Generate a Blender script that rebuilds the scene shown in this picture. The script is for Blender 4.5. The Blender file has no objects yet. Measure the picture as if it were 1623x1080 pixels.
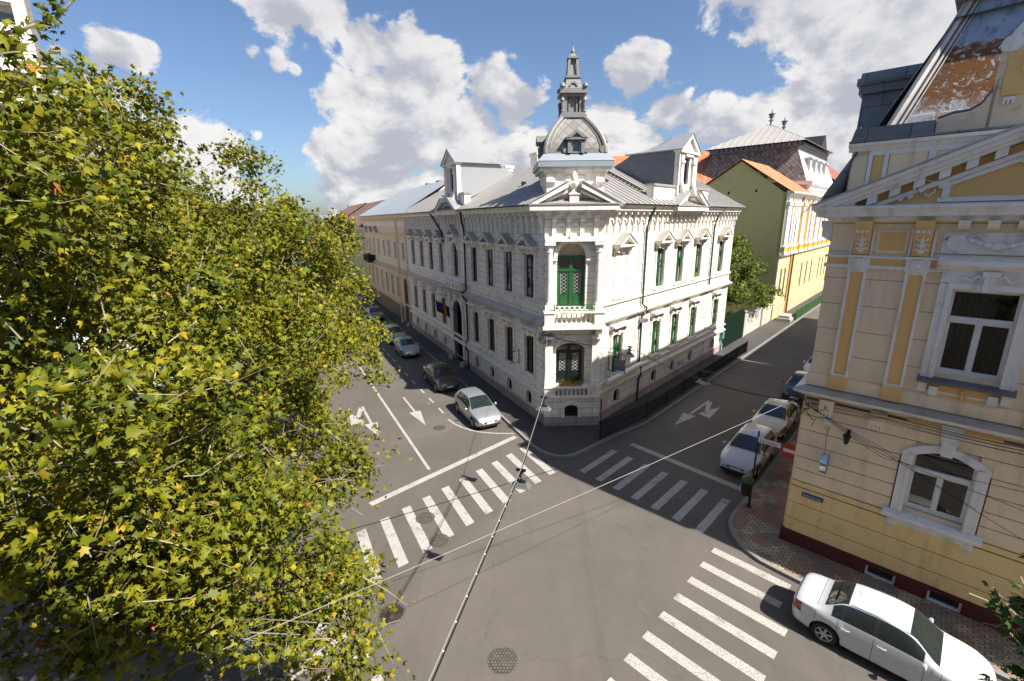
import bpy, bmesh, math, random
import numpy as np
from mathutils import Vector, Matrix
R = math.radians
random.seed(7); rng = np.random.default_rng(11)
SC = bpy.context.scene; COL = SC.collection
# ---------------------------------------------------------------- camera
CAMH, PIT, ROLL, FPX = 12.0, 0.25606, 0.01245, 730.0
cam = bpy.data.cameras.new('camera'); camo = bpy.data.objects.new('camera', cam); COL.objects.link(camo)
cam.sensor_width = 36.0; cam.lens = 36.0 * FPX / 1623.0; cam.clip_start = 0.05; cam.clip_end = 3000
cp, sp, cr, sr = math.cos(PIT), math.sin(PIT), math.cos(ROLL), math.sin(ROLL)
right = Vector((cr, -sp*sr, -cp*sr)); down = Vector((-sr, -sp*cr, -cp*cr)); fwd = Vector((0, cp, -sp))
M = Matrix((right, -down, -fwd)).transposed().to_4x4(); M.translation = Vector((0, 0, CAMH))
camo.matrix_world = M; SC.camera = camo
# ---------------------------------------------------------------- light
SUN_AZ, SUN_EL = 129.0, 48.0
sl = bpy.data.lights.new('sun', 'SUN'); sl.energy = 5.0; sl.angle = R(0.53); sl.color = (1.0, 0.945, 0.86)
so = bpy.data.objects.new('sun', sl); COL.objects.link(so)
sd = Vector((math.sin(R(SUN_AZ))*math.cos(R(SUN_EL)), math.cos(R(SUN_AZ))*math.cos(R(SUN_EL)), math.sin(R(SUN_EL))))
so.rotation_euler = sd.to_track_quat('Z', 'Y').to_euler()
SC.view_settings.view_transform = 'Standard'; SC.view_settings.look = 'None'
SC.view_settings.exposure = 1.0; SC.view_settings.gamma = 1.0; SC.view_settings.use_curve_mapping = False

# small node helper
class NT:
    def __init__(s, tree): s.t = tree; s.n = tree.nodes; s.l = tree.links
    def add(s, typ, **kw):
        nd = s.n.new(typ)
        for k, v in kw.items(): setattr(nd, k, v)
        return nd
    def link(s, a, b): s.l.new(a, b)
    def val(s, sock, v):
        if hasattr(v, 'is_output') or isinstance(v, bpy.types.NodeSocket): s.l.new(v, sock)
        else: sock.default_value = v
    def math(s, op, a, b=0.0, c=None, clamp=False):
        nd = s.add('ShaderNodeMath', operation=op, use_clamp=clamp)
        s.val(nd.inputs[0], a); s.val(nd.inputs[1], b)
        if c is not None: s.val(nd.inputs[2], c)
        return nd.outputs[0]
    def vmath(s, op, a, b=None, sc=None):
        nd = s.add('ShaderNodeVectorMath', operation=op)
        s.val(nd.inputs[0], a)
        if b is not None: s.val(nd.inputs[1], b)
        if sc is not None: s.val(nd.inputs['Scale'], sc)
        return nd.outputs['Value'] if op in ('DISTANCE', 'LENGTH', 'DOT_PRODUCT') else nd.outputs[0]
    def mix(s, f, a, b, blend='MIX'):
        nd = s.add('ShaderNodeMix', data_type='RGBA', blend_type=blend)
        s.val(nd.inputs[0], f)
        for i, v in ((6, a), (7, b)):
            if isinstance(v, tuple) and len(v) == 3: v = (*v, 1)
            s.val(nd.inputs[i], v)
        return nd.outputs[2]
    def noise(s, vec, scale, detail=4, rough=.55, dist=0.0):
        nd = s.add('ShaderNodeTexNoise'); s.l.new(vec, nd.inputs['Vector'])
        nd.inputs['Scale'].default_value = scale; nd.inputs['Detail'].default_value = detail
        nd.inputs['Roughness'].default_value = rough; nd.inputs['Distortion'].default_value = dist
        return nd.outputs[0]
    def ramp(s, f, stops):
        nd = s.add('ShaderNodeValToRGB'); s.l.new(f, nd.inputs[0]); e = nd.color_ramp.elements
        while len(e) < len(stops): e.new(.5)
        for el, (p, c) in zip(e, stops):
            el.position = p; el.color = (*c, 1) if isinstance(c, tuple) else (c, c, c, 1)
        return nd.outputs[0]
    def mr(s, v, a, b, c=0., d=1., smooth=True):
        nd = s.add('ShaderNodeMapRange'); nd.interpolation_type = 'SMOOTHSTEP' if smooth else 'LINEAR'
        s.val(nd.inputs[0], v); nd.inputs[1].default_value = a; nd.inputs[2].default_value = b
        nd.inputs[3].default_value = c; nd.inputs[4].default_value = d
        return nd.outputs[0]

# ---------------------------------------------------------------- world: sky and cumulus
def ray_dir(px, py):
    u = (px-811.5)/FPX; v = (py-540)/FPX
    u, v = cr*u - sr*v, sr*u + cr*v
    return Vector((u, cp-sp*v, -sp-cp*v)).normalized()
world = bpy.data.worlds.new('World'); SC.world = world; world.use_nodes = True
W = NT(world.node_tree); W.n.clear()
tc = W.add('ShaderNodeTexCoord'); D = W.vmath('NORMALIZE', tc.outputs['Generated'])
sky = W.add('ShaderNodeTexSky', sky_type='NISHITA'); sky.sun_disc = False
sky.sun_elevation = R(SUN_EL); sky.sun_rotation = R(SUN_AZ); sky.altitude = 100; sky.air_density = 1.0
sky.dust_density = 1.6; sky.ozone_density = 2.4
# clouds: (pixel direction of the clump, radius in direction units, weight)
CL = [(455,5,.11),(520,25,.13),(575,70,.14),(640,105,.15),(700,130,.13),(770,130,.12),(815,180,.12),(560,160,.14),(640,200,.2),(740,225,.2),
      (600,255,.2),(520,235,.1),(850,215,.07),(690,70,.05),(400,90,.04),(440,100,.05),(470,112,.04),(360,225,.09),(310,215,.07),(410,215,.05),
      (195,80,.07),(235,85,.05),(160,150,.09),(1000,135,.11),(960,190,.13),(1060,190,.12),(1120,200,.1),(1030,235,.13),(1150,170,.07),
      (1190,190,.09),(1340,80,.1),(1300,130,.13),(1380,130,.17),(1330,190,.18),(1440,60,.25),(1250,215,.12),(1300,-30,.22),(1450,-40,.3),(1600,40,.35),(1180,-30,.12),(1000,-40,.07),
      (50,230,.12),(1900,100,.4),(300,330,.2),(100,330,.25),(800,300,.22),(1000,300,.18),(600,330,.2),(1300,300,.25)]
def blob_field(vec):
    acc = None
    for (px, py, r) in CL:
        d = W.vmath('DISTANCE', vec, tuple(ray_dir(px, py)))
        f = W.math('MULTIPLY_ADD', d, -1.0/r, 1.0)
        f = W.math('MULTIPLY', f, min(1.0, .55+r*2.5))
        acc = f if acc is None else W.math('SMOOTH_MAX', acc, f, .12)
    return acc
def squash(v, sh=None):
    if sh is not None: v = W.vmath('ADD', v, sh)
    return W.vmath('MULTIPLY', v, (1.0, 1.0, 1.35))
def nz(sh=None):
    n1 = W.noise(squash(D, sh), 5.2, 10, .585, .3)
    return n1
NA = nz(); NB = nz((.035, -.012, .03)); NC = W.noise(squash(D), 17.0, 5, .55, .1)
d0 = W.math('ADD', blob_field(D), W.math('ADD', W.math('MULTIPLY_ADD', NA, 1.7, -.85), W.math('MULTIPLY_ADD', NC, .5, -.25)))
cover = W.mr(d0, .40, .52)
lit = W.math('SUBTRACT', NA, NB)
shade = W.mr(lit, -.10, .09)
thick = W.mr(d0, .35, 1.25)
sep = W.add('ShaderNodeSeparateXYZ'); W.link(D, sep.inputs[0])
up = W.mr(sep.outputs[2], .12, .5)
shade2 = W.math('MULTIPLY', shade, W.math('MULTIPLY_ADD', thick, -.35, 1.0), clamp=True)
shade2 = W.math('MULTIPLY', shade2, W.math('MULTIPLY_ADD', up, -.35, 1.0), clamp=True)
ccol = W.mix(shade2, (4.9, 5.15, 5.9), (9.6, 9.4, 9.3))
skyc = W.mix(1.0, sky.outputs[0], (1.22, 1.32, 1.46), 'MULTIPLY')
final = W.mix(cover, skyc, ccol)
bg = W.add('ShaderNodeBackground'); bg.inputs['Strength'].default_value = 0.050
W.link(final, bg.inputs[0]); wo = W.add('ShaderNodeOutputWorld'); W.link(bg.outputs[0], wo.inputs[0])

# ---------------------------------------------------------------- materials
MATS = {}
def mat(name, col, rough=.8, metal=0.0, var=.12, vscale=1.2, bump=0.0, bscale=30, dirt=0.0, dirtcol=(.12,.1,.08), dscale=.6, spec=.5, fine=0.0, streak=0.0):
    if name in MATS: return MATS[name]
    m = bpy.data.materials.new(name); m.use_nodes = True; N = NT(m.node_tree); N.n.clear()
    out = N.add('ShaderNodeOutputMaterial'); b = N.add('ShaderNodeBsdfPrincipled'); N.link(b.outputs[0], out.inputs[0])
    t = N.add('ShaderNodeTexCoord'); ob = t.outputs['Object']
    c0 = tuple(max(0, x*(1-var)) for x in col); c1 = tuple(min(1, x*(1+var)) for x in col)
    c = N.mix(N.noise(ob, vscale, 5, .6), c0, c1)
    if fine: c = N.mix(N.mr(N.noise(ob, 60, 3, .6), .4, .7, 0, fine), c, tuple(x*.55 for x in col))
    if dirt: c = N.mix(N.mr(N.noise(ob, dscale, 8, .68), .5, .72, 0, dirt), c, dirtcol)
    if streak: c = N.mix(N.mr(N.noise(N.vmath('MULTIPLY', ob, (3.2,3.2,.28)), 1.0, 6, .65), .5, .74, 0, streak), c, tuple(x*.45 for x in dirtcol) if dirt else (.2,.17,.13))
    N.link(c, b.inputs['Base Color'])
    b.inputs['Roughness'].default_value = rough; b.inputs['Metallic'].default_value = metal
    b.inputs['Specular IOR Level'].default_value = spec
    if bump:
        bp = N.add('ShaderNodeBump'); bp.inputs['Strength'].default_value = bump; bp.inputs['Distance'].default_value = .01
        N.link(N.noise(ob, bscale, 4, .6), bp.inputs['Height']); N.link(bp.outputs[0], b.inputs['Normal'])
    m['N'] = 1; MATS[name] = m
    return m
def mat_brick(name, col, mortar, bw, bh, ms=.012, rough=.85, var=.1, off=.5, bump=.6, dirt=.0, dirtcol=(.1,.09,.08), col2=None, dscale=.5, rot=0, coord='UV', fr=2, metal=0, wavy=0, patch=None):
    if name in MATS: return MATS[name]
    m = bpy.data.materials.new(name); m.use_nodes = True; N = NT(m.node_tree); N.n.clear()
    out = N.add('ShaderNodeOutputMaterial'); b = N.add('ShaderNodeBsdfPrincipled'); N.link(b.outputs[0], out.inputs[0])
    t = N.add('ShaderNodeTexCoord'); uv = t.outputs[coord]; ob = t.outputs['Object']
    if rot:
        mp = N.add('ShaderNodeMapping'); mp.inputs['Rotation'].default_value = (0, 0, rot); N.link(uv, mp.inputs[0]); uv = mp.outputs[0]
    if wavy:
        wv = N.add('ShaderNodeSeparateXYZ'); N.link(uv, wv.inputs[0])
        sx = N.math('MULTIPLY', N.math('SINE', N.math('MULTIPLY', wv.outputs[0], 2*math.pi/bw)), wavy)
        cb = N.add('ShaderNodeCombineXYZ'); N.link(wv.outputs[0], cb.inputs[0]); N.link(N.math('ADD', wv.outputs[1], sx), cb.inputs[1]); uv = cb.outputs[0]
    br = N.add('ShaderNodeTexBrick'); N.link(uv, br.inputs['Vector'])
    br.offset = off; br.offset_frequency = fr
    br.inputs['Color1'].default_value = (*[x*(1-var) for x in col], 1)
    br.inputs['Color2'].default_value = (*[min(1, x*(1+var)) for x in (col2 or col)], 1)
    br.inputs['Mortar'].default_value = (*mortar, 1); br.inputs['Scale'].default_value = 1
    br.inputs['Mortar Size'].default_value = ms; br.inputs['Mortar Smooth'].default_value = .3
    br.inputs['Brick Width'].default_value = bw; br.inputs['Row Height'].default_value = bh
    c = br.outputs[0]
    if patch:
        for pc, sc, lo in patch:
            c = N.mix(N.math('MULTIPLY', N.mr(N.noise(ob, sc, 2, .5), lo, lo+.04, 0, .75), N.math('SUBTRACT', 1.0, br.outputs[1])), c, pc)
    c = N.mix(N.mr(N.noise(ob, 1.1, 6, .6), .3, .75, 0, .22), c, tuple(x*.55 for x in col))
    if dirt: c = N.mix(N.mr(N.noise(ob, dscale, 9, .7), .48, .68, 0, dirt), c, dirtcol)
    if dirt and coord == 'UV': c = N.mix(N.mr(N.noise(N.vmath('MULTIPLY', ob, (3.0,3.0,.25)), 1.0, 6, .65), .5, .74, 0, .3), c, tuple(x*.6 for x in dirtcol))
    N.link(c, b.inputs['Base Color']); b.inputs['Roughness'].default_value = rough; b.inputs['Metallic'].default_value = metal
    bp = N.add('ShaderNodeBump'); bp.inputs['Strength'].default_value = bump; bp.inputs['Distance'].default_value = .012; bp.invert = True
    h = N.math('ADD', br.outputs[1], N.math('MULTIPLY', N.noise(ob, 25, 4, .6), .35))
    N.link(h, bp.inputs['Height']); N.link(bp.outputs[0], b.inputs['Normal'])
    MATS[name] = m; return m
def mat_glass(name, col=(.02,.025,.03), rough=.04, curtain=None):
    m = bpy.data.materials.new(name); m.use_nodes = True; N = NT(m.node_tree); N.n.clear()
    out = N.add('ShaderNodeOutputMaterial'); b = N.add('ShaderNodeBsdfPrincipled'); N.link(b.outputs[0], out.inputs[0])
    t = N.add('ShaderNodeTexCoord')
    if curtain:
        w = N.add('ShaderNodeTexWave'); N.link(t.outputs['UV'], w.inputs[0]); w.inputs['Scale'].default_value = 3; w.inputs['Distortion'].default_value = 3
        c = N.mix(N.mr(N.noise(t.outputs['UV'], 1.3, 2, .5), .44, .5), col, N.mix(w.outputs[1], tuple(x*.6 for x in curtain), curtain))
        N.link(c, b.inputs['Base Color'])
    else: b.inputs['Base Color'].default_value = (*col, 1)
    b.inputs['Roughness'].default_value = rough; b.inputs['IOR'].default_value = 1.52; b.inputs['Specular IOR Level'].default_value = .9
    bp = N.add('ShaderNodeBump'); bp.inputs['Strength'].default_value = .03; bp.inputs['Distance'].default_value = .02
    N.link(N.noise(t.outputs['Object'], 2.5, 2, .5), bp.inputs['Height']); N.link(bp.outputs[0], b.inputs['Normal'])
    MATS[name] = m; return m
def mat_clear(name, tint=(.8,.85,.85), k=.86):
    m = bpy.data.materials.new(name); m.use_nodes = True; N = NT(m.node_tree); N.n.clear()
    out = N.add('ShaderNodeOutputMaterial'); g = N.add('ShaderNodeBsdfGlossy'); g.inputs['Roughness'].default_value = .02
    tr = N.add('ShaderNodeBsdfTransparent'); tr.inputs[0].default_value = (*[x*k for x in tint], 1)
    fr = N.add('ShaderNodeFresnel'); fr.inputs[0].default_value = 1.55
    mx = N.add('ShaderNodeMixShader'); N.link(N.math('MULTIPLY', fr.outputs[0], 1.8, clamp=True), mx.inputs[0]); N.link(tr.outputs[0], mx.inputs[1]); N.link(g.outputs[0], mx.inputs[2])
    N.link(mx.outputs[0], out.inputs[0]); MATS[name] = m; return m
def mat_paint(name, col, metal=0.0, rough=.28):
    m = bpy.data.materials.new(name); m.use_nodes = True; N = NT(m.node_tree); b = N.n['Principled BSDF']
    t = N.add('ShaderNodeTexCoord')
    c = N.mix(N.mr(N.noise(t.outputs['Object'], 3, 7, .65), .45, .8, 0, .28), col, tuple(x*.72+.03 for x in col))
    N.link(c, b.inputs['Base Color']); b.inputs['Metallic'].default_value = metal; b.inputs['Roughness'].default_value = rough
    b.inputs['Coat Weight'].default_value = .8; b.inputs['Coat Roughness'].default_value = .05
    MATS[name] = m; return m

# ---------------------------------------------------------------- frames and mesh builder
class Fr:
    def __init__(s, o=(0, 0), az=90.0, side=-1, z=0.0):
        s.o = o; a = R(az); s.az = az; s.d = (math.sin(a), math.cos(a)); s.n = (side*math.cos(a), -side*math.sin(a)); s.z = z
    def P(s, a, b, c): return (s.o[0]+a*s.d[0]+b*s.n[0], s.o[1]+a*s.d[1]+b*s.n[1], s.z+c)
    def sub(s, a, b, z=0):   # same orientation, moved origin
        f = Fr(); f.o = s.P(a, b, 0)[:2]; f.d = s.d; f.n = s.n; f.z = s.z+z; f.az = s.az; return f
WORLD = Fr()                 # s = x, d = y
OFF = {}
def off_of(o): return OFF.get(o.name, (0, 0, 0)) if o else (0, 0, 0)
class MB:
    def __init__(s, fr=WORLD): s.fr = fr; s.V = []; s.L = []; s.F = []
    def v(s, a, b, c): s.L.append((a, b, c)); s.V.append(s.fr.P(a, b, c)); return len(s.V)-1
    def f(s, ids, m=0): s.F.append((tuple(ids), m))
    def poly(s, pts, m=0): s.f([s.v(*p) for p in pts], m)
    def box(s, a0, a1, b0, b1, c0, c1, m=0):
        i = [s.v(a, b, c) for c in (c0, c1) for b in (b0, b1) for a in (a0, a1)]
        for q in ((0,1,3,2),(4,6,7,5),(0,4,5,1),(2,3,7,6),(0,2,6,4),(1,5,7,3)): s.f([i[k] for k in q], m)
    def obox(s, pts, m=0):   # 8 arbitrary corners, ordered as in box
        i = [s.v(*p) for p in pts]
        for q in ((0,1,3,2),(4,6,7,5),(0,4,5,1),(2,3,7,6),(0,2,6,4),(1,5,7,3)): s.f([i[k] for k in q], m)
    def prism(s, P2, b0, b1, m=0, ax='sz'):      # polygon in (s,z) between depths, or 'dz' along s, or 'sd' along z
        f = {'sz': lambda p, t: (p[0], t, p[1]), 'dz': lambda p, t: (t, p[0], p[1]), 'sd': lambda p, t: (p[0], p[1], t)}[ax]
        n = len(P2); a = [s.v(*f(p, b0)) for p in P2]; b = [s.v(*f(p, b1)) for p in P2]
        s.f(a, m); s.f(b[::-1], m)
        for i in range(n): s.f((a[i], a[(i+1) % n], b[(i+1) % n], b[i]), m)
    def prof(s, P2, s0, s1, m0=0.0, m1=0.0, m=0):  # profile in (d,z) swept along s; ends mitred: s0 - m0*d, s1 + m1*d
        n = len(P2); a = [s.v(s0-m0*p[0], p[0], p[1]) for p in P2]; b = [s.v(s1+m1*p[0], p[0], p[1]) for p in P2]
        s.f(a, m); s.f(b[::-1], m)
        for i in range(n): s.f((a[i], a[(i+1) % n], b[(i+1) % n], b[i]), m)
    def ring_arch(s, cx, cz, r0, r1, b0, b1, a0=0, a1=180, n=12, m=0):
        pts = []
        for i in range(n+1):
            t = R(a0+(a1-a0)*i/n); pts.append((math.cos(t), math.sin(t)))
        for i in range(n):
            (x0, z0), (x1, z1) = pts[i], pts[i+1]
            q = [(cx+r0*x0, cz+r0*z0), (cx+r1*x0, cz+r1*z0), (cx+r1*x1, cz+r1*z1), (cx+r0*x1, cz+r0*z1)]
            s.prism(q, b0, b1, m)
    def lathe(s, prof, c=(0, 0, 0), n=12, m=0, axis='z', a0=0, a1=360):
        full = abs(a1-a0) >= 359.9; k = n if full else n+1; rings = []
        for (r, h) in prof:
            ring = []
            for i in range(k):
                t = R(a0+(a1-a0)*i/n); x, y = r*math.cos(t), r*math.sin(t)
                if axis == 'z': p = (c[0]+x, c[1]+y, c[2]+h)
                elif axis == 'd': p = (c[0]+x, c[1]+h, c[2]+y)
                else: p = (c[0]+h, c[1]+x, c[2]+y)
                ring.append(s.v(*p))
            rings.append(ring)
        for j in range(len(rings)-1):
            for i in range(n if full else n):
                a, b = rings[j], rings[j+1]; i2 = (i+1) % k
                if not full and i+1 >= k: continue
                s.f((a[i], a[i2], b[i2], b[i]), m)
        if full:
            if prof[0][0] > 1e-4: s.f(rings[0][::-1], m)
            if prof[-1][0] > 1e-4: s.f(rings[-1], m)
    def tube(s, pts, r, n=6, m=0, cap=True):
        pts = [Vector(p) for p in pts]; rr = r if isinstance(r, (list, tuple)) else [r]*len(pts); rings = []
        for i, p in enumerate(pts):
            d = (pts[min(i+1, len(pts)-1)]-pts[max(i-1, 0)]).normalized()
            u = d.cross(Vector((0, 0, 1)));
            if u.length < .05: u = d.cross(Vector((1, 0, 0)))
            u.normalize(); w = d.cross(u)
            rings.append([s.v(*(p+u*(rr[i]*math.cos(2*math.pi*k/n))+w*(rr[i]*math.sin(2*math.pi*k/n)))) for k in range(n)])
        for a, b in zip(rings, rings[1:]):
            for k in range(n): s.f((a[k], a[(k+1) % n], b[(k+1) % n], b[k]), m)
        if cap: s.f(rings[0][::-1], m); s.f(rings[-1], m)
    def bar(s, p, q, w, h, m=0):      # rectangular bar between two local points; w sideways, h vertical-ish
        p, q = Vector(p), Vector(q); d = (q-p).normalized(); u = d.cross(Vector((0, 1, 0)))
        if u.length < .05: u = d.cross(Vector((0, 0, 1)))
        u.normalize(); t = d.cross(u)
        s.obox([tuple(e+u*(a*h/2)+t*(b*w/2)) for e in (p, q) for b in (-1, 1) for a in (-1, 1)], m)
    def build(s, name, mats, parent=None, smooth=False, label=None, recalc=True, kind=None):
        if not isinstance(mats, (list, tuple)): mats = [mats]
        ox, oy, oz = off_of(parent)
        me = bpy.data.meshes.new(name)
        V = [(x-ox, y-oy, z-oz) for x, y, z in s.V]
        me.from_pydata(V, [], [f for f, _ in s.F])
        for m in mats: me.materials.append(m)
        me.polygons.foreach_set('material_index', [m for _, m in s.F])
        uvl = me.uv_layers.new(name='uv'); uv = []
        for f, _ in s.F:
            p = [s.L[i] for i in f]; nx = ny = nz = 0.0
            for i in range(len(p)):
                a, b = p[i], p[(i+1) % len(p)]
                nx += (a[1]-b[1])*(a[2]+b[2]); ny += (a[2]-b[2])*(a[0]+b[0]); nz += (a[0]-b[0])*(a[1]+b[1])
            ax, ay, az = abs(nx), abs(ny), abs(nz)
            if az > max(ax, ay)*1.2: uv += [c for q in p for c in (q[0], q[1])]
            elif ay >= ax: uv += [c for q in p for c in (q[0], q[2])]
            else: uv += [c for q in p for c in (q[1], q[2])]
        uvl.data.foreach_set('uv', uv)
        if recalc:
            bm = bmesh.new(); bm.from_mesh(me); bmesh.ops.recalc_face_normals(bm, faces=bm.faces); bm.to_mesh(me); bm.free()
        if smooth:
            me.polygons.foreach_set('use_smooth', [True]*len(me.polygons))
            if hasattr(me, 'set_sharp_from_angle'): me.set_sharp_from_angle(angle=R(40))
        me.update()
        o = bpy.data.objects.new(name, me); COL.objects.link(o)
        if parent: o.parent = parent; OFF[o.name] = off_of(parent)
        if label: o['label'] = label
        if kind: o['kind'] = kind
        return o
def thing(name, label, cat, loc=(0, 0, 0), group=None):
    o = bpy.data.objects.new(name, None); COL.objects.link(o); o.location = loc; OFF[o.name] = tuple(loc)
    o.empty_display_size = .2; o['label'] = label; o['category'] = cat
    if group: o['group'] = group
    return o
def tag(o, label, cat, group=None):
    o['label'] = label; o['category'] = cat
    if group: o['group'] = group
    return o
def struct(o): o['kind'] = 'structure'; return o
def copy_tree(o, parent=None):
    c = o.copy(); COL.objects.link(c); OFF[c.name] = OFF.get(o.name, (0, 0, 0))
    if parent: c.parent = parent
    for ch in list(o.children): copy_tree(ch, c)
    return c
def text_to(mb, txt, size, s0, d, z0, m=0, width=None, thick=.004, rotf=None):
    cu = bpy.data.curves.new('t', 'FONT'); cu.body = txt; cu.size = size; cu.resolution_u = 2
    ob = bpy.data.objects.new('t', cu); COL.objects.link(ob); dg = bpy.context.evaluated_depsgraph_get(); dg.update()
    me = ob.evaluated_get(dg).to_mesh(); vs = [tuple(v.co) for v in me.vertices]; fs = [tuple(p.vertices) for p in me.polygons]
    xs = [v[0] for v in vs]; k = (width/(max(xs)-min(xs))) if width else 1
    base = {}
    for i, v in enumerate(vs):
        p = ((v[0]-min(xs))*k, v[1]*(1 if not width else min(k, 1.3)))
        if rotf: p = rotf(p)
        base[i] = mb.v(s0+p[0], d, z0+p[1])
    for f in fs: mb.f([base[i] for i in f], m)
    ob.evaluated_get(dg).to_mesh_clear(); bpy.data.objects.remove(ob); bpy.data.curves.remove(cu)

def wall(mb, s0, s1, z0, z1, ops, d=0.0, th=.3, m=0, mr=None):
    """wall face with openings (sa,sb,za,zb[,arch]) and reveals; arch = semicircle height fraction"""
    mr = m if mr is None else mr
    xs = sorted({s0, s1, *[o[0] for o in ops], *[o[1] for o in ops]}); zs = sorted({z0, z1, *[o[2] for o in ops], *[o[3] for o in ops]})
    xs = [x for x in xs if s0 <= x <= s1]; zs = [z for z in zs if z0 <= z <= z1]
    for a, b in zip(xs, xs[1:]):
        run = None
        for c, e in zip(zs, zs[1:]):
            hole = any(o[0] < (a+b)/2 < o[1] and o[2] < (c+e)/2 < o[3] for o in ops)
            if hole:
                if run: mb.poly([(a, d, run[0]), (b, d, run[0]), (b, d, run[1]), (a, d, run[1])], m); run = None
            else: run = (run[0], e) if run else (c, e)
        if run: mb.poly([(a, d, run[0]), (b, d, run[0]), (b, d, run[1]), (a, d, run[1])], m)
    for o in ops:
        a, b, c, e = o[:4]; t = d-th
        if a < s0 or b > s1 or e <= z0 or c >= z1: continue
        mb.poly([(a, d, c), (a, t, c), (a, t, e), (a, d, e)], mr); mb.poly([(b, d, c), (b, d, e), (b, t, e), (b, t, c)], mr)
        mb.poly([(a, d, c), (b, d, c), (b, t, c), (a, t, c)], mr); mb.poly([(a, d, e), (a, t, e), (b, t, e), (b, d, e)], mr)
        if len(o) > 4 and o[4]:
            h = o[4]; n = 10; cx = (a+b)/2; rx = (b-a)/2; arc = [(cx+rx*math.cos(math.pi*i/n), e-h+h*math.sin(math.pi*i/n)) for i in range(n+1)]
            rgt = [(b, e)] + [p for p in arc[:n//2+1]][::-1]; lft = [(a, e)] + arc[n//2:]
            for q in (rgt, lft):
                q = [q[0]] + q[1:]
                mb.prism(q, t, d-.001, m)
def slope(mb, e0, e1, r0, r1, de, ze, dr, zr, pitch=.6, m=0, mrib=0, ribh=.035, th=.08):
    """roof slope in frame coordinates with standing seams"""
    mb.obox([(e0,de,ze-th),(e1,de,ze-th),(e0,de,ze),(e1,de,ze),(r0,dr,zr-th),(r1,dr,zr-th),(r0,dr,zr),(r1,dr,zr)], m)
    if not pitch: return
    L = math.hypot(dr-de, zr-ze); nd, nz = -(zr-ze)/L, abs(dr-de)/L
    nd = nd if dr < de else -nd
    if dr < de: nd = (zr-ze)/L
    lo, hi = min(e0, r0), max(e1, r1); k = lo+pitch*.5
    while k < hi:
        t0, t1 = 0.0, 1.0
        for (a, b, sg) in ((e0, r0, 1), (e1, r1, -1)):
            # need sg*(k - (a+(b-a)t)) >= 0
            A = sg*(k-a); B = -sg*(b-a)
            if abs(B) < 1e-9:
                if A < 0: t0, t1 = 1, 0
            else:
                tt = -A/B
                if B > 0: t0 = max(t0, tt)
                else: t1 = min(t1, tt)
        if t1-t0 > .03:
            p = lambda t, h, s: (k+s, de+(dr-de)*t+nd*h, ze+(zr-ze)*t+nz*h)
            w = .015
            mb.obox([p(t0,-.005,-w),p(t0,-.005,w),p(t0,ribh,-w),p(t0,ribh,w),p(t1,-.005,-w),p(t1,-.005,w),p(t1,ribh,-w),p(t1,ribh,w)], mrib)
        k += pitch
# ================================================================= material set
WHITE = mat_brick('white_ashlar', (.78,.735,.65), (.26,.235,.20), 1.9, .40, .014, dirt=.35, dirtcol=(.30,.27,.23), var=.05, dscale=.9, bump=.8)
WTRIM = mat('white_trim', (.76,.715,.64), .8, dirt=.45, dirtcol=(.28,.25,.21), dscale=1.4, bump=.3, streak=.5)
WDIRTY = mat('weathered_trim', (.48,.45,.40), .85, dirt=.7, dirtcol=(.12,.11,.10), dscale=1.8, bump=.4)
PINKST = mat_brick('pink_stone', (.42,.33,.30), (.2,.17,.15), 1.1, .6, .012, dirt=.6, dirtcol=(.14,.11,.1), dscale=1.6)
ZINC = mat('zinc', (.40,.375,.35), .42, .35, var=.22, vscale=.8, dirt=.55, dirtcol=(.17,.15,.14), dscale=1.1, bump=.15, bscale=6)
ZINCLT = mat('light_zinc', (.31,.315,.32), .45, .3, var=.12, vscale=1.5, dirt=.15, dirtcol=(.4,.42,.45), bump=.15, bscale=5)
ZINCBLUE = mat('blue_zinc', (.25,.28,.31), .5, .25, var=.1, vscale=.6, dirt=.2, dirtcol=(.35,.38,.42), bump=.1, bscale=5)
LEAD = mat('lead_sheet', (.20,.195,.185), .55, .2, var=.3, vscale=2, dirt=.5, dirtcol=(.10,.095,.09), dscale=2, bump=.3, bscale=12)
ZINCRIB = mat('zinc_rib', (.20,.19,.18), .5, .2)
ZINCDK = mat('dark_zinc', (.13,.14,.16), .45, .4, var=.3, vscale=2, dirt=.4, dirtcol=(.3,.3,.3))
SLATE = mat_brick('dome_shingle', (.19,.18,.165), (.12,.11,.10), .42, .42, .03, rot=R(45), off=0, var=.2, dirt=.4, dirtcol=(.18,.16,.14), rough=.6)
GREEN = mat('green_paint', (.012,.085,.026), .45, var=.2, dirt=.15, dirtcol=(.1,.12,.06))
DKGREEN = mat('dark_green_paint', (.004,.011,.007), .45)
DKWOOD = mat('dark_wood', (.022,.018,.016), .5)
BLACKM = mat('black_metal', (.012,.012,.013), .45, .4)
GUTTER = mat('green_gutter', (.03,.06,.05), .5, .3)
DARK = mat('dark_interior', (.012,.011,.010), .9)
GLASS = mat_glass('window_glass', (.012,.016,.02), .04)
GLASSC = mat_glass('curtained_glass', (.012,.016,.02), .06, curtain=(.42,.40,.37))
CLEAR = mat_clear('clear_glass')
STONE = mat('grey_stone', (.36,.34,.31), .85, dirt=.5, dirtcol=(.15,.14,.12), bump=.4)
LEAFPOT = mat('potted_leaves', (.06,.12,.02), .6)
CURTAIN = mat('curtain_cloth', (.035,.03,.032), .9)
LACE = mat('lace_curtain', (.5,.49,.46), .9)

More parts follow.
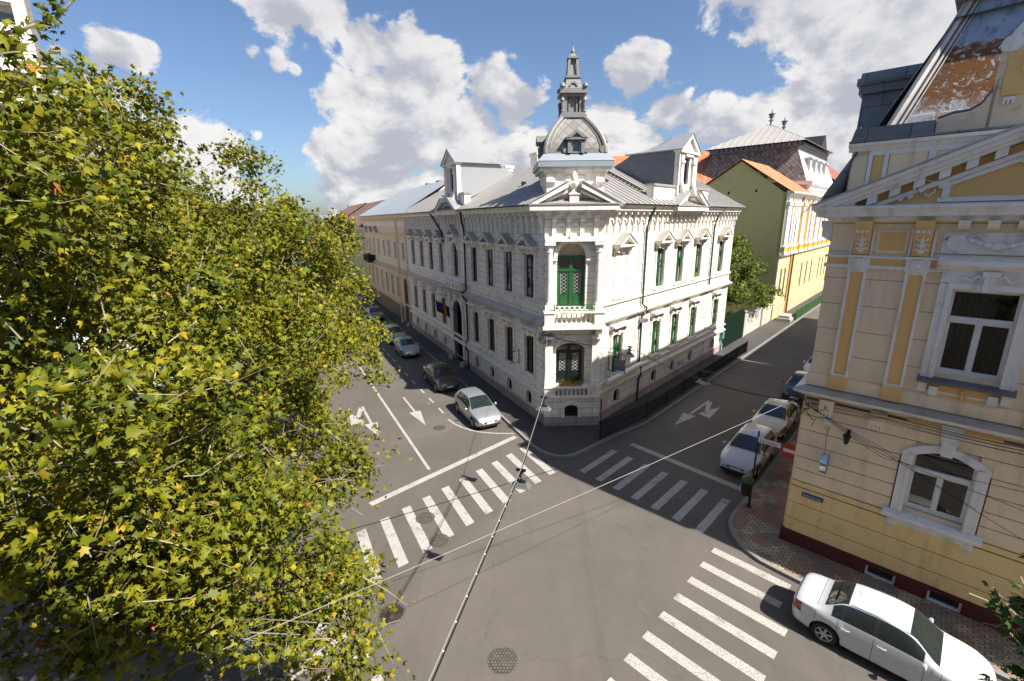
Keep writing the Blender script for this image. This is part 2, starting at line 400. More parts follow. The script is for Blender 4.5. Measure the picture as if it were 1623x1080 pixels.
FWL = Fr((1.84,25.6), -26.6, -1); FWR = Fr((5.06,25.68), 42.8, 1); FCH = Fr((1.84,25.6), 88.6, 1)
TA, TB = math.tan(R(32.4)), math.tan(R(22.9))
CHW = math.hypot(5.06-1.84, .08)
LENL, LENR = 29.9, 21.2
man = thing('corner_mansion', 'white two storey corner mansion with a domed turret, green doors and grey metal roofs', 'mansion', (1.84,25.6,0))

LU = [1.73,4.49,7.37,10.22,17.95,21.0,24.15,27.4]; RU = [1.98,7.15,10.2,13.6,18.45]
def rects(cs, w, z0, z1, arch=0): return [(c-w/2, c+w/2, z0, z1, arch) for c in cs]
LB = [1.75,4.47,7.33,10.22,17.93,20.93,24.07,27.27]; RB = [2.1,7.2,10.3,13.6,18.45]
# walls
for fr, ln, up, low, extra in ((FWL, LENL, LU, LB, [(13.7,14.9,7.5,10.3,.6),(13.0,15.2,.12,5.6,1.1)]), (FWR, LENR, RU, RB, [])):
    ops = rects(up if fr is FWL else RU[1:], 1.16, 7.52, 10.08) + rects(up, 1.16, 2.78, 5.23) + rects(low, .72, .78, 1.62, .3) + extra
    mb = MB(fr); wall(mb, 0, ln, 0.66, 12.5, ops, 0, .28); mb.build('wall', WHITE, man, recalc=False)
    mb = MB(fr); wall(mb, 0, ln, 0, .66, [o for o in ops if o[2] < .6], .07, .35)
    mb.poly([(0,.07,.66),(ln,.07,.66),(ln,-.02,.69),(0,-.02,.69)]); mb.build('plinth', PINKST, man, recalc=False)
# far end walls and back
mb = MB(FWR); mb.poly([(LENR,0,0),(LENR+4,-10.5,0),(LENR+4,-10.5,12.5),(LENR,0,12.5)]); mb.poly([(LENR+4,-10.5,0),(5,-10.5,0),(5,-10.5,12.5),(LENR+4,-10.5,12.5)]); mb.build('rear_wall', WHITE, man, recalc=False)
mb = MB(FWL); mb.poly([(LENL,0,0),(LENL,-10.5,0),(LENL,-10.5,12.5),(LENL,0,12.5)]); mb.poly([(LENL,-10.5,0),(7,-10.5,0),(7,-10.5,12.5),(LENL,-10.5,12.5)]); mb.build('rear_wall', WHITE, man, recalc=False)
# chamfer wall (turret face)
mb = MB(FCH); wall(mb, 0, CHW, 1.95, 12.5, [(.7,2.3,7.2,10.75,.78),(.7,2.4,2.55,5.1,.5)], 0, .55); mb.build('turret_wall', WHITE, man, recalc=False)
mb = MB(FCH); wall(mb, 0, CHW, .66, 1.95, [(1.2,2.0,.6,1.4,.25)], .35, .5)
for s in (0, CHW): mb.poly([(s,.35,.6),(s,-.3,.6),(s,-.3,1.95),(s,.35,1.95)])
mb.poly([(0,.35,1.95),(CHW,.35,1.95),(CHW,-.1,1.95),(0,-.1,1.95)]); mb.build('turret_base_wall', WHITE, man, recalc=False)
mb = MB(FCH); mb.box(-.03, CHW+.03, -.2, .42, 0, .64); mb.build('plinth', PINKST, man)
def win(parent, fr, s, z0, z1, w, mf, glass, arch=0, d=-.17, mull=True, trans=.68, inner=None, bars=0):
    mb = MB(fr); a, b = s-w/2, s+w/2; t = .07
    mb.box(a, a+t, d-.05, d+.03, z0, z1); mb.box(b-t, b, d-.05, d+.03, z0, z1)
    mb.box(a+t, b-t, d-.05, d+.028, z0, z0+.08); mb.box(a+t, b-t, d-.05, d+.028, z1-.08, z1)
    zt = z0+(z1-z0)*trans
    if trans: mb.box(a+t, b-t, d-.045, d+.045, zt-.05, zt+.05)
    if mull: mb.box(s-.05, s+.05, d-.04, d+.038, z0+.08, z1-.08)
    for k in range(bars):
        z = z0+(zt-z0)*(k+1)/(bars+1); mb.box(a+t, s-.05, d-.03, d+.01, z-.015, z+.015); mb.box(s+.05, b-t, d-.03, d+.01, z-.015, z+.015)
    if inner:
        for q in (a+w*.3, b-w*.3): mb.box(q-.05, q+.05, d-.03, d+.02, z0+.08, z1-.08)
    f = mb.build('window', mf, parent)
    g = MB(fr); g.poly([(a+.02,d-.02,z0),(b-.02,d-.02,z0),(b-.02,d-.02,z1),(a+.02,d-.02,z1)]); g.build('pane', glass, f)
    return f
def hood_surround(fr, s, z0, z1, w=1.16, full=True):
    mb = MB(fr); a, b = s-w/2, s+w/2
    for x0, x1 in ((a-.2, a-.02), (b+.02, b+.2)): mb.box(x0, x1, 0.001, .06, z0, z1+.12)
    mb.box(a-.2, b+.2, 0.001, .075, z1+.02, z1+.2); mb.box(s-.13, s+.13, .002, .16, z1-.03, z1+.36)
    for x0, x1 in ((a-.24, a-.02), (b+.02, b+.24)): mb.box(x0, x1, 0.002, .09, z1-.02, z1+.14)
    if full: mb.box(a-.26, b+.26, 0, .14, z0-.12, z0-.002)
    return mb.build('window_surround', WTRIM, man)
def pediment(fr, s, z=10.55, w=1.95, h=.62, d=.5):
    mb = MB(fr); a, b = s-w/2, s+w/2
    mb.box(a, b, 0, d, z-.1, z); mb.box(a+.08, b-.08, 0, d-.1, z-.2, z-.1)
    mb.prism([(a+.2,z),(b-.2,z),(s,z+h-.14)], 0, .12)
    for sx in (-1, 1):
        p = [(s+sx*w/2, z+.002), (s+sx*(w/2-.24), z+.002), (s, z+h-.18), (s, z+h)]
        mb.prism(p, 0, d-.02)
        q = [(s+sx*(w/2+.04), z+.0), (s+sx*(w/2+.04), z+.03), (s, z+h+.05), (s, z+h+.003)]
        mb.prism(q, 0, d+.03, 1)
    for sx in (-1, 1): mb.box(s+sx*w*.36-.07, s+sx*w*.36+.07, 0, .28, z-.42, z-.2)
    return mb.build('window_pediment', [WTRIM, ZINC], man)
for i, s in enumerate(LU): win(man, FWL, s, 7.52, 10.08, 1.16, DKWOOD, GLASSC if i in (0,1,2,4,6) else GLASS, bars=1); hood_surround(FWL, s, 7.52, 10.08, full=False); pediment(FWL, s)
for i, s in enumerate(LU): win(man, FWL, s, 2.78, 5.23, 1.16, DKWOOD, GLASS, bars=1); hood_surround(FWL, s, 2.78, 5.23, full=False)
for i, s in enumerate(RU):
    if i: win(man, FWR, s, 7.52, 10.08, 1.16, GREEN, GLASSC, inner=True)
    hood_surround(FWR, s, 7.52, 10.08); pediment(FWR, s)
    win(man, FWR, s, 2.78, 5.23, 1.16, GREEN, GLASSC, inner=True); hood_surround(FWR, s, 2.78, 5.23)
for fr, ss in ((FWL, LB), (FWR, RB)):
    for s in ss:
        win(man, fr, s, .78, 1.62, .72, BLACKM, GLASS, mull=True, trans=0)
        mb = MB(fr)
        for x0, x1 in ((s-.52, s-.37), (s+.37, s+.52)): mb.box(x0, x1, .0, .06, .78, 1.32)
        mb.ring_arch(s, 1.32, .37, .54, .0, .06, n=8); mb.build('basement_surround', WTRIM, man)
# ground floor hoods
for fr, ss in ((FWL, LU), (FWR, RU)):
    for s in ss:
        mb = MB(fr); mb.prof([(0,5.58),(.1,5.58),(.16,5.68),(.42,5.76),(.42,5.84),(0,5.92)], s-.98, s+.98)
        for q in (-.8, .68): mb.box(s+q, s+q+.12, 0, .2, 5.42, 5.58)
        mb.build('window_hood', WTRIM, man)
# horizontal mouldings
def course(name, P, m=WTRIM, chamf=True):
    for fr, ln, mt in ((FWL, LENL, TA), (FWR, LENR, TB)):
        mb = MB(fr); mb.prof(P, 0, ln, mt, 0); mb.build(name, m, man)
    if chamf:
        mb = MB(FCH); mb.prof(P, 0, CHW, TA, TB); mb.build(name, m, man)
course('string_course', [(0,6.02),(.08,6.02),(.14,6.16),(.34,6.26),(.38,6.38),(.02,6.56)], WDIRTY)
course('sill_course', [(0,7.16),(.13,7.2),(.13,7.3),(0,7.34)], chamf=False)
course('base_course', [(0,2.38),(.06,2.38),(.16,2.5),(.16,2.56),(0,2.62)], chamf=False)
course('base_moulding', [(0,1.86),(.10,1.86),(.2,1.98),(.2,2.06),(0,2.16)], chamf=False)
course('cornice', [(0,12.2),(.08,12.2),(.12,12.36),(.46,12.44),(.46,12.56),(.6,12.7),(.6,12.76),(0,12.76)])
for fr, ln in ((FWL, LENL), (FWR, LENR)):
    mb = MB(fr); k = int(ln/.72); st = (ln-.5)/k
    for i in range(k+1):
        s = .25+i*st
        mb.box(s-.07, s+.07, 0, .22, 11.78, 12.2); mb.box(s-.06, s+.06, 0, .36, 12.22, 12.4); mb.box(s-.05, s+.05, 0, .12, 11.35, 11.78); mb.box(s-.035, s+.035, 0, .07, 11.2, 11.35)
        if i < k: mb.ring_arch(s+st/2, 11.72, st/2-.12, st/2-.03, 0, .09, n=8)
    mb.box(0, ln, 0, .03, 11.5, 11.56)
    mb.build('bracket_frieze', WTRIM, man)
# vertical quoins each side of central bays
for fr, ss in ((FWL, (12.35, 16.3, .3, 29.5)), (FWR, (4.3, 16.6, .35, 20.8))):
    for s in ss:
        mb = MB(fr); z = .7
        while z < 11.2:
            if not any(abs(z-q) < .3 for q in (1.95, 2.4, 6.2, 7.2)): mb.box(s-.17, s+.17, 0, .045, z, z+.34)
            z += .42
        mb.build('quoins', WTRIM, man).__setitem__('kind', 'stuff')
# blind window on right facade
mb = MB(FWR); s = RU[0]; mb.box(s-.56, s+.56, 0.001, .03, 7.54, 10.06); mb.build('blind_window', WTRIM, man)
# gate
mb = MB(FWL); mb.box(13.0, 15.2, -.6, -.52, .12, 4.4); mb.box(14.07, 14.13, -.52, -.47, .12, 4.4)
for s in (13.15, 14.2):
    for z in (.4, 1.6, 2.9): mb.box(s, s+.8, -.52, -.48, z, z+1.0)
mb.box(13.0, 15.2, -.62, -.5, 4.4, 4.55); mb.poly([(13.0,-.62,4.5),(15.2,-.62,4.5),(15.2,-.62,5.6),(13.0,-.62,5.6)])
mb.build('gate', DKWOOD, man)
mb = MB(FWL)
for s in (12.72, 15.2): mb.box(s, s+.26, 0, .16, .66, 4.55)
mb.ring_arch(14.1, 4.5, 1.1, 1.36, 0, .16, n=14); mb.box(13.95, 14.25, .0, .3, 5.5, 6.0)
for s in (12.5, 15.5): mb.box(s, s+.22, 0, .3, 5.3, 6.0)
mb.box(12.45, 15.75, 0, .5, 6.56, 7.1); mb.box(12.4, 15.8, 0, .55, 7.1, 7.2)
for s in (12.7, 13.5, 14.4, 15.1): mb.box(s, s+.5, .5, .53, 6.68, 7.0, 1)
mb.build('gate_surround', [WTRIM, WDIRTY], man)
win(man, FWL, 14.3, 7.52, 10.2, 1.2, DKWOOD, GLASS); pediment(FWL, 14.3, 10.9, 2.1, .75)
mb = MB(FWL); mb.ring_arch(14.3, 9.7, .6, .8, 0, .12, n=12)
for s in (13.3, 15.14): mb.box(s-.0, s+.16, 0, .1, 7.5, 9.7)
for s in (13.2, 15.2): mb.box(s, s+.16, 0, .35, 10.3, 10.78)
mb.build('window_surround', WTRIM, man)
# downpipes
for fr, s, z0 in ((FWL, 11.8, 0), (FWL, 17.0, 9.6), (FWR, 4.72, 0), (FWR, 16.12, 6.6)):
    mb = MB(fr)
    if z0 and fr is FWL: pts = [(18.9,.55,12.6),(18.6,.3,12.1),(17.2,.12,11.0),(17.0,.12,10.2)]
    else: pts = [(s-.5 if fr is FWL else s+(.1 if s<9 else .9),.55,12.62),(s,.3,12.0 if s < 9 else 11.9),(s,.14,11.4),(s,.14,6.7),(s,.46,6.5),(s,.46,6.2),(s,.14,5.9),(s,.14,2.7),(s,.3,2.5),(s,.3,1.9),(s,.17,1.7),(s,.17,.0)]
    if fr is FWR and z0: pts = pts[:4]
    mb.tube(pts, .075, 8); mb.build('downpipe', GUTTER if fr is FWR else BLACKM, man, smooth=True)
# gutters
for fr, segs in ((FWL, ((.9,11.9),(17.1,29.9))), (FWR, ((.9,7.6),(13.2,21.6)))):
    for a, b in segs: mb = MB(fr); mb.lathe([(.08, 0), (.08, b-a)], (a, .64, 12.8), 8, axis='s', a0=180, a1=360); mb.build('gutter', GUTTER, man, recalc=False)
# ------------------------------------------------ turret balconies and doors
def baluster(mb, s, d, z0, h, m=0):
    mb.lathe([(.045,0),(.045,h*.1),(.028,h*.16),(.065,h*.36),(.03,h*.68),(.028,h*.84),(.045,h*.9),(.045,h)], (s, d, z0), 8, m)
mb = MB(FCH)   # lower balcony
mb.box(-.02, CHW+.02, -.05, .62, 1.95, 2.06); mb.box(.62, 2.5, .32, .56, 2.47, 2.56)
for a, b in ((0,.62), (2.5, CHW)): mb.box(a, b, .02, .6, 2.06, 2.55)
mb.box(-.04, CHW+.04, .0, .66, 2.56, 2.64)
bal = mb.build('balcony', WTRIM, man)
for i in range(7):
    q = MB(FCH); baluster(q, .82+i*.25, .44, 2.06, .41); q.build('baluster', WTRIM, bal, smooth=True)
mb = MB(FCH)   # upper balcony
mb.box(-.15, CHW+.15, 0, .95, 6.1, 6.25); mb.box(-.1, CHW+.1, 0, .85, 6.25, 6.32)
for a, b in ((-.05,.5), (2.72, CHW+.05)): mb.box(a, b, .3, .82, 6.32, 7.0)
mb.box(-.1, CHW+.1, .3, .88, 7.0, 7.1); mb.box(.5, 2.72, .42, .7, 6.32, 6.4)
for a, b in ((.0,.34), (2.88, CHW)): mb.prism([(.0,5.45),(.25,5.5),(.62,6.0),(.8,6.1),(0,6.1)], a, b, 0, 'dz')
bal = mb.build('balcony', WTRIM, man, label='upper stone balcony with green iron rail on the turret')
for i in range(8):
    q = MB(FCH); baluster(q, .66+i*.27, .56, 6.4, .6); q.build('baluster', WTRIM, bal, smooth=True)
q = MB(FCH)
q.box(.5, 2.72, .7, .73, 7.42, 7.46); q.box(.5, 2.72, .7, .73, 7.12, 7.15)
for i in range(9):
    s = .5+i*.2775; q.bar((s,.71,7.14),(s+.1387,.71,7.43),.02,.02)
    if i < 8: q.bar((s+.1387,.71,7.43),(s+.2775,.71,7.14),.02,.02); q.lathe([(.05,-.01),(.07,-.01),(.07,.01),(.05,.01)], (s+.139,.71,7.27), 8, 0, 'd')
for s in (.5, 2.72): q.box(s-.02, s+.02, .69, .74, 7.1, 7.5)
q.build('rail', GREEN, bal)
def dbl_door(z0, z1, zt, mt, lace, top=True):
    s0, s1 = .74, 2.26; d = -.32
    mb = MB(FCH)
    for a, b in ((s0,s0+.1),(s1-.1,s1)): mb.box(a, b, d-.05, d+.05, z0, z1)
    mb.box(s0+.1, s1-.1, d-.05, d+.048, z1-.12, z1); mb.box(s0+.1, s1-.1, d-.05, d+.08, zt-.07, zt+.07)
    sm = (s0+s1)/2; mb.box(sm-.09, sm+.09, d-.05, d+.06, z0, z1-.12)
    for a, b in ((s0+.1, sm-.09), (sm+.09, s1-.1)):
        mb.box(a, b, d-.05, d+.02, z0, z0+.7); mb.box(a+.08, b-.08, d+.02, d+.045, z0+.12, z0+.6)
        mb.box(a, a+.1, d-.05, d+.03, z0+.7, zt-.07); mb.box(b-.1, b, d-.05, d+.03, z0+.7, zt-.07)
    dr = mb.build('door', mt, man)
    g = MB(FCH); g.poly([(s0,d-.01,z0+.7),(s1,d-.01,z0+.7),(s1,d-.01,z1-.1),(s0,d-.01,z1-.1)]); g.build('pane', GLASS, dr)
    g = MB(FCH)
    for a, b in ((s0+.22, sm-.2), (sm+.2, s1-.22)):
        zz = z0+.75
        while zz < zt-.2:
            g.bar((a,d+.004,zz),(b,d+.004,zz+.22),.02,.012); g.bar((b,d+.004,zz),(a,d+.004,zz+.22),.02,.012); zz += .2
        g.box(a-.02, a, d, d+.008, z0+.72, zt-.1); g.box(b, b+.02, d, d+.008, z0+.72, zt-.1)
    g.build('grille', LACE, dr)
dbl_door(7.2, 10.05, 9.25, GREEN, LACE)
dbl_door(2.6, 5.0, 4.5, DKGREEN, LACE)
mb = MB(FCH); mb.poly([(.6,-.5,7),(2.4,-.5,7),(2.4,-.5,10.9),(.6,-.5,10.9)]); mb.poly([(.6,-.5,2),(2.5,-.5,2),(2.5,-.5,5.2),(.6,-.5,5.2)]); mb.build('niche_wall', mat('niche_cream', (.62,.52,.36)), man, recalc=False)
# columns and arch moulding
for z0, z1, r in ((7.1, 10.7, .17), (2.64, 5.5, .15)):
    for s in (.26, CHW-.26):
        mb = MB(FCH); mb.box(s-.26, s+.26, 0, .52, z0, z0+.28)
        if z0 > 7: mb.lathe([(r*1.35,0),(r*1.35,.07),(r*1.1,.12),(r,.2),(r*.97,1.4),(r*.9,z1-z0-.75),(r*1.15,z1-z0-.7),(r*1.0,z1-z0-.64),(r*1.25,z1-z0-.45),(r*1.6,z1-z0-.3)], (s,.27,z0+.28), 16)
        else: mb.box(s-.22, s+.22, 0, .3, z0+.28, z1-.1)
        mb.box(s-.29, s+.29, 0, .56, z1-.05, z1+.12)
        mb.build('column', WTRIM, man, smooth=True)
mb = MB(FCH); mb.ring_arch(1.55, 4.6, .86, 1.0, 0, .1, n=12, a0=10, a1=170); mb.build('lower_arch_moulding', WTRIM, man)
mb = MB(FCH); mb.ring_arch(1.5, 9.97, .8, 1.02, 0, .14, n=16); mb.box(1.36, 1.64, 0, .34, 10.7, 11.2)
mb.box(.46, .7, 0, .12, 9.8, 9.98); mb.box(2.3, 2.54, 0, .12, 9.8, 9.98)
mb.box(0, CHW, 0, .5, 10.84, 10.95); mb.box(0, CHW, 0, .18, 10.95, 11.1)
mb.build('arch_moulding', WTRIM, man)
mb = MB(FCH)
for i in range(4):
    s = .5+i*.76; mb.prism([(0,11.1),(.12,11.1),(.18,11.9),(.4,11.95),(.46,12.2),(0,12.2)], s-.11, s+.11, 0, 'dz')
    if i < 3: mb.ring_arch(s+.38, 11.55, .2, .27, 0, .06, n=8)
mb.build('bracket_frieze', WTRIM, man)
win(man, FCH, 1.6, .62, 1.4, .8, BLACKM, GLASS, d=.12, trans=0, bars=0)
mb = MB(FCH)
for x in (1.02, 2.02): mb.box(x, x+.16, .35, .42, .6, 1.2)
mb.ring_arch(1.6, 1.15, .42, .58, .35, .42, n=10); mb.build('basement_surround', WTRIM, man)
# ------------------------------------------------ eave pediments
def eave_ped(fr, c, w, z0, h, d=.75, urn=True, gap=.35):
    mb = MB(fr); mb.box(c-w/2, c+w/2, -.1, d, z0-.28, z0); mb.box(c-w/2-.06, c+w/2+.06, -.1, d+.06, z0, z0+.07, 1)
    mb.prism([(c-w/2+.3,z0+.07),(c+w/2-.3,z0+.07),(c,z0+h-.1)], -.9, -.05)
    for sx in (-1, 1):
        e = (c+sx*(w/2+.06), z0+.05); t = (c+sx*gap, z0+h-h*gap/(w/2))
        mb.prism([e, (e[0]-sx*.45, e[1]), (t[0], t[1]-.3), t], -1.2, d)
        mb.prism([(e[0]+sx*.03, e[1]+.0), (e[0]+sx*.03,e[1]+.05), (t[0],t[1]+.06), (t[0],t[1]+.002)], -1.6, d+.06, 1)
        mb.prism([(e[0]-sx*.6, e[1]+.03), (e[0]-sx*.9, e[1]+.03), (t[0], t[1]-.55), (t[0], t[1]-.38)], -.1, d-.35)
    o = mb.build('eave_pediment', [WTRIM, ZINCLT if fr is not FCH else ZINC], man)
    if urn:
        q = MB(fr); q.box(c-.24, c+.24, .1, .5, z0+.07, z0+.5); q.box(c-.3, c+.3, .05, .55, z0+.5, z0+.58)
        q.lathe([(.24,0),(.12,.12),(.1,.2),(.27,.42),(.28,.5),(.14,.6),(.18,.66),(.17,.9),(.0,1.12)], (c,.3,z0+.58), 12); q.build('urn', WTRIM, o, smooth=True)
eave_ped(FCH, 1.5, 4.7, 12.74, 1.35, .7)
eave_ped(FWL, 14.4, 5.0, 12.74, 1.5, .75, urn=False, gap=.9)
eave_ped(FWR, 10.25, 5.2, 12.74, 1.5, .75, urn=False, gap=.9)
# parapet blocks
for fr, segs in ((FWL, ((11.9,12.9),(15.9,16.9))), (FWR, ((5.7,8.7),(11.9,14.6)))):
    for a, b in segs:
        mb = MB(fr); mb.box(a, b, -.55, -.05, 12.8, 13.95); mb.box(a-.08, b+.08, -.63, .03, 13.95, 14.08, 1)
        if b-a > 1.5: mb.box(a+.3, b-.3, -.05, -.02, 13.1, 13.8)
        mb.build('parapet', [WTRIM, ZINC], man)
# ------------------------------------------------ roofs
def inter(f1, d1, f2, d2):   # corner where offset lines d1 (frame1) and d2 (frame2) meet -> world
    p = Vector(f1.P(0,d1,0)[:2]); q = Vector(f2.P(0,d2,0)[:2]); a = Vector(f1.d); b = Vector(f2.d)
    t = ((q.x-p.x)*b.y-(q.y-p.y)*b.x)/(a.x*b.y-a.y*b.x); return p+a*t
def local(fr, w): dx, dy = w[0]-fr.o[0], w[1]-fr.o[1]; return dx*fr.d[0]+dy*fr.d[1], dx*fr.n[0]+dy*fr.n[1]
X = inter(FWL, -5.5, FWR, -5.5); xl = local(FWL, X)[0]; xr = local(FWR, X)[0]
ZE, ZR = 12.82, 15.95
mb = MB(FWL); slope(mb, -.62*TA, 29.95, xl, 29.95, .62, ZE, -5.5, ZR, .62, 0, 1); slope(mb, xl+5, 29.95, xl, 29.95, -11, ZE, -5.5, ZR, 0, 0)
mb.build('roof', [ZINC, ZINCRIB], man)
mb = MB(FWR); slope(mb, -.62*TB, 21.75, xr, 24.0, .62, ZE, -5.5, ZR, .66, 0, 1); slope(mb, xr+3, 26, xr, 24.0, -11, ZE, -5.5, ZR, 0, 0)
mb.build('roof', [ZINC, ZINCRIB], man)
xc = local(FCH, X)
mb = MB(FCH); mb.poly([(-.62*TA,.62,ZE),(CHW+.62*TB,.62,ZE),(xc[0],xc[1],ZR+.02)]); mb.build('roof', ZINC, man, recalc=False)
mb = MB(FWR); mb.poly([(21.2,0,12.5),(25.2,-10.5,12.5),(23.9,-5.5,15.9)]); mb.build('gable_wall', WTRIM, man, recalc=False)
# roof ladder, skylights, vents
mb = MB(FWR)
f = lambda t: (.62-6.12*t, ZE+(ZR-ZE)*t+.1)
for i in range(14):
    t = .28+i*.045; d, z = f(t); mb.box(5.6, 6.0, d-.05, d+.05, z-.02, z+.03)
for s in (5.6, 6.0):
    a, b = f(.26), f(.9); mb.bar((s,a[0],a[1]),(s,b[0],b[1]),.05,.05)
mb.build('roof_ladder', DKWOOD, man)
mb = MB(FWR); a, b = f(.42), f(.56); mb.obox([(2.9,a[0],a[1]-.05),(3.5,a[0],a[1]-.05),(2.9,a[0],a[1]+.06),(3.5,a[0],a[1]+.06),(2.9,b[0],b[1]-.05),(3.5,b[0],b[1]-.05),(2.9,b[0],b[1]+.06),(3.5,b[0],b[1]+.06)]); mb.build('skylight', GLASS, man)
mb = MB(FWL); a = f(.45); mb.box(6.2, 6.5, a[0]-.1, a[0]+.1, a[1]-.1, a[1]+.12); mb.build('roof_vent', BLACKM, man)
# chimneys
for fr, s, d, w, z0, z1 in ((FWL, 7.4, -6.2, 1.0, 14.8, 18.0), (FWL, 15.2, -8.3, 1.2, 14.3, 17.6), (FWL, 12.0,-8.5,.7,14.5,17.0), (FWL, 21.8, -8.6, .9, 14.0, 17.2)):
    mb = MB(fr); mb.box(s-w/2, s+w/2, d-.4, d+.4, z0, z1-.25); mb.box(s-w/2-.08, s+w/2+.08, d-.48, d+.48, z1-.25, z1); mb.build('chimney', WTRIM, man)
# dormers
def dormer(fr, c, mside):
    w = 1.42
    mb = MB(fr)
    wall(mb, c-w, c+w, 13.5, 16.2, [(c-.38,c+.38,14.2,15.9)], 0, .3)
    for s in (-1, 1): mb.box(c+s*w-.12 if s > 0 else c-w-.06, c+w+.06 if s > 0 else c-w+.12, -.2, .12, 13.5, 16.15)
    for s in (-1, 1):
        mb.box(c+s*.95-.2, c+s*.95+.2, .0, .16, 14.1, 16.0); mb.box(c+s*.95-.26, c+s*.95+.26, 0, .22, 15.5, 15.66); mb.prism([(.16,13.5),(.5,13.5),(.36,13.8),(.16,14.4)], c+s*.95-.2, c+s*.95+.2, 0, 'dz')
    mb.box(c-.55, c+.55, 0, .2, 15.95, 16.15); mb.box(c-w-.12, c+w+.12, -.3, .26, 16.15, 16.3)
    mb.prism([(c-w-.05,16.3),(c+w+.05,16.3),(c,17.2)], -.4, .1)
    for s in (-1, 1): mb.prism([(c+s*(w+.2),16.28),(c+s*(w-.25),16.3),(c,17.15),(c,17.38)], -.5, .28)
    o = mb.build('dormer', WTRIM, man)
    q = MB(fr)
    for s in (-1, 1):
        q.obox([(c+s*w,-.2,13.4),(c+s*(w-.08),-.2,13.4),(c+s*w,-.2,16.3),(c+s*(w-.08),-.2,16.3),(c+s*w,-5.0,15.5),(c+s*(w-.08),-5.0,15.5),(c+s*w,-3.4,16.28),(c+s*(w-.08),-3.4,16.28)])
    q.build('dormer_cheek', mside, o)
    q = MB(fr); P = [(.34,17.43),(-1.3,17.45),(-1.3,17.3),(-2.6,16.8),(-3.6,16.55),(-4.8,16.45)]
    ridge = [(.34,17.44),(-.9,17.44),(-1.7,17.15),(-2.5,16.75),(-3.3,16.46),(-3.8,16.38)]
    for (d0, z0), (d1, z1) in zip(ridge, ridge[1:]):
        for s in (-1, 1):
            q.obox([(c,d0,z0-.05),(c+s*(w+.24),d0,16.26),(c,d0,z0),(c+s*(w+.24),d0,16.33),(c,d1,z1-.05),(c+s*(w+.24),d1,min(16.26,z1-.03)),(c,d1,z1),(c+s*(w+.24),d1,min(16.33,z1+.02))], 0 if d0 > -1 else 1)
    q.build('dormer_roof', [ZINCLT, ZINC], o)
    win(o, fr, c, 14.2, 15.9, .76, DKWOOD, GLASS, mull=False, trans=0)
dormer(FWL, 14.4, ZINCLT); dormer(FWR, 10.2, ZINCDK)
# ------------------------------------------------ turret
FT = FCH.sub(1.72, -2.5)      # axis frame
tur = MB(FT)
H = 1.62
tur.box(-H, H, -H, H, 12.6, 14.4); tur.box(-H-.08, H+.08, -H-.08, H+.08, 14.4, 14.55)
for s in (-1, 1): tur.box(s*1.35-.2, s*1.35+.2, H, H+.12, 12.9, 14.4); tur.prism([(H,13.7),(H+.1,13.72),(H+.3,13.95),(H+.3,14.1),(H,14.1)], s*1.35-.24, s*1.35+.24, 0, 'dz')
tur.box(-.5, .5, H, H+.06, 14.0, 14.3); tur.box(-H-.3, H+.3, -H-.3, H+.3, 14.55, 14.72)
tur.build('turret_block', WTRIM, man)
q = MB(FT); q.box(-H-.42, H+.42, -H-.42, H+.42, 14.72, 15.02)
q.obox([(-H-.44,-H-.44,15.02),(H+.44,-H-.44,15.02),(-H-.44,H+.44,15.02),(H+.44,H+.44,15.02),(-1.7,-1.7,15.42),(1.7,-1.7,15.42),(-1.7,1.7,15.42),(1.7,1.7,15.42)])
q.build('turret_cornice', ZINCBLUE, man)
prof_d = [(1.62,15.42),(1.60,15.7),(1.53,16.0),(1.38,16.35),(1.2,16.65),(.98,16.95),(.76,17.2),(.6,17.4)]
dm = MB(FT)
for (r0, z0), (r1, z1) in zip(prof_d, prof_d[1:]):
    for k in range(4):
        c = [(r0,-r0),(r0,r0),(-r0,r0),(-r0,-r0)]; e = [(r1,-r1),(r1,r1),(-r1,r1),(-r1,-r1)]
        a, b = c[k], c[(k+1) % 4]; g, h = e[k], e[(k+1) % 4]
        dm.poly([(a[0],a[1],z0),(b[0],b[1],z0),(h[0],h[1],z1),(g[0],g[1],z1)])
dome = dm.build('dome', SLATE, man, recalc=False)
rb = MB(FT)
for sx in (-1, 1):
    for sy in (-1, 1):
        rb.tube([(sx*r*1.0, sy*r*1.0, z+.02) for r, z in prof_d], .13, 8); rb.tube([(sx*(r-.24), sy*(r+.01), z) for r, z in prof_d], .04, 6); rb.tube([(sx*(r+.01), sy*(r-.24), z) for r, z in prof_d], .04, 6)
        for ax in (0, 1):
            c = (sx*1.5, sy*1.62, 15.62) if ax == 0 else (sx*1.62, sy*1.5, 15.62)
            rb.lathe([(.19,-.08),(.19,.08)], c, 12, 0, 'd' if ax == 0 else 's')
rb.box(-1.66, 1.66, -1.66, 1.66, 15.4, 15.5)
rb.build('dome_rib', LEAD, dome, smooth=True)
